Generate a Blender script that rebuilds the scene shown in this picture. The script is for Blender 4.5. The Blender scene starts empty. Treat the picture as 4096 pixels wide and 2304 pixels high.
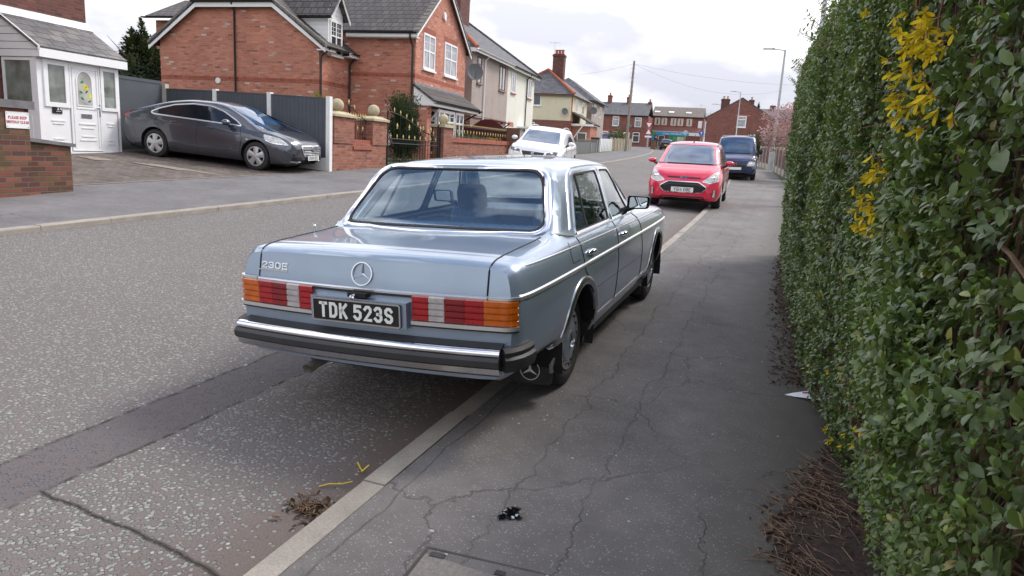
import bpy, bmesh, math, random
import numpy as np
from mathutils import Vector, Matrix
from mathutils.bvhtree import BVHTree
random.seed(7)
R_ = math.radians
sc = bpy.context.scene
COL = sc.collection

# ------------------------------------------------------------------ camera, sky, sun, exposure
cam_d = bpy.data.cameras.new('camera'); cam = bpy.data.objects.new('camera', cam_d); COL.objects.link(cam)
cam_d.sensor_width = 36.0; cam_d.lens = 36.0*2800/4096; cam_d.clip_start = 0.05; cam_d.clip_end = 3000
def cam_matrix(yaw, pitch, roll):
    Rz = Matrix.Rotation(yaw, 3, 'Z'); Rx = Matrix.Rotation(pitch, 3, 'X'); Ry = Matrix.Rotation(roll, 3, 'Y')
    return (Rz @ Rx @ Ry @ Matrix.Rotation(R_(90), 3, 'X')).to_4x4()
cam.matrix_world = cam_matrix(R_(20.63), R_(-10.98), R_(-3.24))
sc.camera = cam
SUN_EL, SUN_AZ = R_(48), R_(38)           # azimuth from +Y towards +X
wd = bpy.data.worlds.new('World'); sc.world = wd; wd.use_nodes = True
def build_world():
    nt = wd.node_tree; N = nt.nodes; L = nt.links; N.clear()
    out = N.new('ShaderNodeOutputWorld'); bg = N.new('ShaderNodeBackground'); bg.inputs[1].default_value = 0.12
    sky = N.new('ShaderNodeTexSky'); sky.sky_type = 'NISHITA'; sky.sun_disc = False
    sky.sun_elevation = SUN_EL; sky.sun_rotation = SUN_AZ; sky.dust_density = 2.0
    tc = N.new('ShaderNodeTexCoord'); mp = N.new('ShaderNodeMapping'); mp.inputs['Scale'].default_value = (1, 1, 2.6)
    n1 = N.new('ShaderNodeTexNoise'); n1.inputs['Scale'].default_value = 1.7; n1.inputs['Detail'].default_value = 9; n1.inputs['Roughness'].default_value = .52
    n2 = N.new('ShaderNodeTexNoise'); n2.inputs['Scale'].default_value = 3.1; n2.inputs['Detail'].default_value = 7
    r1 = N.new('ShaderNodeValToRGB'); r1.color_ramp.elements[0].position = .40; r1.color_ramp.elements[0].color = (0, 0, 0, 1)
    r1.color_ramp.elements[1].position = .56; r1.color_ramp.elements[1].color = (1, 1, 1, 1)
    r2 = N.new('ShaderNodeValToRGB'); r2.color_ramp.elements[0].position = .42; r2.color_ramp.elements[0].color = (5.9, 6.0, 6.8, 1)
    r2.color_ramp.elements[1].position = .56; r2.color_ramp.elements[1].color = (9.6, 9.6, 9.8, 1)
    mx = N.new('ShaderNodeMix'); mx.data_type = 'RGBA'
    L.new(tc.outputs['Generated'], mp.inputs[0]); L.new(mp.outputs[0], n1.inputs[0]); L.new(mp.outputs[0], n2.inputs[0])
    L.new(n2.outputs[0], r2.inputs[0])
    sz = N.new('ShaderNodeSeparateXYZ'); L.new(tc.outputs['Generated'], sz.inputs[0])
    el = N.new('ShaderNodeMapRange'); el.inputs[1].default_value = .25; el.inputs[2].default_value = .75; el.inputs[3].default_value = .16; el.inputs[4].default_value = -.05; L.new(sz.outputs[2], el.inputs[0])
    ad = N.new('ShaderNodeMath'); ad.operation = 'ADD'; L.new(n1.outputs[0], ad.inputs[0]); L.new(el.outputs[0], ad.inputs[1]); L.new(ad.outputs[0], r1.inputs[0])
    L.new(r1.outputs[0], mx.inputs[0]); L.new(sky.outputs[0], mx.inputs[6]);
    br = N.new('ShaderNodeMapRange'); br.inputs[1].default_value = .05; br.inputs[2].default_value = .65; br.inputs[3].default_value = .52; br.inputs[4].default_value = 1.15; L.new(sz.outputs[2], br.inputs[0])
    cs = N.new('ShaderNodeVectorMath'); cs.operation = 'SCALE'; L.new(r2.outputs[0], cs.inputs[0]); L.new(br.outputs[0], cs.inputs['Scale']); L.new(cs.outputs[0], mx.inputs[7])
    L.new(mx.outputs[2], bg.inputs[0]); L.new(bg.outputs[0], out.inputs[0])
build_world()
sun_d = bpy.data.lights.new('sun', 'SUN'); sun = bpy.data.objects.new('sun', sun_d); COL.objects.link(sun)
sun_d.energy = 1.3; sun_d.angle = R_(14); sun_d.color = (1, .95, .88)
_sd = Vector((math.sin(SUN_AZ)*math.cos(SUN_EL), math.cos(SUN_AZ)*math.cos(SUN_EL), math.sin(SUN_EL)))
sun.rotation_euler = _sd.to_track_quat('Z', 'Y').to_euler()
sc.view_settings.view_transform = 'Standard'; sc.view_settings.look = 'None'; sc.view_settings.gamma = 1
sc.view_settings.use_curve_mapping = False; sc.view_settings.exposure = 0.98
sc.cycles.max_bounces = 6; sc.cycles.diffuse_bounces = 3; sc.cycles.glossy_bounces = 3; sc.cycles.transparent_max_bounces = 10

# ------------------------------------------------------------------ mesh building
class MB:
    def __init__(s): s.v = []; s.f = []
    def add(s, vs, fs):
        o = len(s.v); s.v += [tuple(p) for p in vs]; s.f += [tuple(i+o for i in f) for f in fs]; return s
    def quad(s, a, b, c, d): return s.add([a, b, c, d], [(0, 1, 2, 3)])
    def poly(s, pts): return s.add(pts, [tuple(range(len(pts)))])
    def box(s, x0, x1, y0, y1, z0, z1):
        return s.add([(x, y, z) for z in (z0, z1) for y in (y0, y1) for x in (x0, x1)],
                     [(0, 2, 3, 1), (4, 5, 7, 6), (0, 1, 5, 4), (2, 6, 7, 3), (0, 4, 6, 2), (1, 3, 7, 5)])
    def obox(s, c, dx, dy, dz, M):      # oriented box: half sizes along the columns of M
        M = Matrix(M) if not isinstance(M, Matrix) else M
        c = Vector(c); o = len(s.v)
        t = MB().box(-dx, dx, -dy, dy, -dz, dz)
        return s.add([c + M @ Vector(p) for p in t.v], t.f)
    def prism(s, poly, vec):            # flat polygon swept by a vector
        n = len(poly); vec = Vector(vec); a = [Vector(p) for p in poly]
        nrm = Vector((0, 0, 0))
        for i in range(n): nrm += a[i].cross(a[(i+1) % n])
        if nrm.dot(vec) > 0: a = a[::-1]
        b = [p+vec for p in a]
        return s.add(a+b, [tuple(range(n)), tuple(range(2*n-1, n-1, -1))] + [(i, i+n, (i+1) % n+n, (i+1) % n) for i in range(n)])
    def tube(s, pts, r, n=8, cap=True, closed=False):
        P = [Vector(p) for p in pts]; m = len(P); rr = r if isinstance(r, (list, tuple)) else [r]*m
        vs = []; ref = None
        for i in range(m):
            if closed: t = P[(i+1) % m]-P[i-1]
            else: t = P[min(i+1, m-1)]-P[max(i-1, 0)]
            if t.length < 1e-9: t = Vector((0, 0, 1))
            t.normalize()
            if ref is None: ref = Vector((0, 0, 1)) if abs(t.z) < .9 else Vector((1, 0, 0))
            u = t.cross(ref)
            if u.length < 1e-6: u = t.cross(Vector((1, 0, 0)))
            u.normalize(); w = u.cross(t); ref = w
            for k in range(n):
                a = 2*math.pi*k/n; vs.append(P[i]+(u*math.cos(a)+w*math.sin(a))*rr[i])
        fs = []
        for i in range(m if closed else m-1):
            j = (i+1) % m
            for k in range(n): fs.append((i*n+k, i*n+(k+1) % n, j*n+(k+1) % n, j*n+k))
        if cap and not closed: fs += [tuple(range(n-1, -1, -1)), tuple((m-1)*n+k for k in range(n))]
        return s.add(vs, fs)
    def sweep(s, pts, prof, up=(0, 0, 1), closed=False, cap=True, ups=None):   # prof: (out, up) pairs, a closed loop
        P = [Vector(p) for p in pts]; m = len(P); n = len(prof); vs = []
        for i in range(m):
            t = (P[(i+1) % m]-P[i-1]) if closed else (P[min(i+1, m-1)]-P[max(i-1, 0)])
            t.normalize(); w = Vector(ups[i] if ups else up); o = t.cross(w); o.normalize(); w = o.cross(t)
            for a, b in prof: vs.append(P[i]+o*a+w*b)
        fs = []
        for i in range(m if closed else m-1):
            j = (i+1) % m
            for k in range(n): fs.append((i*n+k, j*n+k, j*n+(k+1) % n, i*n+(k+1) % n))
        if cap and not closed: fs += [tuple(range(n)), tuple((m-1)*n+k for k in range(n-1, -1, -1))]
        return s.add(vs, fs)
    def lathe(s, prof, c, ax=0, n=32):   # prof: (radius, along) pairs about axis ax through c
        vs = []; m = len(prof)
        for k in range(n):
            a = 2*math.pi*k/n
            for r, h in prof:
                p = [0, 0, 0]; p[ax] = h; p[(ax+1) % 3] = r*math.cos(a); p[(ax+2) % 3] = r*math.sin(a)
                vs.append((c[0]+p[0], c[1]+p[1], c[2]+p[2]))
        fs = []
        for k in range(n):
            j = (k+1) % n
            for i in range(m-1): fs.append((k*m+i, k*m+i+1, j*m+i+1, j*m+i))
        return s.add(vs, fs)
    def sphere(s, c, r, n=16, m=10, sq=(1, 1, 1)):
        vs = [(c[0]+r*sq[0]*math.sin(math.pi*i/m)*math.cos(2*math.pi*k/n), c[1]+r*sq[1]*math.sin(math.pi*i/m)*math.sin(2*math.pi*k/n), c[2]+r*sq[2]*math.cos(math.pi*i/m)) for i in range(m+1) for k in range(n)]
        return s.add(vs, [(i*n+k, (i+1)*n+k, (i+1)*n+(k+1) % n, i*n+(k+1) % n) for i in range(m) for k in range(n)])
    def grid(s, rows, closed=False):
        m = len(rows); n = len(rows[0]); vs = [p for r in rows for p in r]
        return s.add(vs, [(i*n+k, i*n+k+1, (i+1)*n+k+1, (i+1)*n+k) for i in range(m-1) for k in range(n-1)])
    def build(s, name, mat, parent=None, origin=None, smooth=False, ang=40):
        me = bpy.data.meshes.new(name)
        vs = s.v if origin is None else [(p[0]-origin[0], p[1]-origin[1], p[2]-origin[2]) for p in s.v]
        me.from_pydata([tuple(p) for p in vs], [], s.f); me.validate(); me.update()
        uv_world(me, origin)
        o = bpy.data.objects.new(name, me); COL.objects.link(o)
        if mat: me.materials.append(mat)
        if parent: o.parent = parent
        if smooth: shade(me, ang)
        return o
def shade(me, ang=40):
    me.polygons.foreach_set('use_smooth', [True]*len(me.polygons))
    try: me.set_sharp_from_angle(angle=R_(ang))
    except Exception: pass
def uv_world(me, origin=None):           # metres along each face: u level, v up the face
    n = len(me.loops)
    if not n: return
    lay = me.uv_layers.new(name='UVMap')
    co = np.empty(len(me.vertices)*3, np.float32); me.vertices.foreach_get('co', co); co = co.reshape(-1, 3).astype(np.float64)
    if origin is not None: co = co+np.array(origin)
    vi = np.empty(n, np.int32); me.loops.foreach_get('vertex_index', vi)
    nr = np.empty(len(me.polygons)*3, np.float32); me.polygons.foreach_get('normal', nr); nr = nr.reshape(-1, 3)
    lt = np.empty(len(me.polygons), np.int32); me.polygons.foreach_get('loop_total', lt)
    pi = np.repeat(np.arange(len(lt)), lt); N = nr[pi].astype(np.float64)
    u = np.stack([-N[:, 1], N[:, 0], np.zeros(n)], 1); l = np.linalg.norm(u, axis=1); flat = l < .12
    u[~flat] /= l[~flat, None]; u[flat] = (1, 0, 0)
    v = np.cross(N, u); v[flat] = (0, 1, 0)
    p = co[vi]; uv = np.stack([(p*u).sum(1), (p*v).sum(1)], 1)
    lay.data.foreach_set('uv', uv.astype(np.float32).ravel())

def empty(name, loc=(0, 0, 0), rz=0.0, label=None, cat=None, group=None, kind=None):
    o = bpy.data.objects.new(name, None); COL.objects.link(o); o.location = loc; o.rotation_euler = (0, 0, rz)
    o.empty_display_size = .2
    return tag(o, label, cat, group, kind)
def tag(o, label=None, cat=None, group=None, kind=None):
    if label: o['label'] = label
    if cat: o['category'] = cat
    if group: o['group'] = group
    if kind: o['kind'] = kind
    return o
def struct(o): o['kind'] = 'structure'; return o
def copy_tree(o, parent=None):
    c = o.copy(); COL.objects.link(c); c.parent = parent
    for ch in list(o.children): copy_tree(ch, c)
    return c

# ------------------------------------------------------------------ materials
MATS = {}
class NT:
    def __init__(s, name):
        s.m = bpy.data.materials.new(name); s.m.use_nodes = True; s.t = s.m.node_tree; s.N = s.t.nodes; s.L = s.t.links
        s.b = s.N.get('Principled BSDF'); s.out = s.N.get('Material Output')
    def n(s, typ, **kw):
        x = s.N.new('ShaderNode'+typ)
        for k, v in kw.items():
            if k.startswith('i_'):
                k = k[2:]; k = int(k) if k.isdigit() else k.replace('_', ' ')
                x.inputs[k].default_value = v
            else: setattr(x, k, v)
        return x
    def l(s, a, b): s.L.new(a, b)
    def set(s, **kw):
        for k, v in kw.items(): s.b.inputs[k.replace('_', ' ')].default_value = v
    def uv(s, obj=False):
        return s.n('TexCoord').outputs['Object' if obj else 'UV']
    def noise(s, vec, scale, detail=4, rough=.55):
        x = s.n('TexNoise', i_Scale=scale, i_Detail=detail, i_Roughness=rough)
        if vec is not None: s.l(vec, x.inputs['Vector'])
        return x.outputs[0]
    def ramp(s, fac, stops, const=False):
        r = s.n('ValToRGB'); cr = r.color_ramp
        if const: cr.interpolation = 'CONSTANT'
        while len(cr.elements) < len(stops): cr.elements.new(.5)
        for e, (p, c) in zip(cr.elements, stops):
            e.position = p; e.color = tuple(c)+(1,) if len(c) == 3 else c
        s.l(fac, r.inputs[0]); return r.outputs[0]
    def mix(s, fac, a, b, mode='MIX'):
        m = s.n('Mix', data_type='RGBA', blend_type=mode)
        for val, i in ((fac, 0), (a, 6), (b, 7)):
            if hasattr(val, 'links'): s.l(val, m.inputs[i])
            else: m.inputs[i].default_value = val if i == 0 else (tuple(val)+(1,) if len(val) == 3 else val)
        return m.outputs[2]
    def math(s, op, a, b=0.0, c=0.0):
        m = s.n('Math', operation=op)
        for i, v in enumerate((a, b, c)):
            if hasattr(v, 'links'): s.l(v, m.inputs[i])
            else: m.inputs[i].default_value = v
        return m.outputs[0]
    def bump(s, h, strength=.5, dist=.01):
        b = s.n('Bump', i_Strength=strength, i_Distance=dist); s.l(h, b.inputs['Height']); s.l(b.outputs[0], s.b.inputs['Normal']); return b
    def col(s, c): s.l(c, s.b.inputs['Base Color'])
G3 = lambda v: (v, v, v)
def plain(name, c, rough=.6, metal=0.0, var=.12, scale=6.0, coat=0.0, spec=.5, bump=0.0):
    if name in MATS: return MATS[name]
    t = NT(name); o = t.uv(True)
    n = t.noise(o, scale, 5, .6)
    lo = tuple(x*(1-var) for x in c); hi = tuple(min(1, x*(1+var)) for x in c)
    t.col(t.ramp(n, [(.3, lo), (.7, hi)])); t.set(Roughness=rough, Metallic=metal, Coat_Weight=coat, Coat_Roughness=.04)
    t.b.inputs['Specular IOR Level'].default_value = spec
    if bump: t.bump(t.noise(o, scale*6, 3), bump, .01)
    MATS[name] = t.m; return t.m
def brick_mat(name, c1, c2, c3, mortar, white=0.0, w=.225, h=.075, ms=.011, stain=None, rough=.85, dark=.08, moss=None):
    t = NT(name); uv = t.uv(); b = t.n('TexBrick', i_Scale=1.0, i_Mortar_Size=ms, i_Mortar_Smooth=.25, i_Bias=0.0, i_Brick_Width=w, i_Row_Height=h)
    b.inputs['Color1'].default_value = (0, 0, 0, 1); b.inputs['Color2'].default_value = (1, 1, 1, 1); b.inputs['Mortar'].default_value = (.5, .5, .5, 1)
    t.l(uv, b.inputs['Vector'])
    dk = tuple(x*.45 for x in c3)
    st = [(0, dk), (dark, c1), (.45, c2), (.8, c3), (.97, c1)]
    if white: st.append((1-white, (.62, .55, .5)))
    col = t.ramp(b.outputs['Color'], st)
    n = t.noise(uv, 1.2, 5); n2 = t.noise(uv, 55, 4)
    col = t.mix(.55, col, t.ramp(n2, [(.25, G3(.55)), (.75, G3(1.3))]), 'MULTIPLY')
    col = t.mix(.5, col, t.ramp(n, [(.3, G3(.62)), (.7, G3(1.2))]), 'MULTIPLY')
    mfac = b.outputs['Fac']
    col = t.mix(mfac, col, mortar)
    if moss:
        g = t.noise(uv, 2.3, 6, .65); col = t.mix(t.ramp(g, [(.48, G3(0)), (.66, G3(.75))]), col, moss)
    t.col(col); t.set(Roughness=rough)
    hgt = t.math('SUBTRACT', t.math('MULTIPLY', n2, .35), mfac)
    t.bump(hgt, .8, .008); MATS[name] = t.m; return t.m
def tile_mat(name, c1, c2, w=.3, h=.28, ms=.012, moss=None, rough=.75, bumpd=.03):
    t = NT(name); uv = t.uv(); b = t.n('TexBrick', i_Scale=1.0, i_Mortar_Size=ms, i_Mortar_Smooth=.4, i_Brick_Width=w, i_Row_Height=h)
    b.inputs['Color1'].default_value = (0, 0, 0, 1); b.inputs['Color2'].default_value = (1, 1, 1, 1); b.inputs['Mortar'].default_value = (0, 0, 0, 1)
    t.l(uv, b.inputs['Vector']); n = t.noise(uv, 3, 6, .65); n2 = t.noise(uv, 40, 4)
    col = t.ramp(b.outputs['Color'], [(.1, c1), (.9, c2)])
    col = t.mix(.7, col, t.ramp(n, [(.3, G3(.6)), (.72, G3(1.35))]), 'MULTIPLY')
    col = t.mix(.4, col, t.ramp(n2, [(.3, G3(.6)), (.7, G3(1.3))]), 'MULTIPLY')
    if moss: col = t.mix(t.ramp(t.noise(uv, 2.1, 7, .7), [(.56, G3(0)), (.68, G3(.8))]), col, moss)
    col = t.mix(b.outputs['Fac'], col, tuple(x*.25 for x in c1)); t.col(col); t.set(Roughness=rough)
    sv = t.n('SeparateXYZ'); t.l(uv, sv.inputs[0])
    saw = t.math('FRACT', t.math('DIVIDE', sv.outputs[1], h))
    t.bump(t.math('SUBTRACT', t.math('MULTIPLY', saw, -.8), t.math('MULTIPLY', b.outputs['Fac'], .3)), .9, bumpd)
    MATS[name] = t.m; return t.m
def paint_mat(name, c, metal=.55, rough=.32, coat=1.0, dirt=.0):
    t = NT(name); o = t.uv(True); n = t.noise(o, 2.5, 5)
    col = t.ramp(n, [(.3, tuple(x*.93 for x in c)), (.7, tuple(min(1, x*1.07) for x in c))])
    if dirt:
        sv = t.n('SeparateXYZ'); t.l(o, sv.inputs[0])
        col = t.mix(t.math('MULTIPLY', t.ramp(t.noise(o, 7, 6, .7), [(.4, G3(0)), (.75, G3(1))]), dirt), col, (.20, .18, .16))
    t.col(col); t.set(Metallic=metal, Roughness=rough, Coat_Weight=coat, Coat_Roughness=.03)
    MATS[name] = t.m; return t.m
def glass_mat(name, tint=(.82, .88, .90), ior=1.5, gloss=(1, 1, 1)):
    t = NT(name); t.N.remove(t.b)
    tr = t.n('BsdfTransparent'); tr.inputs[0].default_value = tint+(1,)
    gl = t.n('BsdfGlossy'); gl.inputs['Color'].default_value = gloss+(1,); gl.inputs['Roughness'].default_value = .015
    ge = t.n('NewGeometry'); ib = t.n('MapRange', i_3=ior, i_4=1/ior); t.l(ge.outputs['Backfacing'], ib.inputs[0])
    fr = t.n('Fresnel'); t.l(ib.outputs[0], fr.inputs['IOR']); mx = t.n('MixShader')
    t.l(fr.outputs[0], mx.inputs[0]); t.l(tr.outputs[0], mx.inputs[1]); t.l(gl.outputs[0], mx.inputs[2]); t.l(mx.outputs[0], t.out.inputs[0])
    MATS[name] = t.m; return t.m
def dark_glass(name, c=(.02, .03, .04), rough=.04, spec=.8):
    t = NT(name); o = t.uv(True)
    t.col(t.ramp(t.noise(o, 3, 4), [(.3, tuple(x*.6 for x in c)), (.7, tuple(x*1.4 for x in c))]))
    t.set(Roughness=rough, Coat_Weight=.6, Coat_Roughness=.02); t.b.inputs['Specular IOR Level'].default_value = spec
    w = t.noise(o, 1.3, 2); t.bump(w, .05, .03)
    MATS[name] = t.m; return t.m
M = MATS
plain('white_upvc', (.80, .80, .80), .35, var=.03, coat=.2); plain('white_paint', (.78, .78, .76), .5, var=.06)
plain('black_plastic', (.018, .018, .02), .45, var=.2); plain('black_gutter', (.02, .02, .022), .4, var=.2)
plain('rubber', (.022, .021, .021), .8, var=.25, scale=20); plain('chrome', (.80, .80, .82), .09, 1.0, var=.03)
plain('bright_trim', (.88, .88, .88), .28, .9, var=.03); plain('dull_chrome', (.62, .62, .63), .25, 1.0, var=.08); plain('alloy', (.52, .52, .53), .35, .8, var=.12)
plain('iron_black', (.012, .012, .013), .5, .3, var=.2); plain('gold_paint', (.62, .48, .20), .4, .3, var=.12)
plain('galvanised', (.42, .43, .44), .5, .6, var=.15, scale=3); plain('concrete_post', (.46, .42, .35), .9, var=.18, scale=9, bump=.3)
plain('cap_stone', (.44, .38, .25), .85, var=.22, scale=7, bump=.4); plain('dark_void', (.008, .008, .009), .8, var=.2)
plain('plate_white', (.72, .73, .70), .4, var=.03); plain('plate_yellow', (.75, .52, .05), .4, var=.03); plain('plate_black', (.010, .010, .011), .3, var=.1)
plain('ink_black', (.02, .02, .02), .5, var=.05); plain('letter_silver', (.72, .72, .70), .35, .2, var=.03)
glass_mat('house_glass_clear', (.60, .66, .62)); dark_glass('house_glass', (.035, .04, .042)); dark_glass('car_glass', (.028, .072, .145), .02, .55)  # car_glass: reflected sky painted in as a blue base colour
dark_glass('side_glass', (.012, .016, .020), .02, .6); plain('curtain', (.55, .53, .50), .9, var=.15, scale=9)
plain('lead_flashing', (.22, .23, .25), .6, .2, var=.2); plain('terracotta', (.42, .12, .06), .8, var=.2)
plain('bark', (.16, .11, .075), .9, var=.35, scale=22, bump=.5)

# ground height (camera at z = 0, standing on the right-hand pavement)
SL = .0285
def curve(y): return -.0012*max(0.0, y-8)**2 if y < 100 else -.0012*92**2
KR, KL, BL = -1.66, -7.95, -11.1
def zRp(y): return -1.60+SL*y
def zRr(y): return -1.668+SL*y
def zLr(y): return -1.362+SL*y
def zLp(y): return -1.30+SL*y
def zLb(y): return -1.195+SL*y
def gz(x, y):
    if y > 125: y = 125
    q = x-curve(y)
    if q >= KR: return zRp(y)
    if q >= KL: s = (q-KL)/(KR-KL); return zLr(y)*(1-s)+zRr(y)*s
    if q >= BL: s = (q-BL)/(KL-BL); return zLb(y)*(1-s)+zLp(y)*s
    return zLb(y)+.065*min(6.0, BL-q)
# ------------------------------------------------------------------ ground
def ground_mats():
    # chip-sealed road
    t = NT('road_chippings'); uv = t.uv(); sv = t.n('SeparateXYZ'); t.l(uv, sv.inputs[0]); X, Y = sv.outputs[0], sv.outputs[1]
    wob = t.noise(uv, 3.0, 4); wob2 = t.noise(uv, 14, 3)
    def band(v, lo, hi, soft):          # 1 inside lo..hi
        a = t.n('MapRange', i_1=lo-soft, i_2=lo+soft); t.l(v, a.inputs[0]); b = t.n('MapRange', i_1=hi-soft, i_2=hi+soft, i_3=1.0, i_4=0.0); t.l(v, b.inputs[0])
        return t.math('MULTIPLY', a.outputs[0], b.outputs[0])
    xw = t.math('ADD', X, t.math('MULTIPLY', t.math('SUBTRACT', wob, .5), .10))
    yw = t.math('ADD', Y, t.math('MULTIPLY', t.math('SUBTRACT', wob, .5), .10))
    v = t.n('TexVoronoi', i_Scale=50.0, i_Randomness=1.0); t.l(uv, v.inputs['Vector'])
    v2 = t.n('TexVoronoi', i_Scale=110.0); t.l(uv, v2.inputs['Vector'])
    cs = t.n('SeparateColor'); t.l(v.outputs['Color'], cs.inputs[0])
    wear = t.noise(uv, 1.1, 5, .6)
    thr = t.math('ADD', cs.outputs[0], t.math('MULTIPLY', t.math('SUBTRACT', wear, .5), .9))
    trench = band(xw, -3.2, -2.82, .012); trench = t.math('MULTIPLY', trench, band(Y, 1.75, 400, .03))
    cut = t.math('MULTIPLY', band(t.math('ADD', yw, t.math('MULTIPLY', X, .09)), 1.662, 1.678, .008), band(X, -2.85, -1.78, .02))
    seam = t.math('MAXIMUM', band(xw, -3.215, -3.195, .008), band(xw, -2.83, -2.812, .008)); seam = t.math('MULTIPLY', seam, t.ramp(wob2, [(.35, G3(0)), (.6, G3(.8))]))
    seam = t.math('MULTIPLY', seam, band(Y, 1.75, 400, .03))
    gut = t.n('MapRange', i_1=-2.12, i_2=-1.72); t.l(t.math('ADD', X, t.math('MULTIPLY', t.math('SUBTRACT', wear, .5), .9)), gut.inputs[0]); gutter = gut.outputs[0]
    thr = t.math('SUBTRACT', thr, t.math('MULTIPLY', gutter, .75)); thr = t.math('SUBTRACT', thr, t.math('MULTIPLY', trench, .25))
    stone = t.math('MULTIPLY', t.ramp(thr, [(.24, G3(0)), (.32, G3(1))]), t.ramp(v.outputs['Distance'], [(.42, G3(1)), (.56, G3(0))]))
    sc_ = t.ramp(cs.outputs[1], [(0, (.18, .175, .165)), (.5, (.235, .236, .218)), (.95, (.285, .285, .262)), (1, (.42, .41, .39))])
    sc_ = t.mix(trench, sc_, (.125, .12, .13))
    fine = t.noise(uv, 120, 4); bc = t.ramp(fine, [(.3, (.11, .091, .087)), (.7, (.18, .155, .147))])
    bc = t.mix(t.ramp(v2.outputs['Distance'], [(.25, G3(.5)), (.5, G3(0))]), bc, (.19, .18, .165))
    bc = t.mix(t.math('MULTIPLY', trench, .5), bc, (.085, .070, .072)); bc = t.mix(t.math('MULTIPLY', gutter, .6), bc, (.115, .082, .064))
    col = t.mix(stone, bc, sc_); col = t.mix(.5, col, t.ramp(t.noise(uv, .35, 5, .6), [(.3, G3(.82)), (.7, G3(1.15))]), 'MULTIPLY')
    col = t.mix(t.math('MAXIMUM', t.math('MULTIPLY', cut, .9), seam), col, (.022, .017, .014))
    t.col(col); t.set(Roughness=.82); t.b.inputs['Specular IOR Level'].default_value = .35
    h = t.math('ADD', t.math('MULTIPLY', stone, .8), t.math('MULTIPLY', fine, .35)); h = t.math('SUBTRACT', h, t.math('MULTIPLY', t.math('MAXIMUM', cut, seam), 1.5))
    t.bump(h, 1.0, .010); M['road'] = t.m
    # asphalt pavement
    def asphalt(name, base, cracks):
        t = NT(name); uv = t.uv(); sv = t.n('SeparateXYZ'); t.l(uv, sv.inputs[0]); X, Y = sv.outputs[0], sv.outputs[1]
        f1 = t.noise(uv, 170, 4, .7); big = t.noise(uv, .9, 6, .62); mid = t.noise(uv, 6, 5, .6)
        col = t.ramp(f1, [(.28, tuple(x*.62 for x in base)), (.62, tuple(x*1.22 for x in base)), (.8, tuple(x*1.7 for x in base))])
        col = t.mix(.8, col, t.ramp(big, [(.3, G3(.72)), (.7, G3(1.32))]), 'MULTIPLY'); col = t.mix(.5, col, t.ramp(mid, [(.3, G3(.75)), (.7, G3(1.2))]), 'MULTIPLY')
        v = t.n('TexVoronoi', i_Scale=95.0); t.l(uv, v.inputs['Vector']); cs = t.n('SeparateColor'); t.l(v.outputs['Color'], cs.inputs[0])
        patch = t.ramp(t.noise(uv, 2.4, 5, .65), [(.45, G3(.90)), (.66, G3(.62))])
        sp = t.math('MULTIPLY', t.math('GREATER_THAN', cs.outputs[0], patch), t.ramp(v.outputs['Distance'], [(.3, G3(1)), (.45, G3(0))]))
        col = t.mix(t.math('MULTIPLY', sp, .6), col, (.36, .35, .33))
        wp = t.n('TexNoise', i_Scale=2.2, i_Detail=5.0, i_Roughness=.65); t.l(uv, wp.inputs['Vector'])
        wv = t.n('VectorMath', operation='SCALE'); wv.inputs['Scale'].default_value = .42; t.l(wp.outputs['Color'], wv.inputs[0])
        wa = t.n('VectorMath', operation='ADD'); t.l(uv, wa.inputs[0]); t.l(wv.outputs[0], wa.inputs[1])
        ve = t.n('TexVoronoi', feature='DISTANCE_TO_EDGE', i_Scale=.85); t.l(wa.outputs[0], ve.inputs['Vector'])
        ck = t.ramp(ve.outputs['Distance'], [(.002, G3(1)), (.007, G3(0))]); ck = t.math('MULTIPLY', ck, t.ramp(t.noise(uv, 1.3, 3), [(.42, G3(0)), (.58, G3(1))]))
        for x0, amp in cracks:
            ww = t.n('TexNoise', noise_dimensions='1D', i_Scale=1.6, i_Detail=6.0, i_Roughness=.62); t.l(t.math('ADD', Y, x0*7), ww.inputs['W'])
            d = t.math('ABSOLUTE', t.math('SUBTRACT', t.math('SUBTRACT', X, x0), t.math('MULTIPLY', t.math('SUBTRACT', ww.outputs[0], .5), amp)))
            c = t.ramp(d, [(.002, G3(1)), (.007, G3(0))]); ck = t.math('MAXIMUM', ck, t.math('MULTIPLY', c, t.ramp(t.noise(uv, 4.3, 4), [(.30, G3(.35)), (.6, G3(1))])))
        col = t.mix(t.math('MULTIPLY', t.ramp(t.noise(uv, 5.5, 6, .7), [(.60, G3(0)), (.74, G3(.7))]), .6), col, (.17, .125, .10))
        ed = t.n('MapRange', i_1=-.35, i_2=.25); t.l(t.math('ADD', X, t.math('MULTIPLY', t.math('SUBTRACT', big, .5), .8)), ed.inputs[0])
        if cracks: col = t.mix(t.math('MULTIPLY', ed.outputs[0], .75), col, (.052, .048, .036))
        col = t.mix(t.math('MULTIPLY', ck, .50), col, (.034, .032, .024)); t.col(col); t.set(Roughness=.88); t.b.inputs['Specular IOR Level'].default_value = .3
        t.bump(t.math('SUBTRACT', t.math('MULTIPLY', f1, .5), ck), .7, .006); M[name] = t.m
    asphalt('asphalt_near', (.158, .146, .140), [(-.98, .35), (-.66, .30), (-1.45, .12)])
    asphalt('asphalt_far', (.15, .142, .144), [])
    # kerb stone
    t = NT('kerb_stone'); uv = t.uv(); n = t.noise(uv, 90, 4, .7); n2 = t.noise(uv, 3.5, 5, .6)
    col = t.ramp(n, [(.3, (.245, .215, .18)), (.7, (.38, .345, .30))]); col = t.mix(.7, col, t.ramp(n2, [(.3, G3(.65)), (.7, G3(1.2))]), 'MULTIPLY')
    t.col(col); t.set(Roughness=.9); t.bump(n, .5, .004); M['kerb'] = t.m
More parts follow.
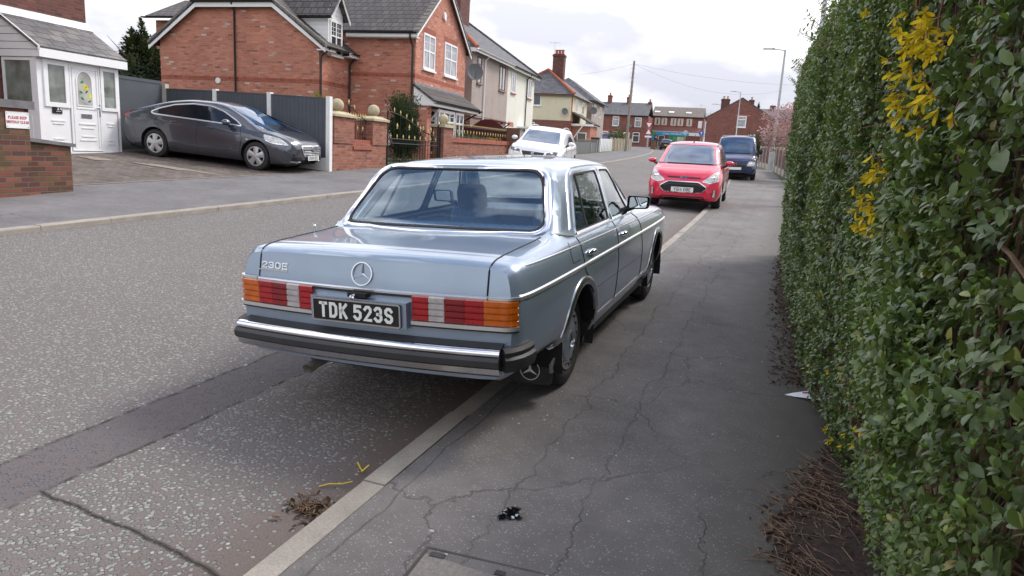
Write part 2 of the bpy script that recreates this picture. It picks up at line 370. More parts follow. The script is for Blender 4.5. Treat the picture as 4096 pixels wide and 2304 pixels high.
    brick_mat('block_paving', (.14, .105, .095), (.17, .13, .115), (.20, .155, .14), (.07, .06, .052), w=.2, h=.1, ms=.007, dark=.15, moss=(.05, .06, .02))
    t = NT('soil'); uv = t.uv(); n = t.noise(uv, 25, 6, .7)
    t.col(t.ramp(n, [(.3, (.022, .015, .011)), (.7, (.075, .048, .035))])); t.set(Roughness=.95); t.bump(n, 1, .03); M['soil'] = t.m
    t = NT('grass_ground'); uv = t.uv(); n = t.noise(uv, 4, 6, .7)
    t.col(t.ramp(n, [(.3, (.03, .045, .015)), (.7, (.08, .10, .03))])); t.set(Roughness=.95); M['grass_ground'] = t.m
ground_mats()

YS = [-9, -6, -4, -2, 0, 2, 4, 6, 8] + [8+2*i for i in range(1, 62)]
def strip(name, mat, fx, ys=YS, nx=2):
    rows = []
    for y in ys:
        a, b = fx(y)                      # (x,z) ends
        rows.append([(a[0]+(b[0]-a[0])*i/nx, y, a[1]+(b[1]-a[1])*i/nx) for i in range(nx+1)])
    m = MB().grid(rows); m.f = [f[::-1] for f in m.f]
    return struct(m.build(name, mat))
strip('road', M['road'], lambda y: ((KL+curve(y)-.02, zLr(y)), (KR+curve(y)+.02, zRr(y))), nx=6)
strip('pavement_right', M['asphalt_near'], lambda y: ((KR+.125+curve(y), zRp(y)), (.42+curve(y)*.75, zRp(y)+.004)), nx=4)
strip('pavement_left', M['asphalt_far'], lambda y: ((BL+curve(y), zLb(y)), (KL-.125+curve(y), zLp(y))), nx=4)
strip('soil_verge', M['soil'], lambda y: ((.40+curve(y)*.75, zRp(y)-.004), (5.0+curve(y), zRp(y)+.06)), [y for y in YS if y < 16])
strip('garden_right', M['grass_ground'], lambda y: ((.40+curve(y)*.75, zRp(y)-.006), (16.0+curve(y), zRp(y)+.06)), [y for y in YS if y >= 14])
strip('driveway', M['block_paving'], lambda y: ((BL-7+curve(y), zLb(y)+.455), (BL+curve(y), zLb(y)+.002)), [-9, -4, 0, 4, 8, 12, 15.6])
strip('garden_left', M['grass_ground'], lambda y: ((BL-14+curve(y), zLb(y)+.39), (BL+curve(y), zLb(y)-.01)), [y for y in YS if y >= 14])
g = MB(); g.grid([[(x, y, (-2.4 if y < 200 else -.4)+(SL*y if y < 160 else SL*160) if y > -20 else -3.2) for x in (-700, -250, -90, -40, -18, -8, 0, 17, 40, 120, 400)] for y in (-200, -25, -8, 30, 60, 90, 110, 130, 160, 300, 900)])
g.f = [f[::-1] for f in g.f]; struct(g.build('ground', M['grass_ground']))
# cross road at the junction
g = MB(); g.quad((-70, 100, SL*100-1.36), (40, 100, SL*100-1.62), (40, 108.5, SL*108-1.60), (-70, 108.5, SL*108-1.34)); struct(g.build('side_road', M['asphalt_far']))
def kerb(name, side, y0, y1, L=.915):
    m = MB(); y = y0; rnd = random.Random(3)
    while y < y1:
        ya, yb = y+.006, min(y+L, y1)-.006; gp = .006 if side > 0 else .003; ya, yb = y+gp, min(y+L, y1)-gp; dz = rnd.uniform(-.003, .004); dx = rnd.uniform(-.004, .004)
        if side > 0: xa, xb, zt, zb = KR, KR+.125, zRp, zRr
        else: xa, xb, zt, zb = KL-.125, KL, zLp, zLr
        c0, c1 = curve(ya)+dx, curve(yb)+dx; ch = .014
        def ring(yy, c):
            t0, b0 = zt(yy)+.004+dz, zb(yy)-.08
            p = [(xa+c, yy, b0), (xa+c, yy, t0-(ch if side > 0 else 0)), (xa+(ch if side > 0 else 0)+c, yy, t0), (xb-(0 if side > 0 else ch)+c, yy, t0), (xb+c, yy, t0-(0 if side > 0 else ch)), (xb+c, yy, b0)]
            return p
        a, b = ring(ya, c0), ring(yb, c1)
        m.add(a+b, [(i, i+1, i+7, i+6) for i in range(5)]+[(0, 1, 2, 3, 4, 5)[::-1], (6, 7, 8, 9, 10, 11)])
        y += L
    m.f = [f[::-1] for f in m.f]
    return struct(m.build(name, M['kerb']))
kerb('kerb_right', 1, .75, 60); kerb('kerb_left', -1, 1.0, 96)
# ------------------------------------------------------------------ car tools
def pchip(xs, ys, xq):
    xs = np.asarray(xs, float); ys = np.asarray(ys, float); h = np.diff(xs); d = np.diff(ys, axis=0)/h[:, None]
    m = np.zeros_like(ys)
    for i in range(1, len(xs)-1):
        a, b = d[i-1], d[i]; w1, w2 = 2*h[i]+h[i-1], h[i]+2*h[i-1]
        ok = a*b > 0
        with np.errstate(divide='ignore', invalid='ignore'): mm = (w1+w2)/(w1/a+w2/b)
        m[i] = np.where(ok, mm, 0)
    m[0], m[-1] = d[0], d[-1]
    k = np.clip(np.searchsorted(xs, xq, side='right')-1, 0, len(xs)-2); t = ((xq-xs[k])/h[k])[:, None]; H = h[k][:, None]
    return (2*t**3-3*t**2+1)*ys[k]+(t**3-2*t**2+t)*H*m[k]+(-2*t**3+3*t**2)*ys[k+1]+(t**3-t**2)*H*m[k+1]
def chords(P, n):                         # Catmull-Rom through each row of P (rows, K, 2)
    K = P.shape[1]; out = []
    for k in range(K-1):
        p1, p2 = P[:, k], P[:, k+1]; p0 = P[:, max(k-1, 0)]; p3 = P[:, min(k+2, K-1)].copy()
        if k == K-2: p3 = P[:, K-2].copy(); p3[:, 0] *= -1
        d1 = np.linalg.norm(p2-p1, axis=1)[:, None]+1e-6
        t1 = (p2-p0); t1 = t1/(np.linalg.norm(t1, axis=1)[:, None]+1e-6)*d1*.9; t2 = (p3-p1); t2 = t2/(np.linalg.norm(t2, axis=1)[:, None]+1e-6)*d1*.9
        for i in range(n[k]):
            t = i/n[k]; out.append((2*t**3-3*t**2+1)*p1+(t**3-2*t**2+t)*t1+(-2*t**3+3*t**2)*p2+(t**3-t**2)*t2)
    out.append(P[:, -1]); return np.stack(out, 1)
class Shell:
    """Body skin lofted through half sections, mirrored, closed at both ends."""
    def __init__(s, st, nk=None, dy=.04, warp=None):
        ys = [r[0] for r in st]; K = len(st[0][1]); A = np.array([r[1] for r in st], float)
        yq = []
        for a, b in zip(ys[:-1], ys[1:]):
            m = max(1, int(round((b-a)/dy))); yq += [a+(b-a)*i/m for i in range(m)]
        yq = np.array(yq+[ys[-1]])
        P = pchip(ys, A.reshape(len(ys), -1), yq).reshape(len(yq), K, 2)
        S = chords(P, nk or [3]*(K-1)); J = S.shape[1]; s.bm = bm = bmesh.new(); s.warp = warp or (lambda p: p)
        V = []
        for i, y in enumerate(yq):
            row = [s.warp((x, y, z)) for x, z in S[i]]
            L = [s.warp((-x, y, z)) for x, z in S[i][:-1]][::-1]
            V.append([bm.verts.new(p) for p in row+L])
        W = len(V[0])
        for i in range(len(yq)-1):
            for j in range(W-1): bm.faces.new((V[i][j], V[i+1][j], V[i+1][j+1], V[i][j+1]))
        for row, flip in ((V[0], False), (V[-1], True)):
            prev = [row[0]]+[None]*0
            nx = 10; rows = []
            for j in range(J-1):
                a, b = row[j], row[W-1-j]; r = [a]
                for q in range(1, nx):
                    t = q/nx; x = a.co.x*(1-t)+b.co.x*t; y0 = S[0][j] if not flip else S[-1][j]
                    yy = yq[0] if not flip else yq[-1]
                    r.append(bm.verts.new(s.warp((x, yy, y0[1]))))
                r.append(b); rows.append(r)
            for j in range(J-2):
                for q in range(nx):
                    f = (rows[j][q], rows[j+1][q], rows[j+1][q+1], rows[j][q+1]); bm.faces.new(f if not flip else f[::-1])
            top = row[J-1]; r = rows[J-2]
            f = r+[top]
            try: bm.faces.new([top]+r[::-1] if not flip else r+[top])
            except Exception: pass
        bm.normal_update(); bm.faces.ensure_lookup_table()
        bmesh.ops.recalc_face_normals(bm, faces=bm.faces)
        s.tree = BVHTree.FromBMesh(bm); s.parts = {}
    def cut(s, poly, ax, filt):           # convex polygon in the projection plane ax; returns the faces inside
        bm = s.bm; P = [Vector((p[0], p[1])) for p in poly]; c = sum(P, Vector((0, 0)))/len(P)
        lo = [min(p[i] for p in P)-.0 for i in (0, 1)]; hi = [max(p[i] for p in P)+.0 for i in (0, 1)]
        def near(f):
            q = [(v.co[ax[0]], v.co[ax[1]]) for v in f.verts]
            return max(a for a, b in q) > lo[0] and min(a for a, b in q) < hi[0] and max(b for a, b in q) > lo[1] and min(b for a, b in q) < hi[1] and filt(f)
        for i in range(len(P)):
            a, b = P[i], P[(i+1) % len(P)]; d = b-a
            if d.length < 1e-6: continue
            n2 = Vector((d.y, -d.x)).normalized(); co = [0, 0, 0]; no = [0, 0, 0]
            co[ax[0]], co[ax[1]] = a; no[ax[0]], no[ax[1]] = n2
            fs = [f for f in bm.faces if near(f)]; g = set()
            for f in fs: g.add(f); g.update(f.edges); g.update(f.verts)
            bmesh.ops.bisect_plane(bm, geom=list(g), dist=1e-5, plane_co=co, plane_no=no)
        def inside(f):
            m = f.calc_center_median(); p = Vector((m[ax[0]], m[ax[1]])); sg = 0
            for i in range(len(P)):
                a, b = P[i], P[(i+1) % len(P)]; cr = (b-a).cross(p-a)
                if abs(cr) < 1e-9: continue
                if sg == 0: sg = cr
                elif sg*cr < 0: return False
            return True
        return [f for f in bm.faces if filt(f) and inside(f)]
    def take(s, faces):                   # remove faces, return them as an MB
        m = MB(); idx = {}
        for f in faces:
            r = []
            for v in f.verts:
                if v not in idx: idx[v] = len(m.v); m.v.append(tuple(v.co))
                r.append(idx[v])
            m.f.append(tuple(r))
        bmesh.ops.delete(s.bm, geom=faces, context='FACES'); return m
    def drop(s, faces): bmesh.ops.delete(s.bm, geom=faces, context='FACES')
    def build(s, name, mat, parent, ang=32):
        me = bpy.data.meshes.new(name); s.bm.to_mesh(me); uv_world(me); me.materials.append(mat)
        o = bpy.data.objects.new(name, me); COL.objects.link(o); o.parent = parent; shade(me, ang); return o
    def snap(s, p, d, off=0.0):
        h = s.tree.ray_cast(Vector(p), Vector(d).normalized())
        if h[0] is None: return s.tree.find_nearest(Vector(p)*.0+Vector((max(-1, min(1, p[0])), max(0, min(4.6, p[1])), min(p[2], 1.6))))[0]
        return h[0]-Vector(d).normalized()*off
    def side(s, y, z, sx=1, off=0.0): return s.snap((2*sx, y, z), (-sx, 0, 0), off)
    def top(s, x, y, off=0.0): return s.snap((x, y, 4), (0, 0, -1), off)
    def rear(s, x, z, off=0.0): return s.snap((x, -2, z), (0, 1, 0), off)
    def front(s, x, z, off=0.0): return s.snap((x, 9, z), (0, -1, 0), off)
def rpoly(pts, r, n=5):                   # polygon with rounded corners
    out = []; m = len(pts)
    for i in range(m):
        p = Vector(pts[i]); a = Vector(pts[i-1])-p; b = Vector(pts[(i+1) % m])-p
        rr = r[i] if isinstance(r, (list, tuple)) else r
        if rr <= 0: out.append(tuple(p)); continue
        la = min(rr, a.length*.48); lb = min(rr, b.length*.48); p0 = p+a.normalized()*la; p1 = p+b.normalized()*lb
        for k in range(n+1):
            t = k/n; out.append(tuple(p0*(1-t)**2+p*2*t*(1-t)+p1*t*t))
    return out
def dense(pts, step=.05, closed=True):
    out = []; m = len(pts)
    for i in range(m if closed else m-1):
        a, b = Vector(pts[i]), Vector(pts[(i+1) % m]); k = max(1, int((b-a).length/step))
        for j in range(k): out.append(tuple(a+(b-a)*j/k))
    if not closed: out.append(tuple(pts[-1]))
    return out
def circ(cy, cz, r, n=36, a0=0, a1=360): return [(cy+r*math.cos(R_(a0+(a1-a0)*i/n)), cz+r*math.sin(R_(a0+(a1-a0)*i/n))) for i in range(n if a1-a0 == 360 else n+1)]
def solidify(m, vec):                     # give an open sheet a second face and rim
    n = len(m.v); vs = m.v+[(p[0]+vec[0], p[1]+vec[1], p[2]+vec[2]) for p in m.v]; cnt = {}
    for f in m.f:
        for i in range(len(f)): e = (f[i], f[(i+1) % len(f)]); cnt[tuple(sorted(e))] = cnt.get(tuple(sorted(e)), 0)+1
    fs = list(m.f)+[tuple(i+n for i in f[::-1]) for f in m.f]
    for f in m.f:
        for i in range(len(f)):
            a, b = f[i], f[(i+1) % len(f)]
            if cnt[tuple(sorted((a, b)))] == 1: fs.append((b, a, a+n, b+n))
    r = MB(); r.v = vs; r.f = fs; return r

# stroke lettering (number plates): polylines in a 5 x 8 cell
GL = {'T': [[(0, 8), (5, 8)], [(2.5, 8), (2.5, 0)]], 'D': [[(0, 0), (0, 8), (3.2, 8), (5, 6.4), (5, 1.6), (3.2, 0), (0, 0)]], 'K': [[(0, 0), (0, 8)], [(5, 8), (.6, 3.9)], [(1.5, 4.6), (5, 0)]],
      '5': [[(4.8, 8), (.4, 8), (.2, 4.7), (3.2, 5), (5, 3.8), (5, 1.4), (3.4, 0), (1.4, 0), (0, 1.2)]], '2': [[(.1, 6.6), (1.4, 8), (3.6, 8), (4.9, 6.8), (4.9, 5.2), (0, 0), (5, 0)]],
      '3': [[(.1, 6.9), (1.4, 8), (3.6, 8), (4.8, 6.9), (4.8, 5.2), (3.6, 4.2), (2, 4.2)], [(3.6, 4.2), (5, 3), (5, 1.2), (3.6, 0), (1.4, 0), (0, 1.2)]],
      'S': [[(4.8, 6.8), (3.6, 8), (1.4, 8), (.1, 6.9), (.1, 5.3), (1.2, 4.3), (3.8, 3.8), (5, 2.8), (5, 1.2), (3.7, 0), (1.3, 0), (0, 1.2)]],
      '0': [[(1.4, 0), (0, 1.4), (0, 6.6), (1.4, 8), (3.6, 8), (5, 6.6), (5, 1.4), (3.6, 0), (1.4, 0)]], 'O': [[(1.4, 0), (0, 1.4), (0, 6.6), (1.4, 8), (3.6, 8), (5, 6.6), (5, 1.4), (3.6, 0), (1.4, 0)]],
      '9': [[(.3, .6), (1.6, 0), (3.6, 0), (5, 1.6), (5, 6.6), (3.6, 8), (1.4, 8), (0, 6.7), (0, 4.9), (1.4, 3.6), (3.6, 3.6), (5, 4.8)]], '1': [[(2.5, 0), (2.5, 8)]], '4': [[(4, 0), (4, 8), (0, 2.2), (5, 2.2)]],
      'B': [[(0, 0), (0, 8), (3.4, 8), (4.7, 7), (4.7, 5.2), (3.4, 4.2), (0, 4.2)], [(3.4, 4.2), (5, 3.1), (5, 1.2), (3.5, 0), (0, 0)]], 'X': [[(0, 0), (5, 8)], [(0, 8), (5, 0)]], 'Z': [[(0, 8), (5, 8), (0, 0), (5, 0)]],
      'Y': [[(0, 8), (2.5, 4), (5, 8)], [(2.5, 4), (2.5, 0)]], 'G': [[(4.9, 6.8), (3.6, 8), (1.4, 8), (0, 6.6), (0, 1.4), (1.4, 0), (3.6, 0), (5, 1.4), (5, 3.6), (2.8, 3.6)]], 'E': [[(5, 8), (0, 8), (0, 0), (5, 0)], [(0, 4.1), (4.2, 4.1)]],
      'P': [[(0, 0), (0, 8), (3.5, 8), (5, 6.9), (5, 5), (3.5, 3.8), (0, 3.8)]], 'L': [[(0, 8), (0, 0), (5, 0)]], 'A': [[(0, 0), (2.5, 8), (5, 0)], [(1, 2.6), (4, 2.6)]], 'R': [[(0, 0), (0, 8), (3.5, 8), (5, 6.9), (5, 5.1), (3.5, 4), (0, 4)], [(2.6, 4), (5, 0)]],
      'I': [[(2.5, 0), (2.5, 8)]], 'V': [[(0, 8), (2.5, 0), (5, 8)]], 'W': [[(0, 8), (1.2, 0), (2.5, 6), (3.8, 0), (5, 8)]], 'C': [[(4.9, 6.6), (3.6, 8), (1.4, 8), (0, 6.6), (0, 1.4), (1.4, 0), (3.6, 0), (4.9, 1.4)]],
      'N': [[(0, 0), (0, 8), (5, 0), (5, 8)]], 'H': [[(0, 0), (0, 8)], [(5, 0), (5, 8)], [(0, 4), (5, 4)]], 'M': [[(0, 0), (0, 8), (2.5, 3), (5, 8), (5, 0)]], 'U': [[(0, 8), (0, 1.4), (1.4, 0), (3.6, 0), (5, 1.4), (5, 8)]], 'F': [[(0, 0), (0, 8), (5, 8)], [(0, 4.2), (4, 4.2)]], "'": [[(2, 8), (2, 6)]]}
def letters(m, text, org, right, up, out, h, wr=.64, gap=.22, stroke=.16, depth=.003):
    right, up, out, org = Vector(right), Vector(up), Vector(out), Vector(org)
    adv = lambda ch: h*(.30 if ch == ' ' else (stroke+gap if ch in "1I'" else wr+gap))
    tot = sum(adv(c) for c in text)-h*gap; x = -tot/2; sw = h*stroke/2
    for ch in text:
        w = h*wr
        if ch != ' ':
            narrow = ch in "1I'"
            for ln in GL[ch]:
                pts = []
                for a, b in ln:
                    px = x+h*stroke/2 if narrow else x+sw+(a/5)*(w-2*sw); pts.append(Vector((px, -h/2+sw+(b/8)*(h-2*sw))))
                n = len(pts); closed = (pts[0]-pts[-1]).length < 1e-6; L, Rr = [], []
                for i in range(n):
                    d0 = (pts[i]-pts[i-1]).normalized() if i > 0 else ((pts[-1]-pts[-2]).normalized() if closed else None)
                    d1 = (pts[i+1]-pts[i]).normalized() if i < n-1 else ((pts[1]-pts[0]).normalized() if closed else None)
                    if d0 is None: d0 = d1
                    if d1 is None: d1 = d0
                    n0, n1 = Vector((-d0.y, d0.x)), Vector((-d1.y, d1.x)); b = (n0+n1)
                    if b.length < .3: b = n0.copy(); k = 1
                    else: b.normalize(); k = min(1/max(b.dot(n0), .35), 1.7)
                    e = Vector((0, 0))
                    if not closed and i == 0: e = -d1*sw
                    if not closed and i == n-1: e = d0*sw
                    L.append(pts[i]+b*sw*k+e); Rr.append(pts[i]-b*sw*k+e)
                f3 = lambda p, o: org+right*p.x+up*p.y+out*o
                vs = []
                for i in range(n): vs += [f3(L[i], depth), f3(Rr[i], depth), f3(L[i], 0), f3(Rr[i], 0)]
                fs = []
                for i in range(n-1):
                    q, r = 4*i, 4*i+4; fs += [(q, q+1, r+1, r), (q+2, q, r, r+2), (q+1, q+3, r+3, r+1)]
                if not closed: e = 4*(n-1); fs += [(0, 2, 3, 1), (e, e+1, e+3, e+2)]
                m.add(vs, fs)
        x += adv(ch)
    return m
def star_emblem(m, c, right, up, out, r, w=.09, depth=.006):   # ring and three-pointed star
    c, right, up, out = Vector(c), Vector(right), Vector(up), Vector(out)
    m.sweep([c+(right*math.cos(a)+up*math.sin(a))*r for a in [2*math.pi*i/40 for i in range(40)]], [(-r*.045, -depth*.0), (r*.045, 0), (r*.045, depth), (-r*.045, depth)], up=tuple(out), closed=True)
    for k in range(3):
        a = math.pi/2+k*2*math.pi/3; d = right*math.cos(a)+up*math.sin(a); q = right*math.cos(a+math.pi/3)+up*math.sin(a+math.pi/3); q2 = right*math.cos(a-math.pi/3)+up*math.sin(a-math.pi/3)
        tip, s1, s2, top = c+d*r*.97, c+q*r*.17, c+q2*r*.17, c+out*depth*1.3
        m.add([c, s2, tip, s1, top], [(4, 1, 2), (4, 2, 3), (4, 3, 1)])
    return m
def wheel(parent, c, sx, r, w, rim_mat, kind='cap', rimr=.19, hub_paint=None):
    """c: centre of the outer face side; sx: +1 faces +x"""
    x0 = c[0]
    t = MB(); pr = [(rimr*.98, -w), (r*.86, -w), (r*.97, -w*.93), (r, -w*.78), (r, -w*.22), (r*.97, -w*.07), (r*.86, 0.004), (r*.74, .006), (rimr*1.03, -.008), (rimr*.98, -.03)]
    t.lathe([(a, sx*h) for a, h in pr], c, 0, 40)
    if sx < 0: t.f = [f[::-1] for f in t.f]
    ty = t.build('tyre', M['rubber'], parent, smooth=True)
    g = MB(); n = 40
    if kind == 'cap':
        pr = [(rimr*1.03, -.012), (rimr*1.02, .002), (rimr*.93, .007), (rimr*.80, -.006), (rimr*.74, -.004)]
        rim = MB().lathe([(a, sx*h) for a, h in pr], c, 0, n)
        hub = MB().lathe([(a, sx*h) for a, h in [(rimr*.74, -.004), (rimr*.72, .004), (rimr*.55, .014), (rimr*.36, .018), (rimr*.345, .014), (0, .016)]], c, 0, n)
        slots = MB()
        for k in range(16):
            a = 2*math.pi*k/16; yy, zz = c[1]+rimr*.865*math.cos(a), c[2]+rimr*.865*math.sin(a)
            slots.sphere((x0+sx*.001, yy, zz), .011, 8, 6, (.35, 1, 1))
        rim.build('rim', rim_mat, ty, smooth=True); hub.build('hubcap', hub_paint or rim_mat, ty, smooth=True); slots.build('vent_slot', M['dark_void'], ty)
        e = MB(); star_emblem(e, (x0+sx*.017, c[1], c[2]), (0, sx, 0), (0, 0, 1), (sx, 0, 0), rimr*.30, depth=.008); e.build('emblem', M['chrome'], ty)
    else:
        rim = MB().lathe([(a, sx*h) for a, h in [(rimr*1.02, -.02), (rimr*1.02, .004), (rimr*.93, .004), (rimr*.90, -.05)]], c, 0, n); rim.build('rim', rim_mat, ty, smooth=True)
        MB().lathe([(a, sx*h) for a, h in [(rimr*.92, -.06), (0, -.06)]], c, 0, n).build('brake_disc', M['dark_void'], ty)
        sp = MB(); k5 = kind if isinstance(kind, int) else 5
        for k in range(k5):
            a = 2*math.pi*k/k5+.3; pts = []
            for rr, hw in ((.0, .30), (.35, .24), (.95, .34)):
                d = Vector((0, math.cos(a), math.sin(a))); q = Vector((0, -math.sin(a), math.cos(a)))
                pts.append((d*rr*rimr, q*hw*rimr))
            vs = []
            for (d, q), dep in zip(pts, (.012, .01, -.002)):
                base = Vector(c)+d; vs += [base-q+Vector((sx*dep, 0, 0)), base+q*.0+Vector((sx*(dep+.014), 0, 0)), base+q+Vector((sx*dep, 0, 0)), base+q+Vector((-sx*.03, 0, 0)), base-q+Vector((-sx*.03, 0, 0))]
            fs = []
            for i in range(2):
                for j in range(5): fs.append((i*5+j, i*5+(j+1) % 5, (i+1)*5+(j+1) % 5, (i+1)*5+j))
            sp.add(vs, fs)
        sp.build('spokes', rim_mat, ty, smooth=True, ang=25)
    return ty
def plate(parent, c, right, up, out, text, w=.52, h=.111, mat='plate_white', ink='ink_black', border=None, lh=.079, stroke=.175, wr=.62, gap=.15):
    c, right, up, out = Vector(c), Vector(right).normalized(), Vector(up).normalized(), Vector(out).normalized()
    def rect(a, b, o): return [c+right*x+up*y+out*o for x, y in rpoly([(-a, -b), (a, -b), (a, b), (-a, b)], .012, 3)]
    p = MB().prism(rect(w/2, h/2, 0), out*.008).build('number_plate', M[mat], parent)
    if border: MB().sweep(rect(w/2-.004, h/2-.004, .008), [(-.004, 0), (.004, 0), (.004, .004), (-.004, .004)], up=tuple(out), closed=True).build('plate_border', M[border], p)
    if text: letters(MB(), text, c+out*.0085, right, up, out, lh, stroke=stroke, wr=wr, gap=gap, depth=.002).build('lettering', M[ink], p)
    return p
# ------------------------------------------------------------------ the light blue saloon
def build_saloon():
    root = empty('vintage_saloon', label='vintage light blue saloon with chrome trim parked half on the kerb in front', cat='car')
    root.matrix_world = Matrix(((.99914, -.00385, -.04137, -1.9744), (.00243, .99941, -.03422, 3.0189), (.04148, .03409, .99856, -1.5557), (0, 0, 0, 1)))
    paint = paint_mat('blue_paint', (.28, .35, .44), .52, .30, dirt=.0)
    plain('seat_blue', (.13, .20, .30), .85, var=.15, scale=30); plain('dash_blue', (.05, .08, .12), .6, var=.15); plain('mud_rubber', (.02, .02, .021), .6, var=.3, scale=8)
    plain('bumper_rubber', (.028, .027, .028), .55, var=.2, scale=9); plain('exhaust_steel', (.42, .39, .35), .5, .7, var=.3, scale=12)
    glass_mat('saloon_glass', (.74, .90, 1.0), 2.5, (.78, .90, 1)); glass_mat('saloon_side_glass', (.76, .82, .82), 1.95, (1, 1, 1))
    def lens(name, c):
        t = NT(name); o = t.uv(True); sv = t.n('SeparateXYZ'); t.l(o, sv.inputs[0])
        w = t.math('SINE', t.math('MULTIPLY', sv.outputs[0], 900)); w2 = t.math('SINE', t.math('MULTIPLY', sv.outputs[2], 600))
        t.col(t.ramp(t.noise(o, 24, 3), [(.3, tuple(x*.72 for x in c)), (.7, c)])); t.set(Roughness=.12, Coat_Weight=.8, Coat_Roughness=.02); t.bump(t.math('ADD', w, w2), .12, .002); M[name] = t.m
    lens('lens_red', (.38, .004, .010)); lens('lens_amber', (.58, .12, .006)); lens('lens_clear', (.46, .42, .41)); lens('lens_red_dark', (.24, .003, .008))
    st = [
     (.100, [(.60, .385), (.74, .385), (.795, .43), (.822, .58), (.822, .785), (.800, .90), (.772, .935), (.70, .950), (.55, .957), (.30, .963), (0, .965)]),
     (.125, [(.60, .378), (.76, .378), (.82, .43), (.846, .58), (.846, .795), (.822, .915), (.788, .952), (.71, .968), (.55, .976), (.30, .982), (0, .984)]),
     (.19, [(.60, .39), (.775, .395), (.84, .43), (.864, .58), (.864, .80), (.838, .925), (.80, .965), (.722, .983), (.56, .991), (.30, .996), (0, .998)]),
     (.45, [(.60, .38), (.785, .395), (.86, .45), (.882, .59), (.880, .80), (.852, .93), (.808, .972), (.735, .992), (.56, 1.0), (.30, 1.006), (0, 1.008)]),
     (.93, [(.60, .32), (.79, .34), (.865, .42), (.892, .60), (.887, .797), (.857, .935), (.808, .982), (.752, 1.006), (.56, 1.014), (.30, 1.022), (0, 1.025)]),
     (.99, [(.60, .24), (.79, .24), (.865, .37), (.892, .60), (.887, .796), (.857, .935), (.808, .985), (.748, 1.022), (.56, 1.036), (.30, 1.046), (0, 1.049)]),
     (1.19, [(.60, .23), (.79, .235), (.865, .36), (.893, .60), (.888, .795), (.857, .935), (.808, .988), (.700, 1.19), (.545, 1.215), (.30, 1.228), (0, 1.232)]),
     (1.385, [(.60, .23), (.79, .235), (.865, .36), (.893, .60), (.888, .793), (.857, .935), (.808, .990), (.655, 1.352), (.555, 1.392), (.30, 1.410), (0, 1.415)]),
     (1.50, [(.60, .23), (.79, .235), (.865, .36), (.893, .60), (.888, .792), (.857, .935), (.808, .990), (.650, 1.362), (.56, 1.408), (.31, 1.434), (0, 1.440)]),
     (2.25, [(.60, .22), (.79, .23), (.865, .36), (.893, .60), (.888, .788), (.857, .930), (.806, .986), (.655, 1.372), (.57, 1.420), (.32, 1.452), (0, 1.460)]),
     (2.72, [(.60, .22), (.79, .23), (.865, .36), (.893, .60), (.888, .785), (.857, .927), (.804, .982), (.650, 1.355), (.56, 1.402), (.31, 1.430), (0, 1.437)]),
     (2.84, [(.60, .22), (.79, .23), (.865, .36), (.893, .60), (.888, .783), (.856, .925), (.803, .979), (.652, 1.325), (.55, 1.362), (.30, 1.385), (0, 1.391)]),
     (3.10, [(.60, .22), (.79, .23), (.865, .36), (.892, .60), (.887, .781), (.856, .922), (.803, .975), (.700, 1.165), (.56, 1.190), (.30, 1.203), (0, 1.207)]),
     (3.36, [(.60, .22), (.79, .23), (.865, .36), (.892, .60), (.886, .778), (.855, .917), (.802, .968), (.745, .995), (.57, 1.010), (.30, 1.018), (0, 1.021)]),
     (3.46, [(.60, .22), (.79, .23), (.865, .36), (.892, .60), (.886, .777), (.855, .914), (.802, .962), (.735, .974), (.56, .985), (.30, .993), (0, .996)]),
     (4.30, [(.60, .26), (.78, .26), (.85, .40), (.880, .59), (.875, .765), (.845, .875), (.785, .912), (.70, .915), (.55, .922), (.30, .93), (0, .935)]),
     (4.72, [(.60, .32), (.76, .32), (.83, .42), (.858, .58), (.853, .745), (.825, .835), (.765, .868), (.68, .872), (.52, .882), (.28, .895), (0, .90)]),
     (4.80, [(.60, .36), (.72, .36), (.79, .44), (.82, .58), (.815, .73), (.79, .80), (.73, .83), (.66, .838), (.50, .85), (.26, .865), (0, .87)])]
    def warp(p):
        x, y, z = p; k = max(0.0, 1-(y-.1)/.5); k2 = max(0.0, (y-4.3)/.5)
        return (x, y+.085*x*x*k-.015*max(0, z-.80)/.15*0 + (max(0.0, z-.80)*.22 if y < .3 else 0)*k - .10*x*x*k2, z)
    S = Shell(st, [2, 2, 3, 4, 3, 2, 3, 3, 2, 2], .035, warp)
    yr, yf = 1.263, 4.058
    sidef = lambda f: abs(f.normal.x) > .3 and f.calc_center_median().z < .9
    low = lambda f: f.calc_center_median().z < .95
    for yy in (yr, yf): S.drop(S.cut(circ(yy, .315, .372, 36), (1, 2), lambda f: low(f) and abs(f.calc_center_median().x) > .55))
    hi = lambda f: f.calc_center_median().z > .93 and abs(f.calc_center_median().x) > .6
    RG = rpoly([(1.345, .995), (1.70, 1.345), (2.315, 1.352), (2.245, .990)][::-1], .05, 4)
    FG = rpoly([(2.335, .990), (2.40, 1.352), (2.735, 1.342), (2.985, .985)][::-1], .05, 4)
    g1 = S.take(S.cut(RG, (1, 2), hi)); g2 = S.take(S.cut(FG, (1, 2), hi))
    RW = rpoly([(-.722, 1.030), (.722, 1.030), (.585, 1.384), (-.585, 1.384)], .10, 6)
    FW = rpoly([(-.70, 1.035), (.70, 1.035), (.56, 1.352), (-.56, 1.352)], .07, 5)
    g3 = S.take(S.cut(RW, (0, 2), lambda f: f.calc_center_median().y < 1.48 and f.calc_center_median().z > 1.0 and f.normal.y < -.2))
    g4 = S.take(S.cut(FW, (0, 2), lambda f: f.calc_center_median().y > 2.75 and f.calc_center_median().z > 1.0 and f.normal.y > .2))
    body = S.build('body', paint, root)
    for g, nm, mt in ((g3, 'rear_window', 'saloon_glass'), (g4, 'windscreen', 'saloon_side_glass')): g.build(nm, M[mt], root, smooth=True, ang=60)
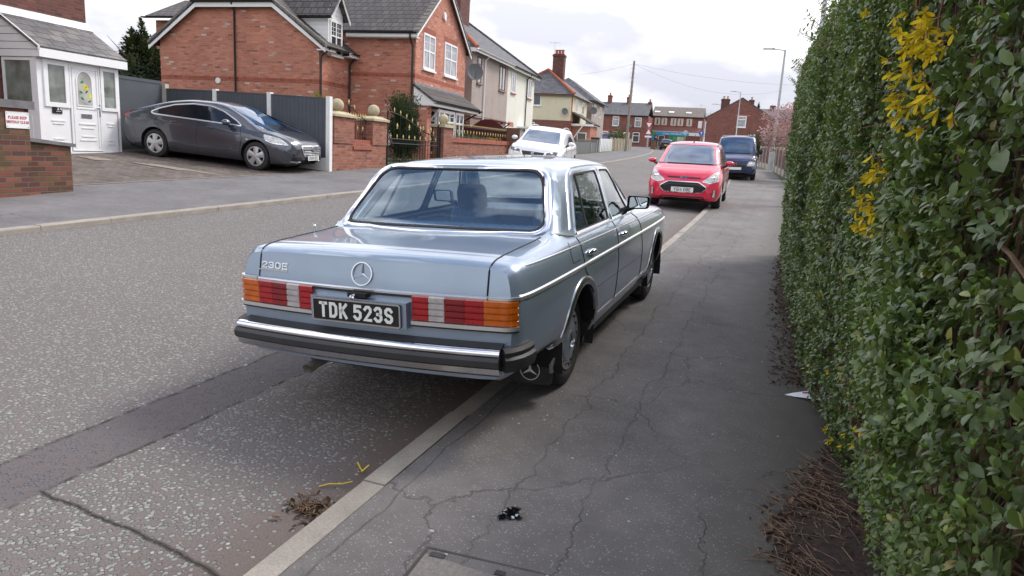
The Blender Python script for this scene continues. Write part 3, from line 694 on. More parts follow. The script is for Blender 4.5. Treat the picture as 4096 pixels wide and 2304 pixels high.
    for g in (g1, g2):
        for sx in (1, -1):
            h = MB(); keep = [f for f in g.f if g.v[f[0]][0]*sx > 0]; ids = sorted({i for f in keep for i in f}); mp = {i: k for k, i in enumerate(ids)}
            h.v = [g.v[i] for i in ids]; h.f = [tuple(mp[i] for i in f) for f in keep]; h.build('side_window', M['saloon_side_glass'], root, smooth=True, ang=60)
    # window surrounds
    def rim_rear(poly, y_, fn, prof, name, mat, off=.002):
        pts = [fn(x, z) for x, z in dense(poly, .04)]; c = sum(pts, Vector())/len(pts)
        ups = [S.tree.find_nearest(p)[1] for p in pts]
        return MB().sweep(pts, prof, ups=ups, closed=True).build(name, mat, root, smooth=True)
    chr_w = [(-.020, -.004), (.012, -.004), (.012, .006), (.002, .012), (-.014, .010)]
    rim_rear([(x*1.02, z+.0+(.012 if z > 1.2 else -.012)) for x, z in RW], 0, S.rear, [(-.024, -.006), (.016, -.006), (.018, .008), (.006, .015), (-.016, .013), (-.024, .004)], 'window_trim', M['chrome'])
    rim_rear([(x*.985, z+(-.004 if z > 1.2 else .004)) for x, z in RW], 0, S.rear, [(-.010, -.006), (.010, -.006), (.010, .006), (-.010, .006)], 'window_seal', M['rubber'])
    rim_rear([(x*1.015, z+(.008 if z > 1.2 else -.008)) for x, z in FW], 0, S.front, chr_w, 'window_trim', M['chrome'])
    for sx in (1, -1):
        def rim_side(poly, prof, name, mat):
            pts = [S.side(y, z, sx, 0) for y, z in dense(poly, .04)]; ups = [S.tree.find_nearest(p)[1] for p in pts]
            return MB().sweep(pts, prof, ups=ups, closed=True).build(name, mat, root, smooth=True)
        for poly in (RG, FG):
            c = (sum(p[0] for p in poly)/len(poly), sum(p[1] for p in poly)/len(poly))
            rim_side([(c[0]+(y-c[0])*1.03, c[1]+(z-c[1])*1.05) for y, z in poly], [(-.009, -.003), (.009, -.003), (.009, .008), (-.009, .008)], 'window_frame', M['chrome'])
            rim_side([(c[0]+(y-c[0])*.985, c[1]+(z-c[1])*.975) for y, z in poly], [(-.006, -.005), (.006, -.005), (.006, .005), (-.006, .005)], 'window_seal', M['rubber'])
        b = MB()
        pts = [S.side(1.615+(z-.985)*.42, z, sx, 0) for z in np.linspace(.995, 1.343, 8)]
        MB().tube(pts, .010, 6).build('quarter_light_bar', M['rubber'], root)
        # roof drip rail, belt trim, side strip, sill strip
        ln = [S.side(1.27+t*.0, 1.0, sx)] if 0 else []
        rail = [S.side(y, z, sx, -.002) for y, z in [(1.26, 1.02), (1.36, 1.13), (1.50, 1.27), (1.62, 1.355), (1.75, 1.385), (2.1, 1.392), (2.5, 1.385), (2.72, 1.370), (2.82, 1.32), (2.95, 1.19), (3.10, 1.04)]]
        rp = []
        for i in range(len(rail)-1):
            for k in range(4): q = rail[i].lerp(rail[i+1], k/4); rp.append(S.tree.find_nearest(q)[0])
        MB().tube(rp, .008, 6).build('drip_rail', M['bright_trim'], root, smooth=True)
        strip_ = [S.side(y, z, sx, -.001) for y, z in zip(np.linspace(.20, 4.70, 60), np.linspace(.806, .765, 60))]
        ups = [(sx, 0, 0)]*60; prof = [(-.015, -.004), (.015, -.004), (.015, .001), (.011, .008), (.004, .012), (-.004, .012), (-.011, .008), (-.015, .001)]
        MB().sweep(strip_, prof, ups=ups).build('side_trim', M['bright_trim'], root, smooth=True)
        cr = [S.side(y, z, sx, -.002) for y, z in zip(np.linspace(.33, 4.3, 50), np.linspace(.944, .885, 50))]
        MB().sweep(cr, [(-.007, -.004), (.007, -.004), (.005, .004), (0, .006), (-.005, .004)], ups=ups[:50]).build('shoulder_trim', M['bright_trim'], root, smooth=True)
        bl = [S.side(y, z, sx, -.002) for y, z in zip(np.linspace(1.30, 3.02, 24), np.linspace(.974, .968, 24))]
        MB().sweep(bl, [(-.009, -.004), (.009, -.004), (.007, .005), (0, .009), (-.007, .005)], ups=ups[:24]).build('belt_trim', M['bright_trim'], root, smooth=True)
        pc = [S.tree.find_nearest(Vector((sx*a, b, c)))[0] for a, b, c in [(.745, 1.0, 1.012), (.775, 1.06, 1.01), (.80, 1.15, .998), (.812, 1.27, .982)]]
        MB().tube(pc, [.009, .012, .012, .009], 6).build('pillar_trim', M['bright_trim'], root, smooth=True)
        ss = [S.side(y, .375, sx, -.001) for y in np.linspace(1.63, 3.68, 30)]
        MB().sweep(ss, [(-.011, -.004), (.011, -.004), (.011, .006), (-.011, .006)], ups=ups[:30]).build('sill_trim', M['chrome'], root, smooth=True)
        MB().box(*(sorted((sx*.70, sx*.835))+[1.60, 3.72, .245, .345])).build('sill', M['black_plastic'], root)  # black box: shadow below the chrome strip put into its colour
        # panel gaps
        gp = MB()
        def gap(pts, r=.0045): gp.tube([S.side(y, z, sx, 0) for y, z in dense(pts, .03, False)], r, 5)
        gap([(1.285, .972), (1.27, .90), (1.30, .76), (1.42, .68), (1.54, .57), (1.60, .46), (1.61, .36)])
        gap([(2.285, .975), (2.255, .80), (2.235, .58), (2.23, .36)])
        gap([(3.02, .965), (3.16, .86), (3.22, .62), (3.23, .36)])
        gap([(1.60, .595), (2.2, .585), (3.22, .575)], .002)
        gp.tube([S.tree.find_nearest(Vector((sx*.708, y, 1.0)))[0] for y in np.linspace(.16, .93, 24)], .005, 5)
        gp.tube([S.rear(sx*x, z) for x, z in dense([(.70, .955), (.70, .815)], .02, False)], .005, 5)
        if sx > 0: gap([(1.08, .965), (1.03, .90), (1.05, .845), (1.20, .845)], .003)
        gp.build('panel_gap', M['dark_void'], root)
        # handles
        for y in (1.45, 2.44):
            p = S.side(y, .862, sx)
            h = MB().sphere((p.x+sx*.012, y, .862), 1, 12, 8, (.014, .085, .018)); h.sphere((p.x+sx*.022, y+.035, .862), 1, 10, 6, (.012, .045, .014))
            h.build('door_handle', M['chrome'], root, smooth=True)
        # arch trims
        for yy in (yr, yf):
            a0, a1 = (-38, 205) if yy == yr else (-25, 205)
            rb = []
            for ra in np.linspace(a0+18, a1-8, 40):
                y, z = yy+.385*math.cos(R_(ra)), .315+.385*math.sin(R_(ra)); rb.append(S.side(y, z, sx, -.002) if z > .25 else Vector((sx*.80, y, z)))
            MB().sweep(rb, [(-.026, -.004), (.026, -.004), (.026, .008), (.010, .018), (-.010, .018), (-.026, .010)], ups=[(sx, 0, 0)]*40).build('wheel_arch_trim', M['dull_chrome'], root, smooth=True)
            ll = MB(); q = circ(yy, .315, .374, 24, -20, 200)
            ll.grid([[(sx*.50, y, z) for y, z in q], [(sx*.868, y, z) for y, z in q]]); ll.poly([(sx*.50, y, z) for y, z in q])
            ll.build('wheel_arch_liner', M['dark_void'], root)
        wheel(root, (sx*.80, yr, .31), sx, .312, .19, M['dull_chrome'], 'cap', .20, paint_mat('hub_grey', (.26, .31, .37), .6, .35) if 'hub_grey' not in M else M['hub_grey'])
        wheel(root, (sx*.815, yf, .31), sx, .312, .19, M['dull_chrome'], 'cap', .20, M['hub_grey'])
        # mud flaps with the star
        for yy in (yr-.36, yf-.36):
            fl = MB().prism([(x*sx, yy+.012, z) for x, z in rpoly([(.545, .10), (.80, .105), (.812, .335), (.53, .36)], .03, 3)], (0, -.012, 0)).build('mud_flap', M['mud_rubber'], root)
            star_emblem(MB(), (sx*.66, yy-.001, .19), (1, 0, 0), (0, 0, 1), (0, -1, 0), .062, depth=.002).build('emblem', M['letter_silver'], fl)
            MB().tube([(sx*.82, yy+.012, .34), (sx*.845, yy+.04, .43), (sx*.855, yy+.07, .50)], .018, 6).build('flap_bracket', M['mud_rubber'], fl)
        # tail lights
        tl = empty('tail_light'); tl.parent = root
        def lens_seg(xs, mat, name, cap=True):
            prof = []
            zb, zt, nr = .668, .798, 4
            for i in range(nr):
                z0 = zb+(zt-zb)*i/nr; z1 = zb+(zt-zb)*(i+1)/nr; d = (z1-z0)
                prof += [(.013, z0), (.021, z0+d*.10), (.021, z0+d*.80), (.013, z0+d*.90)]
            prof.append((.006, zt)); prof = [(-.03, zb)]+prof+[(-.03, zt)]
            pts = []
            for x in xs: pts.append(lp(x))
            rows = []
            for i, (p, o) in enumerate(pts): rows.append([Vector((p.x+o.x*a, p.y+o.y*a, z)) for a, z in prof])
            m = MB().grid(rows); n = len(prof)
            for r0 in (0, len(rows)-1): m.f.append(tuple(r0*n+i for i in (range(n) if r0 else range(n-1, -1, -1))))
            if sx > 0: m.f = [f[::-1] for f in m.f]
            return m.build(name, M[mat], tl)
        def lp(x):                         # path: across the tail, then round the corner
            if x <= .78: p = S.rear(x, .735); o = Vector((0, -1, 0))
            else:
                t = min(1, (x-.78)/.16); ang = t*R_(82); c = S.rear(.78, .735)+Vector((0, .066, 0)); o = Vector((math.sin(ang), -math.cos(ang), 0)); p = c+o*.066
                if x > .94: p = p+Vector((.004, x-.94, 0))
            return Vector((p.x*sx, p.y, 0)), Vector((o.x*sx, o.y, 0))
        lens_seg([.305, .395], 'lens_red', 'red_lens'); lens_seg([.397, .482], 'lens_clear', 'reversing_lens'); lens_seg([.484, .588], 'lens_red_dark', 'red_lens'); lens_seg([.590, .688], 'lens_red', 'red_lens')
        lens_seg([.690, .74, .78, .80, .82, .85, .88, .90], 'lens_amber', 'amber_lens')
        tp = [lp(x) for x in [.30, .45, .6, .7, .78, .80, .82, .85, .88, .905]]
        if sx < 0: tp = tp[::-1]
        MB().sweep([Vector((p.x+o.x*.012, p.y+o.y*.012, .658)) for p, o in tp], [(-.022, -.012), (.016, -.012), (.018, .008), (-.022, .008)]).build('light_trim', M['bright_trim'], tl, smooth=True)
        MB().sweep([Vector((p.x+o.x*.012, p.y+o.y*.012, .640)) for p, o in tp], [(-.02, -.004), (.010, -.004), (.010, .007), (-.02, .007)]).build('light_seal', M['rubber'], tl)
        # bumper end cap, wing mirror
        ce = [(.815, .085), (.845, .115), (.872, .17), (.886, .235), (.889, .30)]
        MB().sweep([(sx*x, y, .505) for x, y in (ce if sx > 0 else ce[::-1])][::1], [(-.05, -.055), (.008, -.055), (.020, -.02), (.020, .01), (.006, .022), (.010, .045), (-.004, .062), (-.05, .062)]).build('bumper_end', M['bumper_rubber'], root, smooth=True)
        mr = MB(); mc = Vector((sx*.905, 2.875, 1.068))
        ring = lambda y, k: [(mc.x+a*k, y, mc.z+b*k) for a, b in rpoly([(-.095, -.058), (.085, -.052), (.100, .050), (-.085, .055)] if sx > 0 else [(-.085, -.052), (.095, -.058), (.085, .055), (-.10, .050)], .02, 3)]
        rr = [ring(mc.y, .93), ring(mc.y-.012, 1), ring(mc.y+.03, 1), ring(mc.y+.07, .75), ring(mc.y+.085, .4)]
        mr.grid([r+[r[0]] for r in (rr[0], rr[1], rr[2], rr[3], rr[4])]); mr.poly(rr[4]); mr.tube([(sx*.79, 2.90, 1.0), (sx*.86, 2.90, 1.03)], .025, 8)
        wm = mr.build('wing_mirror', M['black_plastic'], root, smooth=True, ang=50)
        MB().poly([(mc.x+a*.86*.93, mc.y-.002, mc.z+b*.86*.93) for a, b in [(p[0]-mc.x, p[2]-mc.z) for p in ring(0, 1)]]).build('mirror_glass', M['mirror'], wm)
        # front lamp, turn lamp
        MB().box(*(sorted((sx*.46, sx*.80))+[4.70, 4.79, .60, .80])).build('headlight', M['lens_clear'], root)
    # bumper
    bp = [(x, .004+.085*x*x) for x in np.linspace(-.80, .80, 25)]; P = [(x, y, .505) for x, y in bp]
    bf = MB().sweep(P, [(-.10, .045), (-.012, .050), (-.012, .062), (-.10, .075)]).build('bumper_top', M['bumper_rubber'], root, smooth=True)
    bump = MB().sweep(P, [(-.06, .034), (.010, .032), (.013, .042), (.008, .054), (-.006, .064), (-.06, .062)]).build('bumper', M['chrome'], root, smooth=True)
    MB().sweep(P, [(-.05, -.032), (.016, -.030), (.030, -.018), (.032, .012), (.018, .028), (-.05, .030)]).build('rubber_strip', M['bumper_rubber'], bump, smooth=True)
    MB().sweep(P, [(-.05, -.078), (-.02, -.078), (.004, -.062), (.012, -.030), (-.05, -.031)]).build('lower_strip', M['dull_chrome'], bump, smooth=True)
    # boot lid dressing
    em = MB(); star_emblem(em, S.rear(0, .882)+Vector((0, -.002, 0)), (1, 0, 0), (0, .20, .98), (0, -1, .2), .060, depth=.009); em.build('emblem', M['bright_trim'], root)
    bd = MB()
    for i, ch in enumerate('230E'):
        x = -.676+.05*i+.012; letters(bd, ch, S.rear(x, .883)+Vector((0, -.001, 0)), (1, 0, 0), (0, .18, .98), (0, -1, 0), .036, wr=1.02, stroke=.17, depth=.005)
    bd.sweep([S.rear(x, .856)+Vector((0, -.002, 0)) for x in np.linspace(-.708, -.495, 6)], [(-.002, -.003), (.004, -.003), (.004, .003), (-.002, .003)]); bd.build('badge', M['bright_trim'], root)
    tp = [S.rear(x, .803)+Vector((0, -.006, 0)) for x in np.linspace(-.70, .70, 30)]
    MB().sweep(tp, [(-.01, -.007), (.006, -.007), (.008, .003), (.002, .008), (-.01, .008)]).build('boot_trim', M['bright_trim'], root, smooth=True)
    for sx in (1, -1):
        cp = [(sx*.706, S.rear(sx*.706, .803).y-.006)]+[(sx*x, y) for x, y in [(.77, .135), (.80, .148), (.825, .165), (.845, .19)]]
        cp = [S.tree.find_nearest(Vector((x, y, .806)))[0] for x, y in cp]
        cp = [p+Vector((sx*.004, -.004, 0)) for p in cp]+[S.side(.21, .806, sx, -.003)]
        MB().sweep(cp if sx < 0 else cp, [(-.009, -.007), (.009, -.007), (.009, .008), (-.009, .008)]).build('corner_trim', M['bright_trim'], root, smooth=True)
    MB().sweep([S.rear(x, .79)+Vector((0, -.002, 0)) for x in np.linspace(-.82, .82, 20)], [(-.01, -.008), (.006, -.008), (.006, .008), (-.01, .008)]).build('boot_seal', M['rubber'], root)
    pn = MB().box(-.29, .29, .055, .105, .625, .76).build('plate_panel', paint, root)
    plate(root, (-.004, .052, .690), (1, 0, 0), (0, 0, 1), (0, -1, 0), 'TDK 523S', .535, .125, 'plate_black', 'plate_white', 'dull_chrome', .084, .19, .60, .14)
    lk = MB().box(-.055, .055, .050, .11, .768, .790); lk.build('lock_recess', M['dark_void'], root)
    MB().lathe([(.013, -.02), (.013, .002), (.009, .004), (0, .004)][::-1], (0, 0, 0), 1, 16).build('boot_lock', M['chrome'], root).location = (-.012, .045, .775)
    MB().tube([(-.345, .40, .345), (-.35, .20, .345), (-.357, .075, .325)], .030, 14, cap=False).build('exhaust_pipe', M['exhaust_steel'], root, smooth=True)
    MB().sphere((-.28, .55, .34), 1, 16, 8, (.20, .24, .07)).build('silencer', M['exhaust_steel'], root, smooth=True)
    MB().tube([(-.74, .72, .985), (-.74, .72, 1.03)], .009, 8).sphere((-.74, .72, 1.032), .012, 8, 6).build('antenna', M['dull_chrome'], root, smooth=True)
    MB().box(-.70, .70, 1.0, 4.6, .20, .30).build('underbody', M['dark_void'], root)
    MB().box(-.50, .50, .30, .95, .30, .42).build('fuel_tank', M['dark_void'], root)
    # cabin
    sb, db = M['seat_blue'], M['dash_blue']
    MB().box(-.76, .76, .95, 1.36, .93, .955).build('parcel_shelf', sb, root)
    rs = MB(); n = 22
    for k in range(n):
        x0 = -.66+1.32*k/n; x1 = x0+1.32/n; xm = (x0+x1)/2
        rs.grid([[(x0, 1.36, .93), (x0, 1.40, 1.0), (x0, 1.46, 1.005), (x0, 1.53, .95), (x0, 1.62, .50)], [(xm, 1.35, .93), (xm, 1.397, 1.004), (xm, 1.462, 1.009), (xm, 1.54, .95), (xm, 1.635, .50)], [(x1, 1.36, .93), (x1, 1.40, 1.0), (x1, 1.46, 1.005), (x1, 1.53, .95), (x1, 1.62, .50)]])
    rs.box(-.66, .66, 1.60, 2.05, .30, .52); rs.build('rear_seat', sb, root)
    for sx in (-1, 1):
        se = MB(); x = sx*.37
        ring = lambda y, z, w, d: [(x-w, y, z), (x-w*.8, y-d, z), (x+w*.8, y-d, z), (x+w, y, z), (x+w*.8, y+d, z), (x-w*.8, y+d, z)]
        rr = [ring(2.62, .40, .24, .07), ring(2.50, .70, .25, .07), ring(2.40, .95, .23, .06), ring(2.37, 1.02, .19, .04)]
        se.grid([r+[r[0]] for r in rr]); se.poly(rr[-1]); se.box(x-.25, x+.25, 2.62, 3.10, .30, .46)
        fs = se.build('front_seat', sb, root, smooth=True, ang=50)
        hr = MB(); rr = [[(x+a*w, 2.35+b*.05+(z-1.0)*-.12, z) for a, b in [(-1, 0), (-.85, -.8), (.85, -.8), (1, 0), (.85, .8), (-.85, .8)]] for z, w in ((1.02, .11), (1.04, .135), (1.15, .135), (1.20, .12), (1.215, .09))]
        hr.grid([r+[r[0]] for r in rr]); hr.poly(rr[-1]); hr.build('headrest', db, fs, smooth=True, ang=50)
    d = MB(); pts = [(3.30, .985), (3.10, .985), (2.98, .955), (2.95, .86), (2.98, .60)]
    d.grid([[(x, y, z) for y, z in pts] for x in (-.74, .74)]); d.box(.10, .62, 2.93, 3.06, .955, 1.0); d.build('dashboard', db, root)
    sw = [(.37+.20*math.cos(a), 2.78+.06*math.sin(a), .90+.19*math.sin(a)) for a in [2*math.pi*i/28 for i in range(28)]]
    MB().tube(sw, .014, 8, closed=True).tube([(.37, 2.80, .90), (.37, 3.0, .82)], .03, 8).tube([(.19, 2.78, .90), (.55, 2.78, .90)], .012, 6).build('steering_wheel', M['black_plastic'], root, smooth=True)
    MB().prism([(x, 2.84, z) for x, z in rpoly([(-.11, 1.29), (.13, 1.29), (.13, 1.355), (-.11, 1.355)], .02, 3)], (0, .03, 0)).build('interior_mirror', db, root)
    MB().prism([(x, 2.76, z) for x, z in rpoly([(.20, 1.30), (.56, 1.30), (.56, 1.38), (.20, 1.38)], .02, 3)], (0, .02, 0)).build('sun_visor', db, root)
    MB().box(-.075, .075, 1.10, 1.20, .955, 1.025).build('shelf_box', db, root)
    MB().box(-.76, .76, 1.0, 3.2, .30, .32).build('cabin_floor', db, root)
    hl = MB(); hl.grid([[(x, y, z-.02) for x, z in ((-.62, 1.34), (-.53, 1.385), (-.28, 1.405), (0, 1.41), (.28, 1.405), (.53, 1.385), (.62, 1.34))] for y in (1.42, 1.9, 2.4, 2.80)]); hl.build('headlining', M['curtain'], root, smooth=True)
    gr = MB().box(-.30, .30, 4.74, 4.83, .56, .86); gr.build('grille', M['chrome'], root)
    return root
plain('mirror', (.70, .80, .84), .02, 1.0, var=.0)
build_saloon()
# ------------------------------------------------------------------ houses on the left: street frame (b towards the road, a up the street)
HO = Vector((-11.1, 15.5, 0)); HA = R_(5.0)
HV = Vector((math.cos(HA), math.sin(HA), 0)); HU = Vector((-math.sin(HA), math.cos(HA), 0))
def hw(b, a, z=0.0): return HO+HV*b+HU*a+Vector((0, 0, z))
def hgz(b, a): p = hw(b, a); return gz(p.x, p.y)
class H:
    """A thing authored in street coordinates (b, a, z)."""
    def __init__(s, name, b, a, label, cat, group=None, z=None):
        z = hgz(b, a) if z is None else z; s.o = (b, a, z); s.e = empty(name, hw(b, a, z), HA, label, cat, group)
    def put(s, m, name, mat, parent=None, smooth=False, ang=40):
        if isinstance(mat, str): mat = M[mat]
        if parent is None: return m.build(name, mat, s.e, s.o, smooth, ang)
        return m.build(name, mat, parent, s.o, smooth, ang)
def bars(m, P, R, U, O, rects, d0, d1):
    P, R, U, O = Vector(P), Vector(R), Vector(U), Vector(O)
    for x0, x1, y0, y1 in rects:
        q = [P+R*x+U*y+O*d0 for x, y in ((x0, y0), (x1, y0), (x1, y1), (x0, y1))]
        if R.cross(U).dot(O) < 0: q = q[::-1]
        t = [p+O*(d1-d0) for p in q]
        m.add(q+t, [(0, 3, 2, 1), (4, 5, 6, 7), (0, 1, 5, 4), (1, 2, 6, 5), (2, 3, 7, 6), (3, 0, 4, 7)])
    return m
def window(h, P, R, U, O, w, ht, fr=.06, vbars=(), hbars=(), frame='white_upvc', pane='house_glass', sill=None, surround=None, proud=.035, nets=False, glazing=None, parent=None):
    """frame with panes in it; P is the lower left corner on the wall"""
    rc = [(0, w, 0, fr), (0, w, ht-fr, ht), (0, fr, fr, ht-fr), (w-fr, w, fr, ht-fr)]
    for v in vbars: rc.append((w*v-fr*.45, w*v+fr*.45, fr, ht-fr))
    f = h.put(bars(MB(), P, R, U, O, rc, -.01, proud), 'window', frame, parent)
    if hbars:
        m = MB()
        for hb_ in hbars: bars(m, P, R, U, O, [(fr, w-fr, ht*hb_-fr*.4, ht*hb_+fr*.4)], .0, proud-.006)
        h.put(m, 'transom', frame, f)
    if glazing:
        m = MB()
        for x0, x1, y0, y1 in glazing: bars(m, P, R, U, O, [(x0*w, x1*w, y0*ht, y1*ht)], .006, .022)
        h.put(m, 'glazing_bar', frame, f)
    h.put(bars(MB(), P, R, U, O, [(fr*.9, w-fr*.9, fr*.9, ht-fr*.9)], -.02, .012), 'pane', pane, f)
    if nets:
        h.put(bars(MB(), P, R, U, O, nets if isinstance(nets, list) else [(fr, w*.38, fr, ht-fr), (w*.62, w-fr, fr, ht-fr)], .004, .0135), 'curtain', 'curtain', f)
    if sill: h.put(bars(MB(), P, R, U, O, [(-.05, w+.05, -.07, 0)], -.02, .09), 'sill', sill, f)
    if surround: h.put(bars(MB(), P, R, U, O, [(-.12, w+.12, ht, ht+.16), (-.12, 0, -.12, ht), (w, w+.12, -.12, ht), (-.12, w+.12, -.14, 0)], -.01, .02), 'stone_surround', surround, f)
    return f
def slab(m, q, t):                        # sloping roof sheet: quad q (ccw from above) with thickness t
    a = [Vector(p) for p in q]; n = (a[1]-a[0]).cross(a[2]-a[0]).normalized()
    b = [p-n*t for p in a]; k = len(a)
    return m.add(a+b, [tuple(range(k)), tuple(range(2*k-1, k-1, -1))]+[(i, i+k, (i+1) % k+k, (i+1) % k) for i in range(k)])
def pipe(h, pts, mat='black_gutter', r=.036, name='downpipe'): return h.put(MB().tube(pts, r, 8), name, mat, smooth=True)
def gutter(h, p0, p1, mat='black_gutter', r=.06):
    p0, p1 = Vector(p0), Vector(p1); d = (p1-p0).normalized(); o = d.cross(Vector((0, 0, 1)))
    prof = [(r*math.cos(a), r*math.sin(a)) for a in np.linspace(math.pi, 2*math.pi, 8)]+[(r*.85*math.cos(a), r*.85*math.sin(a)) for a in np.linspace(2*math.pi, math.pi, 8)]
    return h.put(MB().sweep([p0, p1], prof), 'gutter', mat, smooth=True)
def dish(h, c, mat='galvanised', r=.32, face=(1, -.6, .3)):
    f = Vector(face).normalized(); u = f.cross(Vector((0, 0, 1))).normalized(); w = u.cross(f); c = Vector(c); rows = []
    for i in range(6):
        rr = r*i/5; rows.append([c+u*math.cos(k*math.pi/10)*rr+w*math.sin(k*math.pi/10)*rr*1.05+f*(rr*rr/r*.35) for k in range(21)])
    m = MB().grid(rows); m = solidify(m, tuple(-f*.012)); m.tube([c, c-f*.18-Vector((0, 0, .1)), c-f*.25-Vector((0, 0, .25))], .018, 6)
    m.tube([c-w*r*.9, c+f*.30-w*r*.35], .012, 5); m.obox(c+f*.31-w*r*.30, .03, .03, .05, Matrix.Identity(3))
    return h.put(m, 'satellite_dish', mat, smooth=True)
def aerial(h, p, ht=1.2):
    p = Vector(p); m = MB().tube([p, p+Vector((0, 0, ht))], .015, 5); t = p+Vector((0, 0, ht*.95)); m.tube([t-HV*.5, t+HV*.5], .010, 4)
    for k in range(7): q = t+HV*(-.45+.15*k); m.tube([q-HU*.22, q+HU*.22], .006, 4)
    return h.put(m, 'aerial', 'galvanised')
def chimney(h, b, a, z0, z1, wb, wa, mat, pots=2, pot='terracotta', parent=None):
    m = MB().box(b-wb/2, b+wb/2, a-wa/2, a+wa/2, z0, z1-.22); m.box(b-wb/2-.05, b+wb/2+.05, a-wa/2-.05, a+wa/2+.05, z1-.22, z1-.08); m.box(b-wb/2+.02, b+wb/2-.02, a-wa/2+.02, a+wa/2-.02, z1-.08, z1)
    c = h.put(m, 'chimney', mat, parent)
    for k in range(pots):
        t = (k+.5)/pots-.5; x, y = (b+t*wb*.85, a) if wb > wa else (b, a+t*wa*.85)
        h.put(MB().lathe([(.09, 0), (.13, .02), (.12, .32), (.15, .34), (.15, .40), (.10, .40), (.08, .1)], (x, y, z1-.02), 2, 12), 'chimney_pot', pot, c, smooth=True)
    return c
brick_mat('brick_red', (.46, .155, .10), (.55, .205, .135), (.60, .25, .17), (.40, .24, .18), white=.0025, dark=.05, w=.235, h=.078, ms=.009)
brick_mat('brick_band', (.33, .075, .04), (.38, .09, .05), (.42, .11, .06), (.30, .14, .10), w=.112, h=.15, dark=.04)
brick_mat('brick_dark', (.115, .035, .028), (.16, .05, .038), (.20, .065, .048), (.11, .075, .062), dark=.12)
brick_mat('brick_wall_old', (.10, .036, .030), (.165, .055, .038), (.25, .09, .05), (.12, .10, .08), dark=.2, ms=.009, moss=(.085, .075, .025))
brick_mat('brick_garden', (.24, .078, .050), (.31, .11, .070), (.37, .145, .095), (.25, .16, .12), dark=.10, ms=.009)
brick_mat('brick_terrace', (.20, .065, .05), (.25, .082, .062), (.29, .105, .08), (.20, .11, .09), dark=.1)
brick_mat('brick_brown', (.19, .10, .08), (.23, .13, .105), (.27, .15, .12), (.40, .34, .30), dark=.05, w=.235, h=.08)
tile_mat('roof_dark', (.060, .052, .050), (.090, .078, .074), .30, .31, ms=.02, bumpd=.06); tile_mat('roof_slate', (.085, .085, .095), (.135, .13, .14), .25, .2, bumpd=.012)
tile_mat('roof_porch', (.13, .125, .13), (.20, .185, .175), .38, .25, moss=(.045, .05, .012), bumpd=.02); tile_mat('roof_brown', (.12, .095, .08), (.16, .13, .11), .3, .3)
def render_mat(name, c, amt=.2):
    t = NT(name); uv = t.uv(); n = t.noise(uv, 1.1, 6, .6); n2 = t.noise(uv, 90, 3)
    col = t.mix(.8, c, t.ramp(n, [(.25, G3(1-amt)), (.75, G3(1+amt*.5))]), 'MULTIPLY'); col = t.mix(.5, col, t.ramp(n2, [(.3, G3(.7)), (.7, G3(1.25))]), 'MULTIPLY')
    mp = t.n('Mapping'); mp.inputs['Scale'].default_value = (5, .35, 1); t.l(uv, mp.inputs[0]); s = t.noise(mp.outputs[0], 1, 5, .6)
    col = t.mix(t.ramp(s, [(.55, G3(0)), (.8, G3(.28))]), col, tuple(x*.55 for x in c))
    t.col(col); t.set(Roughness=.92); t.bump(n2, .8, .012); M[name] = t.m
render_mat('render_grey', (.40, .335, .30)); render_mat('render_cream', (.72, .67, .53), .10); render_mat('render_cream_old', (.70, .63, .46), .15); render_mat('render_white', (.74, .72, .64), .1)
plain('frame_cream', (.66, .52, .38), .6, var=.06); plain('lintel_red', (.46, .06, .045), .7, var=.1); plain('maroon_wood', (.085, .012, .016), .55, var=.25, scale=3); plain('wood_brown', (.14, .07, .045), .7, var=.25)
plain('fence_grey', (.075, .084, .098), .6, var=.10, scale=3); plain('bin_grey', (.13, .135, .135), .6, var=.15)
VX, UX, ZX = Vector((1, 0, 0)), Vector((0, 1, 0)), Vector((0, 0, 1))
NX, NU = Vector((-1, 0, 0)), Vector((0, -1, 0))

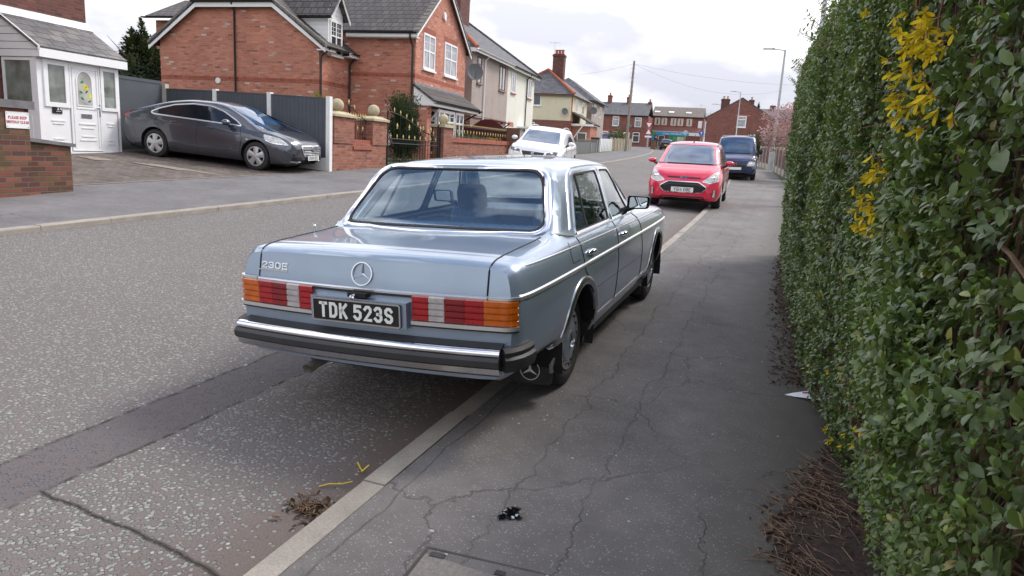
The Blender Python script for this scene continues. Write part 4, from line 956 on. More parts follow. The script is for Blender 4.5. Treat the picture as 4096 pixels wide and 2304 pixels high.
def house_24():
    h = H('brick_house', -5.6, -5.5, 'dark red brick house with white porch beside the driveway', 'house')
    zb = -.9
    h.put(MB().box(-12, -5.6, -9.5, -1.95, zb, 4.7), 'wall', 'brick_dark')
    r = MB(); slab(r, [(-5.2, -9.9, 4.6), (-5.2, -1.6, 4.6), (-8.8, -1.6, 7.1), (-8.8, -9.9, 7.1)], .12); slab(r, [(-12.4, -1.6, 4.6), (-12.4, -9.9, 4.6), (-8.8, -9.9, 7.1), (-8.8, -1.6, 7.1)], .12); h.put(r, 'roof', 'roof_slate')
    # porch: side cheek, roof, frame, door
    F = -4.58; z0, z1 = -.55, 1.50
    rf = MB(); slab(rf, [(-4.42, -4.32, 1.66), (-4.42, -1.93, 1.66), (-5.6, -1.93, 2.42), (-5.6, -4.32, 2.42)], .05); roof = h.put(rf, 'porch_roof', 'roof_porch')
    fl = MB(); slab(fl, [(-5.42, -4.34, 2.33), (-5.42, -1.91, 2.33), (-5.6, -1.91, 2.52), (-5.6, -4.34, 2.52)], .03); h.put(fl, 'flashing', 'lead_pale', roof)
    fa = MB().box(-4.45, -4.40, -4.30, -1.95, 1.44, 1.62); fa.box(-4.58, -4.45, -4.30, -1.95, 1.44, 1.47); h.put(fa, 'fascia', 'white_upvc')
    bg = MB().prism([(-4.40, -4.31, 1.66), (-4.40, -4.31, 1.575), (-5.6, -4.31, 2.345), (-5.6, -4.31, 2.43)], (0, .03, 0)); h.put(bg, 'bargeboard', 'white_upvc')
    ck = MB()
    for k in range(6):
        za, zc = 1.44+.155*k, 1.44+.155*(k+1)-.012
        ba = lambda z: -4.45-(max(z, 1.62)-1.62)/.645
        ck.prism([(-5.6, -4.26, za), (min(-4.45, ba(za)), -4.26, za), (min(-4.45, ba(zc)), -4.26, zc), (-5.6, -4.26, zc)], (0, .04, 0))
    h.put(ck, 'cladding', 'white_upvc')
    cor = MB().box(-4.70, -4.58, -4.24, -4.10, z0, 1.46); cor.box(-4.68, -4.58, -2.16, -2.06, z0, 1.46); cor.box(-5.6, -4.58, -4.2, -2.1, 1.40, 1.46); cor.box(-5.6, -4.50, -4.26, -1.98, z0-.08, z0); h.put(cor, 'porch_frame', 'white_upvc')
    # left side: window above, panel below
    window(h, (-5.56, -4.20, .36), VX, ZX, NU, .86, 1.06, .06, pane='porch_glass')
    sp = bars(MB(), (-5.56, -4.20, z0), VX, ZX, NU, [(0, .86, 0, .91)], -.06, .0); panel = h.put(sp, 'side_panel', 'white_upvc')
    h.put(bars(MB(), (-5.56, -4.20, z0), VX, ZX, NU, [(.13, .73, .12, .15), (.13, .73, .72, .75), (.13, .16, .15, .72), (.70, .73, .15, .72), (.24, .62, .25, .62)], 0, .018), 'moulding', 'white_upvc', panel)
    # front: two side lights and the door
    for a0, w in ((-4.10, .62), (-2.62, .50)):
        window(h, (F, a0, .42), UX, ZX, VX, w, 1.0, .10 if w > .55 else .08, pane='porch_glass')
        p = h.put(bars(MB(), (F, a0, z0), UX, ZX, VX, [(0, w, 0, .97)], -.06, 0), 'front_panel', 'white_upvc')
        h.put(bars(MB(), (F, a0, z0), UX, ZX, VX, [(.14, w-.14, .18, .21), (.17, w-.17, .26, .29), (.14, w-.14, .66, .69), (.17, w-.17, .60, .62)], 0, .016), 'moulding', 'white_upvc', p)
    dr = MB(); dr.box(F-.05, F+.012, -3.46, -2.64, z0+.02, 1.42); d = h.put(dr, 'door', 'white_upvc')
    h.put(bars(MB(), (F+.012, -3.46, z0), UX, ZX, VX, [(0, .03, .02, 1.97), (.79, .82, .02, 1.97), (.07, .10, .1, 1.88), (.72, .75, .1, 1.88), (.07, .75, 1.86, 1.89), (.20, .66, .62, .65), (.26, .60, .53, .55), (.26, .60, .34, .36), (.20, .66, .25, .28), (.16, .66, .97, 1.0)], 0, .014), 'moulding', 'white_upvc', d)
    arch = [(-3.28, .50), (-2.87, .50), (-2.87, 1.05)]+[(-3.075+.205*math.cos(R_(k)), 1.05+.22*math.sin(R_(k))) for k in range(10, 180, 10)]+[(-3.28, 1.05)]
    h.put(MB().prism([(F+.012, a, z) for a, z in arch], (.006, 0, 0)), 'door_glass', 'porch_glass_pale', d)
    h.put(MB().sweep([Vector((F+.016, a, z)) for a, z in arch], [(-.018, -.004), (.022, -.004), (.015, .016), (-.012, .016)], up=(1, 0, 0), closed=True), 'glass_surround', 'white_upvc', d, smooth=True)
    lf = MB()
    for a, z, g in ((-3.13, 1.03, .6), (-3.17, .80, -.4), (-3.02, .82, .7), (-3.14, .66, -.6), (-2.95, .61, .5)):
        q = [(F+.019, a+.045*math.cos(t)*math.cos(g)-.022*math.sin(t)*math.sin(g), z+.045*math.cos(t)*math.sin(g)+.022*math.sin(t)*math.cos(g)+.0) for t in np.linspace(0, 6.28, 10)[:-1]]
        lf.prism(q, (.003, 0, 0))
    h.put(lf, 'leaf_motif', 'motif_green', d)
    fw = MB()
    for a, z in ((-3.06, .93), (-3.02, .90), (-2.93, .73)): fw.prism([(F+.019, a+.05*math.cos(t)*(1+.35*math.cos(5*t)), z+.05*math.sin(t)*(1+.35*math.cos(5*t))) for t in np.linspace(0, 6.28, 26)[:-1]], (.003, 0, 0))
    h.put(fw, 'flower_motif', 'motif_yellow', d)
    lb = bars(MB(), (F+.012, -3.20, .22), UX, ZX, VX, [(0, .29, 0, .02), (0, .29, .075, .095), (0, .02, .02, .075), (.27, .29, .02, .075), (.03, .26, .025, .07)], 0, .012); h.put(lb, 'letterbox', 'dull_chrome', d)
    h.put(MB().box(F+.012, F+.03, -2.70, -2.665, .28, .56).tube([(F+.05, -2.685, .48), (F+.05, -2.80, .48)], .012, 8).tube([(F+.02, -2.685, .48), (F+.05, -2.685, .48)], .012, 8), 'handle', 'chrome', d)
    h.put(MB().box(F+.0, F+.03, -2.63, -2.59, .82, .93), 'doorbell', 'white_paint')
    nb = bars(MB(), (F, -3.93, .28), UX, ZX, VX, [(0, .24, 0, .20)], .0, .02); n = h.put(nb, 'number_plaque', 'plate_black')
    h.put(letters(MB(), '24', (F+.021, -3.76, .395), UX, ZX, VX, .085, stroke=.2), 'lettering', 'plate_white', n)
    h.put(bars(MB(), (F+.021, -3.85, .32), UX, ZX, VX, [(0, .13, 0, .008)], 0, .002), 'engraved_line', 'plate_white', n)
plain('lead_pale', (.62, .62, .64), .45, .3, var=.15); plain('motif_green', (.01, .16, .05), .3, var=.1); plain('motif_yellow', (.70, .60, .05), .4, var=.1)
dark_glass('porch_glass', (.19, .21, .185), .06, .6); dark_glass('porch_glass_pale', (.38, .38, .34), .15, .5)
house_24()

def front_wall():
    h = H('brick_wall', 0, -8.2, 'old mossy red brick wall with tall end pier at the driveway', 'wall')
    h.put(MB().box(-.40, .05, -9.6, -8.36, -1.4, .22), 'pier', 'brick_wall_old'); h.put(MB().box(-.45, .10, -9.65, -8.30, .22, .33), 'pier_cap', 'slate_cap')
    h.put(MB().prism([(.0, -8.36, -1.4), (.0, -7.65, -1.4), (.0, -7.65, -.30), (.0, -8.36, -.24)], (-.30, 0, 0)), 'low_wall', 'brick_wall_old')
    h.put(MB().prism([(.05, -8.36, -.24), (.05, -7.60, -.305), (.05, -7.60, -.255), (.05, -8.36, -.185)], (-.40, 0, 0)), 'coping', 'slate_cap')
    s = H('driveway_sign', .06, -8.54, 'white PLEASE KEEP DRIVEWAY CLEAR sign screwed to the brick pier', 'sign', z=.0)
    p = s.put(MB().prism([(.058, a, z) for a, z in rpoly([(-8.72, -.06), (-8.37, -.06), (-8.37, .17), (-8.72, .17)], .012, 3)], (.006, 0, 0)), 'sign_board', 'white_upvc')
    m = letters(MB(), 'PLEASE KEEP', (.0645, -8.545, .088), UX, ZX, VX, .040, stroke=.19, wr=.56, gap=.12, depth=.0015); letters(m, 'DRIVEWAY CLEAR', (.0645, -8.545, .026), UX, ZX, VX, .040, stroke=.19, wr=.54, gap=.12, depth=.0015)
    s.put(m, 'lettering', 'sign_red', p)
    for a in (-8.70, -8.39):
        for z in (-.035, .145): s.put(MB().sphere((.066, a, z), .007, 8, 5), 'screw_head', 'gold_paint', p)
plain('slate_cap', (.15, .145, .15), .8, var=.25, bump=.3); plain('sign_red', (.45, .03, .05), .5, var=.05)
front_wall()

def drive_fence():
    g = H('side_gate', -5.1, -1.0, 'dark grey tall boarded side gate beside the white porch', 'gate')
    gm = MB().box(-5.16, -5.10, -1.72, -.10, -.62, 1.36); g.put(gm, 'gate_panel', 'fence_grey')
    g.put(MB().box(-5.20, -5.08, -2.02, -1.75, -.62, 1.30), 'filler_panel', 'fence_grey'); 
    g.put(bars(MB(), (-5.10, -1.72, -.6), UX, ZX, VX, [(0, .05, 0, 1.95), (1.57, 1.62, 0, 1.95), (.05, 1.57, 1.88, 1.95)], 0, .012), 'gate_frame', 'fence_grey')
    f = H('panel_fence', -2.5, .0, 'dark grey panel fence with white concrete posts along the driveway', 'fence')
    bs = [-5.05, -3.42, -1.74, .0]; tops = [1.20, 1.19, 1.16, 1.11]; bot = [-.62, -.66, -.70, -.76]
    for i, b in enumerate(bs):
        w = .055; f.put(MB().box(b-w, b+w, -.08, .06, bot[i]-.3, tops[i]+(.02 if i else .1)), 'post', 'white_paint' if i else 'concrete_post')
    for i in range(3):
        b0, b1 = bs[i]+.05, bs[i+1]-.05; m = MB(); n = 14
        for k in range(n):
            x0 = b0+(b1-b0)*k/n; x1 = b0+(b1-b0)*(k+1)/n; zt0 = tops[i]+(tops[i+1]-tops[i])*k/n; zt1 = tops[i]+(tops[i+1]-tops[i])*(k+1)/n
            m.prism([(x0, -.045, -.42), (x1-.004, -.045, -.42), (x1-.004, -.045, zt1-.05), (x0, -.045, zt0-.05)], (0, .035, 0))
        pn = f.put(m, 'panel', 'fence_grey')
        f.put(MB().prism([(b0, -.055, tops[i]-.05), (b1, -.055, tops[i+1]-.05), (b1, -.055, tops[i+1]-.02), (b0, -.055, tops[i]-.02)], (0, .06, 0)), 'capping', 'fence_grey', pn)
        f.put(MB().box(b0, b1, -.05, -.005, -.95, -.42), 'gravel_board', 'white_paint')
drive_fence()

def red_house():
    h = H('brick_house', -4.5, 10.5, 'new red brick house with steep front gable and white dormer', 'house')
    zb = -1.2
    W0, W1, bF, bB = 7.02, 9.25, -4.58, -11.55
    # garage wing: clipped gable facing the driveway
    g = [(bF, zb), (bF, 3.50), (-6.50, 4.86), (-9.64, 4.86), (bB, 3.50), (bB, zb)]
    h.put(MB().prism([(b, W0, z) for b, z in g][::-1], (0, W1-W0, 0)), 'wing_wall', 'brick_red')
    ap = -8.07; rz = 6.02; r = MB()
    hip = 8.55
    def sl(pts): slab(r, pts, .10)
    sl([(-4.22, W0-.22, 3.38), (-4.22, W1+.0, 3.38), (ap, W1+3, rz+.10), (ap, hip, rz+.10), (-6.35, W0-.22, 4.92)][::1])
    sl([(-11.92, W1, 3.38), (-11.92, W0-.22, 3.38), (-9.79, W0-.22, 4.92), (ap, hip, rz+.10), (ap, W1+3, rz+.10)])
    sl([(-9.79, W0-.22, 4.92), (-6.35, W0-.22, 4.92), (ap, hip, rz+.10)])
    roof = h.put(r, 'wing_roof', 'roof_dark')
    bb = MB()
    for p, q in (((-4.22, 3.26), (-6.42, 4.80)), ((-6.42, 4.80), (-9.72, 4.80)), ((-9.72, 4.80), (-11.92, 3.26))):
        bb.prism([(p[0], W0-.20, p[1]-.13), (q[0], W0-.20, q[1]-.13), (q[0], W0-.20, q[1]+.03), (p[0], W0-.20, p[1]+.03)], (0, .03, 0))
    h.put(bb, 'bargeboard', 'white_upvc')
    for p, q in (((-4.20, 3.42), (-6.38, 4.945)), ((-11.94, 3.42), (-9.76, 4.945))):
        vt = MB()
        for k in range(9):
            t0, t1 = k/9, (k+.93)/9; vt.prism([(p[0]+(q[0]-p[0])*t0, W0-.235, p[1]+(q[1]-p[1])*t0-.09), (p[0]+(q[0]-p[0])*t1, W0-.235, p[1]+(q[1]-p[1])*t1-.09), (p[0]+(q[0]-p[0])*t1, W0-.235, p[1]+(q[1]-p[1])*t1+.005), (p[0]+(q[0]-p[0])*t0, W0-.235, p[1]+(q[1]-p[1])*t0+.03)], (0, .20, 0))
        h.put(vt, 'verge_tiles', 'verge_grey', roof)
    gutter(h, (-9.85, W0-.27, 4.90), (-6.30, W0-.27, 4.90)); pipe(h, [(-8.12, W0-.26, 4.88), (-8.12, W0-.10, 4.66), (-8.12, W0-.05, 4.55), (-8.12, W0-.05, zb)])
    gutter(h, (-4.16, W0-.25, 3.34), (-4.16, W0+.55, 3.34)); pipe(h, [(-4.16, W0+.05, 3.30), (-4.50, W0+.04, 3.05), (-4.53, W0+.04, 2.9), (-4.53, W0+.04, zb)])
    gutter(h, (-4.16, 8.62, 3.36), (-4.16, W1-.03, 3.36)); pipe(h, [(-4.20, W1-.10, 3.30), (-4.48, W1-.10, 3.05), (-4.53, W1-.10, 2.9), (-4.53, W1-.10, zb)])
    so = MB().box(-4.58, -4.22, W0-.18, W0+.5, 3.20, 3.24); so.box(-4.24, -4.20, W0-.18, W0+.5, 3.20, 3.36); h.put(so, 'soffit', 'white_upvc')
    so = MB().box(-4.58, -4.22, 8.60, W1, 3.20, 3.24); so.box(-4.24, -4.20, 8.60, W1, 3.20, 3.36); h.put(so, 'soffit', 'white_upvc')
    h.put(MB().box(bB, bF+.004, W0-.004, W1, 2.05, 2.20), 'string_course', 'brick_band')
    vent = MB().lathe([(.09, .03), (.11, 0), (0, .0)], (-8.92, W0-.03, 2.05), 1, 16); vent.lathe([(.11, 0), (.11, .04)], (-8.92, W0-.03, 2.05), 1, 16); h.put(vent, 'wall_vent', 'white_upvc', smooth=True)
    for b, z in ((-9.65, 4.28), (-8.32, 4.30), (-9.20, 3.98), (-5.25, 3.80), (-7.55, 3.15), (-7.15, 2.85), (-10.0, 2.80), (-9.95, 1.7), (-8.45, 1.55), (-4.9, 1.9)):
        pass
    # dormer facing the street
    D0, D1, dz0, dz1 = 7.55, 8.58, 3.12, 4.62; dm = (D0+D1)/2
    dw = MB().prism([(bF+.05, D0, dz0), (bF+.05, D1, dz0), (bF+.05, D1, dz1), (bF+.05, dm, 5.28), (bF+.05, D0, dz1)], (-1.9, 0, 0)); h.put(dw, 'dormer_wall', 'white_upvc')
    cl = MB()
    for k in range(9): z = 3.2+.165*k; cl.prism([(bF+.05-max(0, (3.55-z))*0, D0-.012, z), (bF-1.6, D0-.012, z), (bF-1.6, D0-.012, z+.15), (bF+.05, D0-.012, z+.15)], (0, .02, 0))
    for k in range(4): z = 4.60+.16*k; hwid = max(.05, .50*(1-(z-4.62)/.68)); cl.box(bF+.05, bF+.065, dm-hwid, dm+hwid, z, z+.14)
    h.put(cl, 'dormer_cladding', 'white_upvc')
    dr = MB(); slab(dr, [(bF+.30, D0-.16, 4.50), (bF+.30, dm, 5.42), (-7.0, dm, 5.42), (-5.9, D0-.16, 4.50)], .08); slab(dr, [(bF+.30, dm, 5.42), (bF+.30, D1+.16, 4.50), (-5.9, D1+.16, 4.50), (-7.0, dm, 5.42)], .08); h.put(dr, 'dormer_roof', 'roof_dark')
    db = MB()
    for s, a in ((1, D1+.16), (-1, D0-.16)): db.prism([(bF+.27, a, 4.34), (bF+.27, dm, 5.24), (bF+.27, dm, 5.40), (bF+.27, a, 4.50)][::s], (.03, 0, 0))
    h.put(db, 'dormer_bargeboard', 'white_upvc'); gutter(h, (bF+.28, D0-.20, 4.44), (-5.9, D0-.20, 4.44))
    gl = [(.08, .46, .80, .812), (.08, .46, .68, .692), (.26, .275, .57, .93), (.54, .92, .80, .812), (.54, .92, .68, .692), (.72, .735, .57, .93)]
    window(h, (bF+.06, D0+.10, 3.18), UX, ZX, VX, .83, 1.22, .065, (.5,), (.55,), sill='white_upvc', glazing=gl, pane='house_glass')
    # main block with the front gable
    A0, A1, F, Bk, ez = 9.25, 14.75, -1.80, -12.0, 4.36; am = (A0+A1)/2; az = ez+(am-A0)*.80
    h.put(MB().prism([(F, A0, zb), (F, A1, zb), (F, A1, ez), (F, am, az), (F, A0, ez)], (Bk-F, 0, 0)), 'wall', 'brick_red')
    mr = MB(); slab(mr, [(F+.20, A0-.28, ez-.10), (F+.20, am, az+.12), (Bk, am, az+.12), (Bk, A0-.28, ez-.10)], .10); slab(mr, [(F+.20, am, az+.12), (F+.20, A1+.28, ez-.10), (Bk, A1+.28, ez-.10), (Bk, am, az+.12)], .10)
    mroof = h.put(mr, 'roof', 'roof_dark')
    bb = MB()
    for s, a in ((1, A1+.28), (-1, A0-.28)):
        vt = MB()
        bb.prism([(F+.16, a, ez-.34), (F+.16, am, az-.12), (F+.16, am, az+.04), (F+.16, a, ez-.18)][::s], (.03, 0, 0))
        n = 14
        for k in range(n):
            t0, t1 = k/n, (k+.93)/n; f = lambda t, o: (F+.215, a+(am-a)*t, ez-.10+(az+.12-ez+.10)*t+o)
            vt.prism([f(t0, -.09), f(t1, -.09), f(t1, .005), f(t0, .03)][::s], (-.22, 0, 0))
        h.put(vt, 'verge_tiles', 'verge_grey', mroof)
    h.put(bb, 'bargeboard', 'white_upvc')
    gutter(h, (-4.6, A0-.34, ez-.16), (F+.18, A0-.34, ez-.16)); so = MB().box(-4.6, F+.15, A0-.30, A0, ez-.36, ez-.32); so.box(-4.6, F+.15, A0-.30, A0-.27, ez-.36, ez-.18); h.put(so, 'soffit', 'white_upvc')
    pipe(h, [(F-.10, A0-.34, ez-.22), (F-.10, A0-.34, ez-.34), (F-.10, A0-.06, ez-.62), (F-.10, A0-.05, zb)])
    h.put(MB().box(-4.57, F+.004, A0-.004, A1+.0, 2.58, 2.73), 'string_course', 'brick_band')
    for a0, w in ((9.95, 1.16), (12.15, 1.45)):
        z = 3.02; window(h, (F, a0, z), UX, ZX, VX, w, 1.34, .075, (.5,), (.52,), sill='white_upvc', pane='curtain_glass', glazing=[(.06, .45, .76, .775), (.55, .94, .76, .775)])
        h.put(MB().box(F-.02, F+.005, a0-.08, a0+w+.08, z+1.34, z+1.56), 'brick_lintel', 'brick_band')
    al = MB().prism([(F+.005, a, z) for a, z in rpoly([(11.88, 5.22), (12.08, 5.12), (12.10, 5.38), (11.98, 5.50), (11.86, 5.40)], .03, 3)], (.07, 0, 0)); h.put(al, 'alarm_box', 'white_upvc')
    # lean-to canopy and bay at the front
    cz = MB(); slab(cz, [(-.92, A0-.10, 1.78), (-.92, A1-.2, 1.78), (F, A1-.2, 2.36), (F, A0-.10, 2.36)], .08); can = h.put(cz, 'canopy_roof', 'roof_dark')
    h.put(MB().box(F+.002, F+.05, A0-.05, A1-.25, 2.33, 2.42), 'flashing', 'lead_flashing', can)
    h.put(MB().prism([(-.96, A0-.06, 1.58), (-.96, A0-.06, 1.74), (F, A0-.06, 2.30), (F, A0-.06, 1.58)], (0, .03, 0)), 'canopy_cheek', 'white_upvc')
    h.put(MB().box(-.98, -.94, A0-.05, A1-.25, 1.56, 1.70).box(F, -.98, A0-.05, A1-.25, 1.56, 1.58), 'canopy_fascia', 'white_upvc'); gutter(h, (-.87, A0-.12, 1.72), (-.87, A1-.15, 1.72)); pipe(h, [(-.87, A1-.3, 1.66), (-1.5, A1-.25, 1.35), (F+.05, A1-.25, 1.2), (F+.05, A1-.25, zb)])
    h.put(MB().box(F, -1.25, A0, A0+.42, zb, 1.56), 'brick_pier', 'brick_red')
    bay = H.put
    window(h, (-1.15, 10.15, -.25), UX, ZX, VX, 1.75, 1.75, .11, (.33, .67), (.74,), pane='house_glass', glazing=[(.08, .92, .86, .875)]); window(h, (-1.15, 11.98, -.25), UX, ZX, VX, 1.0, 1.75, .10, (.5,), (.74,), pane='house_glass')
    window(h, (F, 10.12, -.25), VX, ZX, NU, .62, 1.75, .10, (), (.74,)); h.put(MB().box(F, -1.2, 10.15, 13.0, zb, -.25), 'bay_base', 'brick_red')
    h.put(MB().box(F, -1.2, 10.2, 12.95, -.25, 1.5), 'bay_core', 'dark_void')
    h.put(MB().tube([(F, 9.9, .55), (-1.0, 9.9, 1.5)], .035, 6), 'bracket', 'white_upvc')
    window(h, (-4.56, 7.55, -.1), UX, ZX, VX, .8, 1.0, .07, (.5,), sill='white_upvc')
    h.put(MB().box(-4.60, -4.574, 7.45, 8.45, .92, 1.2), 'brick_lintel', 'brick_band')
    mb = MB().box(-3.10, -2.72, A0-.16, A0, -.02, .62); m_ = h.put(mb, 'meter_box', 'white_paint'); h.put(bars(MB(), (-3.08, A0-.16, 0), VX, ZX, NU, [(0, .34, 0, .6)], 0, .012).box(-2.80, -2.77, A0-.18, A0-.17, .26, .32), 'meter_door', 'white_paint', m_)
    # rear outshoot roof seen over the left slope
    rr = MB(); slab(rr, [(-12.75, 7.6, 4.50), (-11.2, 7.6, 4.50), (-11.2, 9.2, 5.4), (-12.2, 9.2, 5.4)], .1); h.put(rr, 'rear_roof', 'roof_dark'); h.put(MB().box(-12.6, -11.5, 8.0, 9.2, 3.3, 4.40), 'rear_wall', 'brick_red'); gutter(h, (-12.8, 7.55, 4.46), (-11.1, 7.55, 4.46))
dark_glass('curtain_glass', (.30, .30, .31), .08, .6); plain('verge_grey', (.16, .145, .13), .85, var=.2)
red_house()

def splayed_wall():
    h = H('brick_wall', 0, 1.7, 'red brick garden wall with two stone ball finials and small iron grille', 'wall')
    zb = -1.3
    h.put(MB().box(-.36, .02, .16, 3.22, zb, -.02), 'wall', 'brick_garden')
    for a0, a1 in ((.16, 1.22), (2.30, 3.22)):
        am = (a0+a1)/2
        h.put(MB().box(-.40, .05, a0, a1, -.02, .66), 'pier', 'brick_garden'); c = MB(); c.box(-.46, .11, a0-.05, a1+.05, .66, .72); rows = [[(-.46, a0-.05, .72), (.11, a0-.05, .72), (.11, a1+.05, .72), (-.46, a1+.05, .72), (-.46, a0-.05, .72)], [(-.32, am-.2, .80), (-.03, am-.2, .80), (-.03, am+.2, .80), (-.32, am+.2, .80), (-.32, am-.2, .80)]]; c.grid(rows); c.poly(rows[1][:4]); h.put(c, 'pier_cap', 'cap_stone')
        f = MB().sphere((-.17, am, .965), .170, 24, 16); f.lathe([(.11, -.01), (.09, .03), (.12, .06)], (-.17, am, .78), 2, 16); h.put(f, 'ball_finial', 'cap_stone', smooth=True)
    h.put(MB().box(-.36, .0, 1.22, 2.30, -.02, .10), 'soldier_course', 'brick_band'); h.put(MB().box(-.40, .06, 1.20, 2.34, -.17, -.09), 'brick_ledge', 'brick_band')
    m = MB(); m.tube([(-.17, 1.24, .14), (-.17, 2.28, .14)], .016, 6); m.tube([(-.17, 1.24, .62), (-.17, 2.28, .62)], .016, 6)
    for k in range(8): a = 1.28+.137*k; m.tube([(-.17, a, .10), (-.17, a, .68)], .009, 5)
    m.tube([(-.17, 1.24, 1.02), (-.17, 1.5, .95), (-.17, 1.9, .76), (-.17, 2.28, .66)], .012, 5); gr = h.put(m, 'iron_grille', 'iron_black')
    g = MB()
    for k in range(8): spear(g, (-.17, 1.28+.137*k, .68))
    for a, z in ((1.30, 1.02), (1.62, .90), (1.40, .34), (1.80, .34), (2.1, .34)): spear(g, (-.17, a, z))
    h.put(g, 'spear_tips', 'gold_paint', gr)
def spear(m, p, s=1.0): return m.lathe([(0, 0), (.016*s, .02*s), (.010*s, .04*s), (.026*s, .07*s), (.012*s, .12*s), (0, .16*s)], p, 2, 6)
splayed_wall()
def iron_gate():
    h = H('iron_gate', 0, 5.7, 'black wrought iron driveway gate with gold spear tips and sloping top', 'gate')
    a0, a1, zb = 3.55, 7.62, -.75; m = MB(); b = -.1
    for a, z, r in ((a0, 1.02, .028), (a1, .80, .035), (a1+.18, .72, .03)): m.tube([(b, a, zb), (b, a, z)], r, 6)
    top = lambda a: 1.0-.62*(.5-.5*math.cos(math.pi*(a-a0)/(a1-a0)))
    m.tube([(b, a, top(a)) for a in np.linspace(a0, a1, 24)], .018, 6)
    for z in (.20, .06, -.62): m.tube([(b, a0, z), (b, a1, z)], .015, 6)
    N = 18
    for k in range(1, N): a = a0+(a1-a0)*k/N; m.tube([(b, a, -.62), (b, a, .20 if k % 2 else top(a)+.02)], .009, 5)
    for k in range(N): a = a0+(a1-a0)*(k+.5)/N; m.tube([(b, a+.065*math.cos(t), .13+.065*math.sin(t)) for t in np.linspace(0, 6.28, 9)[:-1]], .006, 4, closed=True)
    h.put(m, 'gate_leaf', 'iron_black'); g = MB()
    for k in range(1, N):
        a = a0+(a1-a0)*k/N
        if k % 2: spear(g, (b, a, .20))
        else: spear(g, (b, a, top(a)+.02))
    for k in range(3, N, 4): a = a0+(a1-a0)*k/N; spear(g, (b, a, .5), 1.3)
    h.put(g, 'spear_tips', 'gold_paint')
iron_gate()
def road_wall():
    h = H('brick_wall', 0, 13, 'low red brick wall topped with gold tipped railing and ball finial pier', 'wall')
    h.put(MB().box(-.40, .03, 7.85, 8.75, -1.2, .74), 'pier', 'brick_garden'); h.put(MB().box(-.46, .09, 7.80, 8.80, .74, .85), 'pier_cap', 'cap_stone'); h.put(MB().sphere((-.18, 8.30, 1.04), .185, 24, 16).lathe([(.11, -.01), (.10, .05)], (-.18, 8.30, .85), 2, 16), 'ball_finial', 'cap_stone', smooth=True)
    h.put(MB().prism([(-.02, 8.75, -1.2), (-.02, 18.6, -.9), (-.02, 18.6, .36), (-.02, 8.75, .28)], (-.26, 0, 0)), 'wall', 'brick_garden'); h.put(MB().prism([(.03, 8.75, .24), (.03, 18.6, .32), (.03, 18.6, .50), (.03, 8.75, .42)], (-.36, 0, 0)), 'coping', 'brick_band')
    m = MB(); g = MB(); b = -.15; zr = lambda a: .42+.0085*(a-8.75)
    for dz in (.05, .44): m.tube([(b, 8.78, zr(8.78)+dz), (b, 18.6, zr(18.6)+dz)], .012, 5)
    k = 0
    for a in np.arange(8.85, 18.5, .125):
        m.tube([(b, a, zr(a)), (b, a, zr(a)+.48)], .007, 4); spear(g, (b, a, zr(a)+.46), .62)
        if k % 3 == 1: spear(g, (b, a, zr(a)+.16), 1.1)
        k += 1
    r = h.put(m, 'railing', 'iron_black'); h.put(g, 'spear_tips', 'gold_paint', r)
    f = H('arched_fence', -1.0, 16.3, 'maroon arched timber fence panels behind the gold tipped railing', 'fence')
    for b0, b1 in ((-3.4, -2.06), (-1.96, -.25)):
        bm = (b0+b1)/2; hb_ = (b1-b0)/2
        pts = [(b0, 16.3, -.4), (b1, 16.3, -.4)]+[(bm+hb_*t, 16.3, 1.05+.42*(1-t*t)) for t in np.linspace(1, -1, 15)]
        f.put(MB().prism(pts, (0, .05, 0)), 'panel', 'maroon_wood')
    for b in (-3.44, -2.01, -.2): f.put(MB().box(b-.05, b+.05, 16.27, 16.38, -.6, 1.1), 'post', 'maroon_wood')
    f.put(MB().box(-.15, .5, 16.3, 16.36, -.4, 1.12), 'end_panel', 'wood_brown')
road_wall()

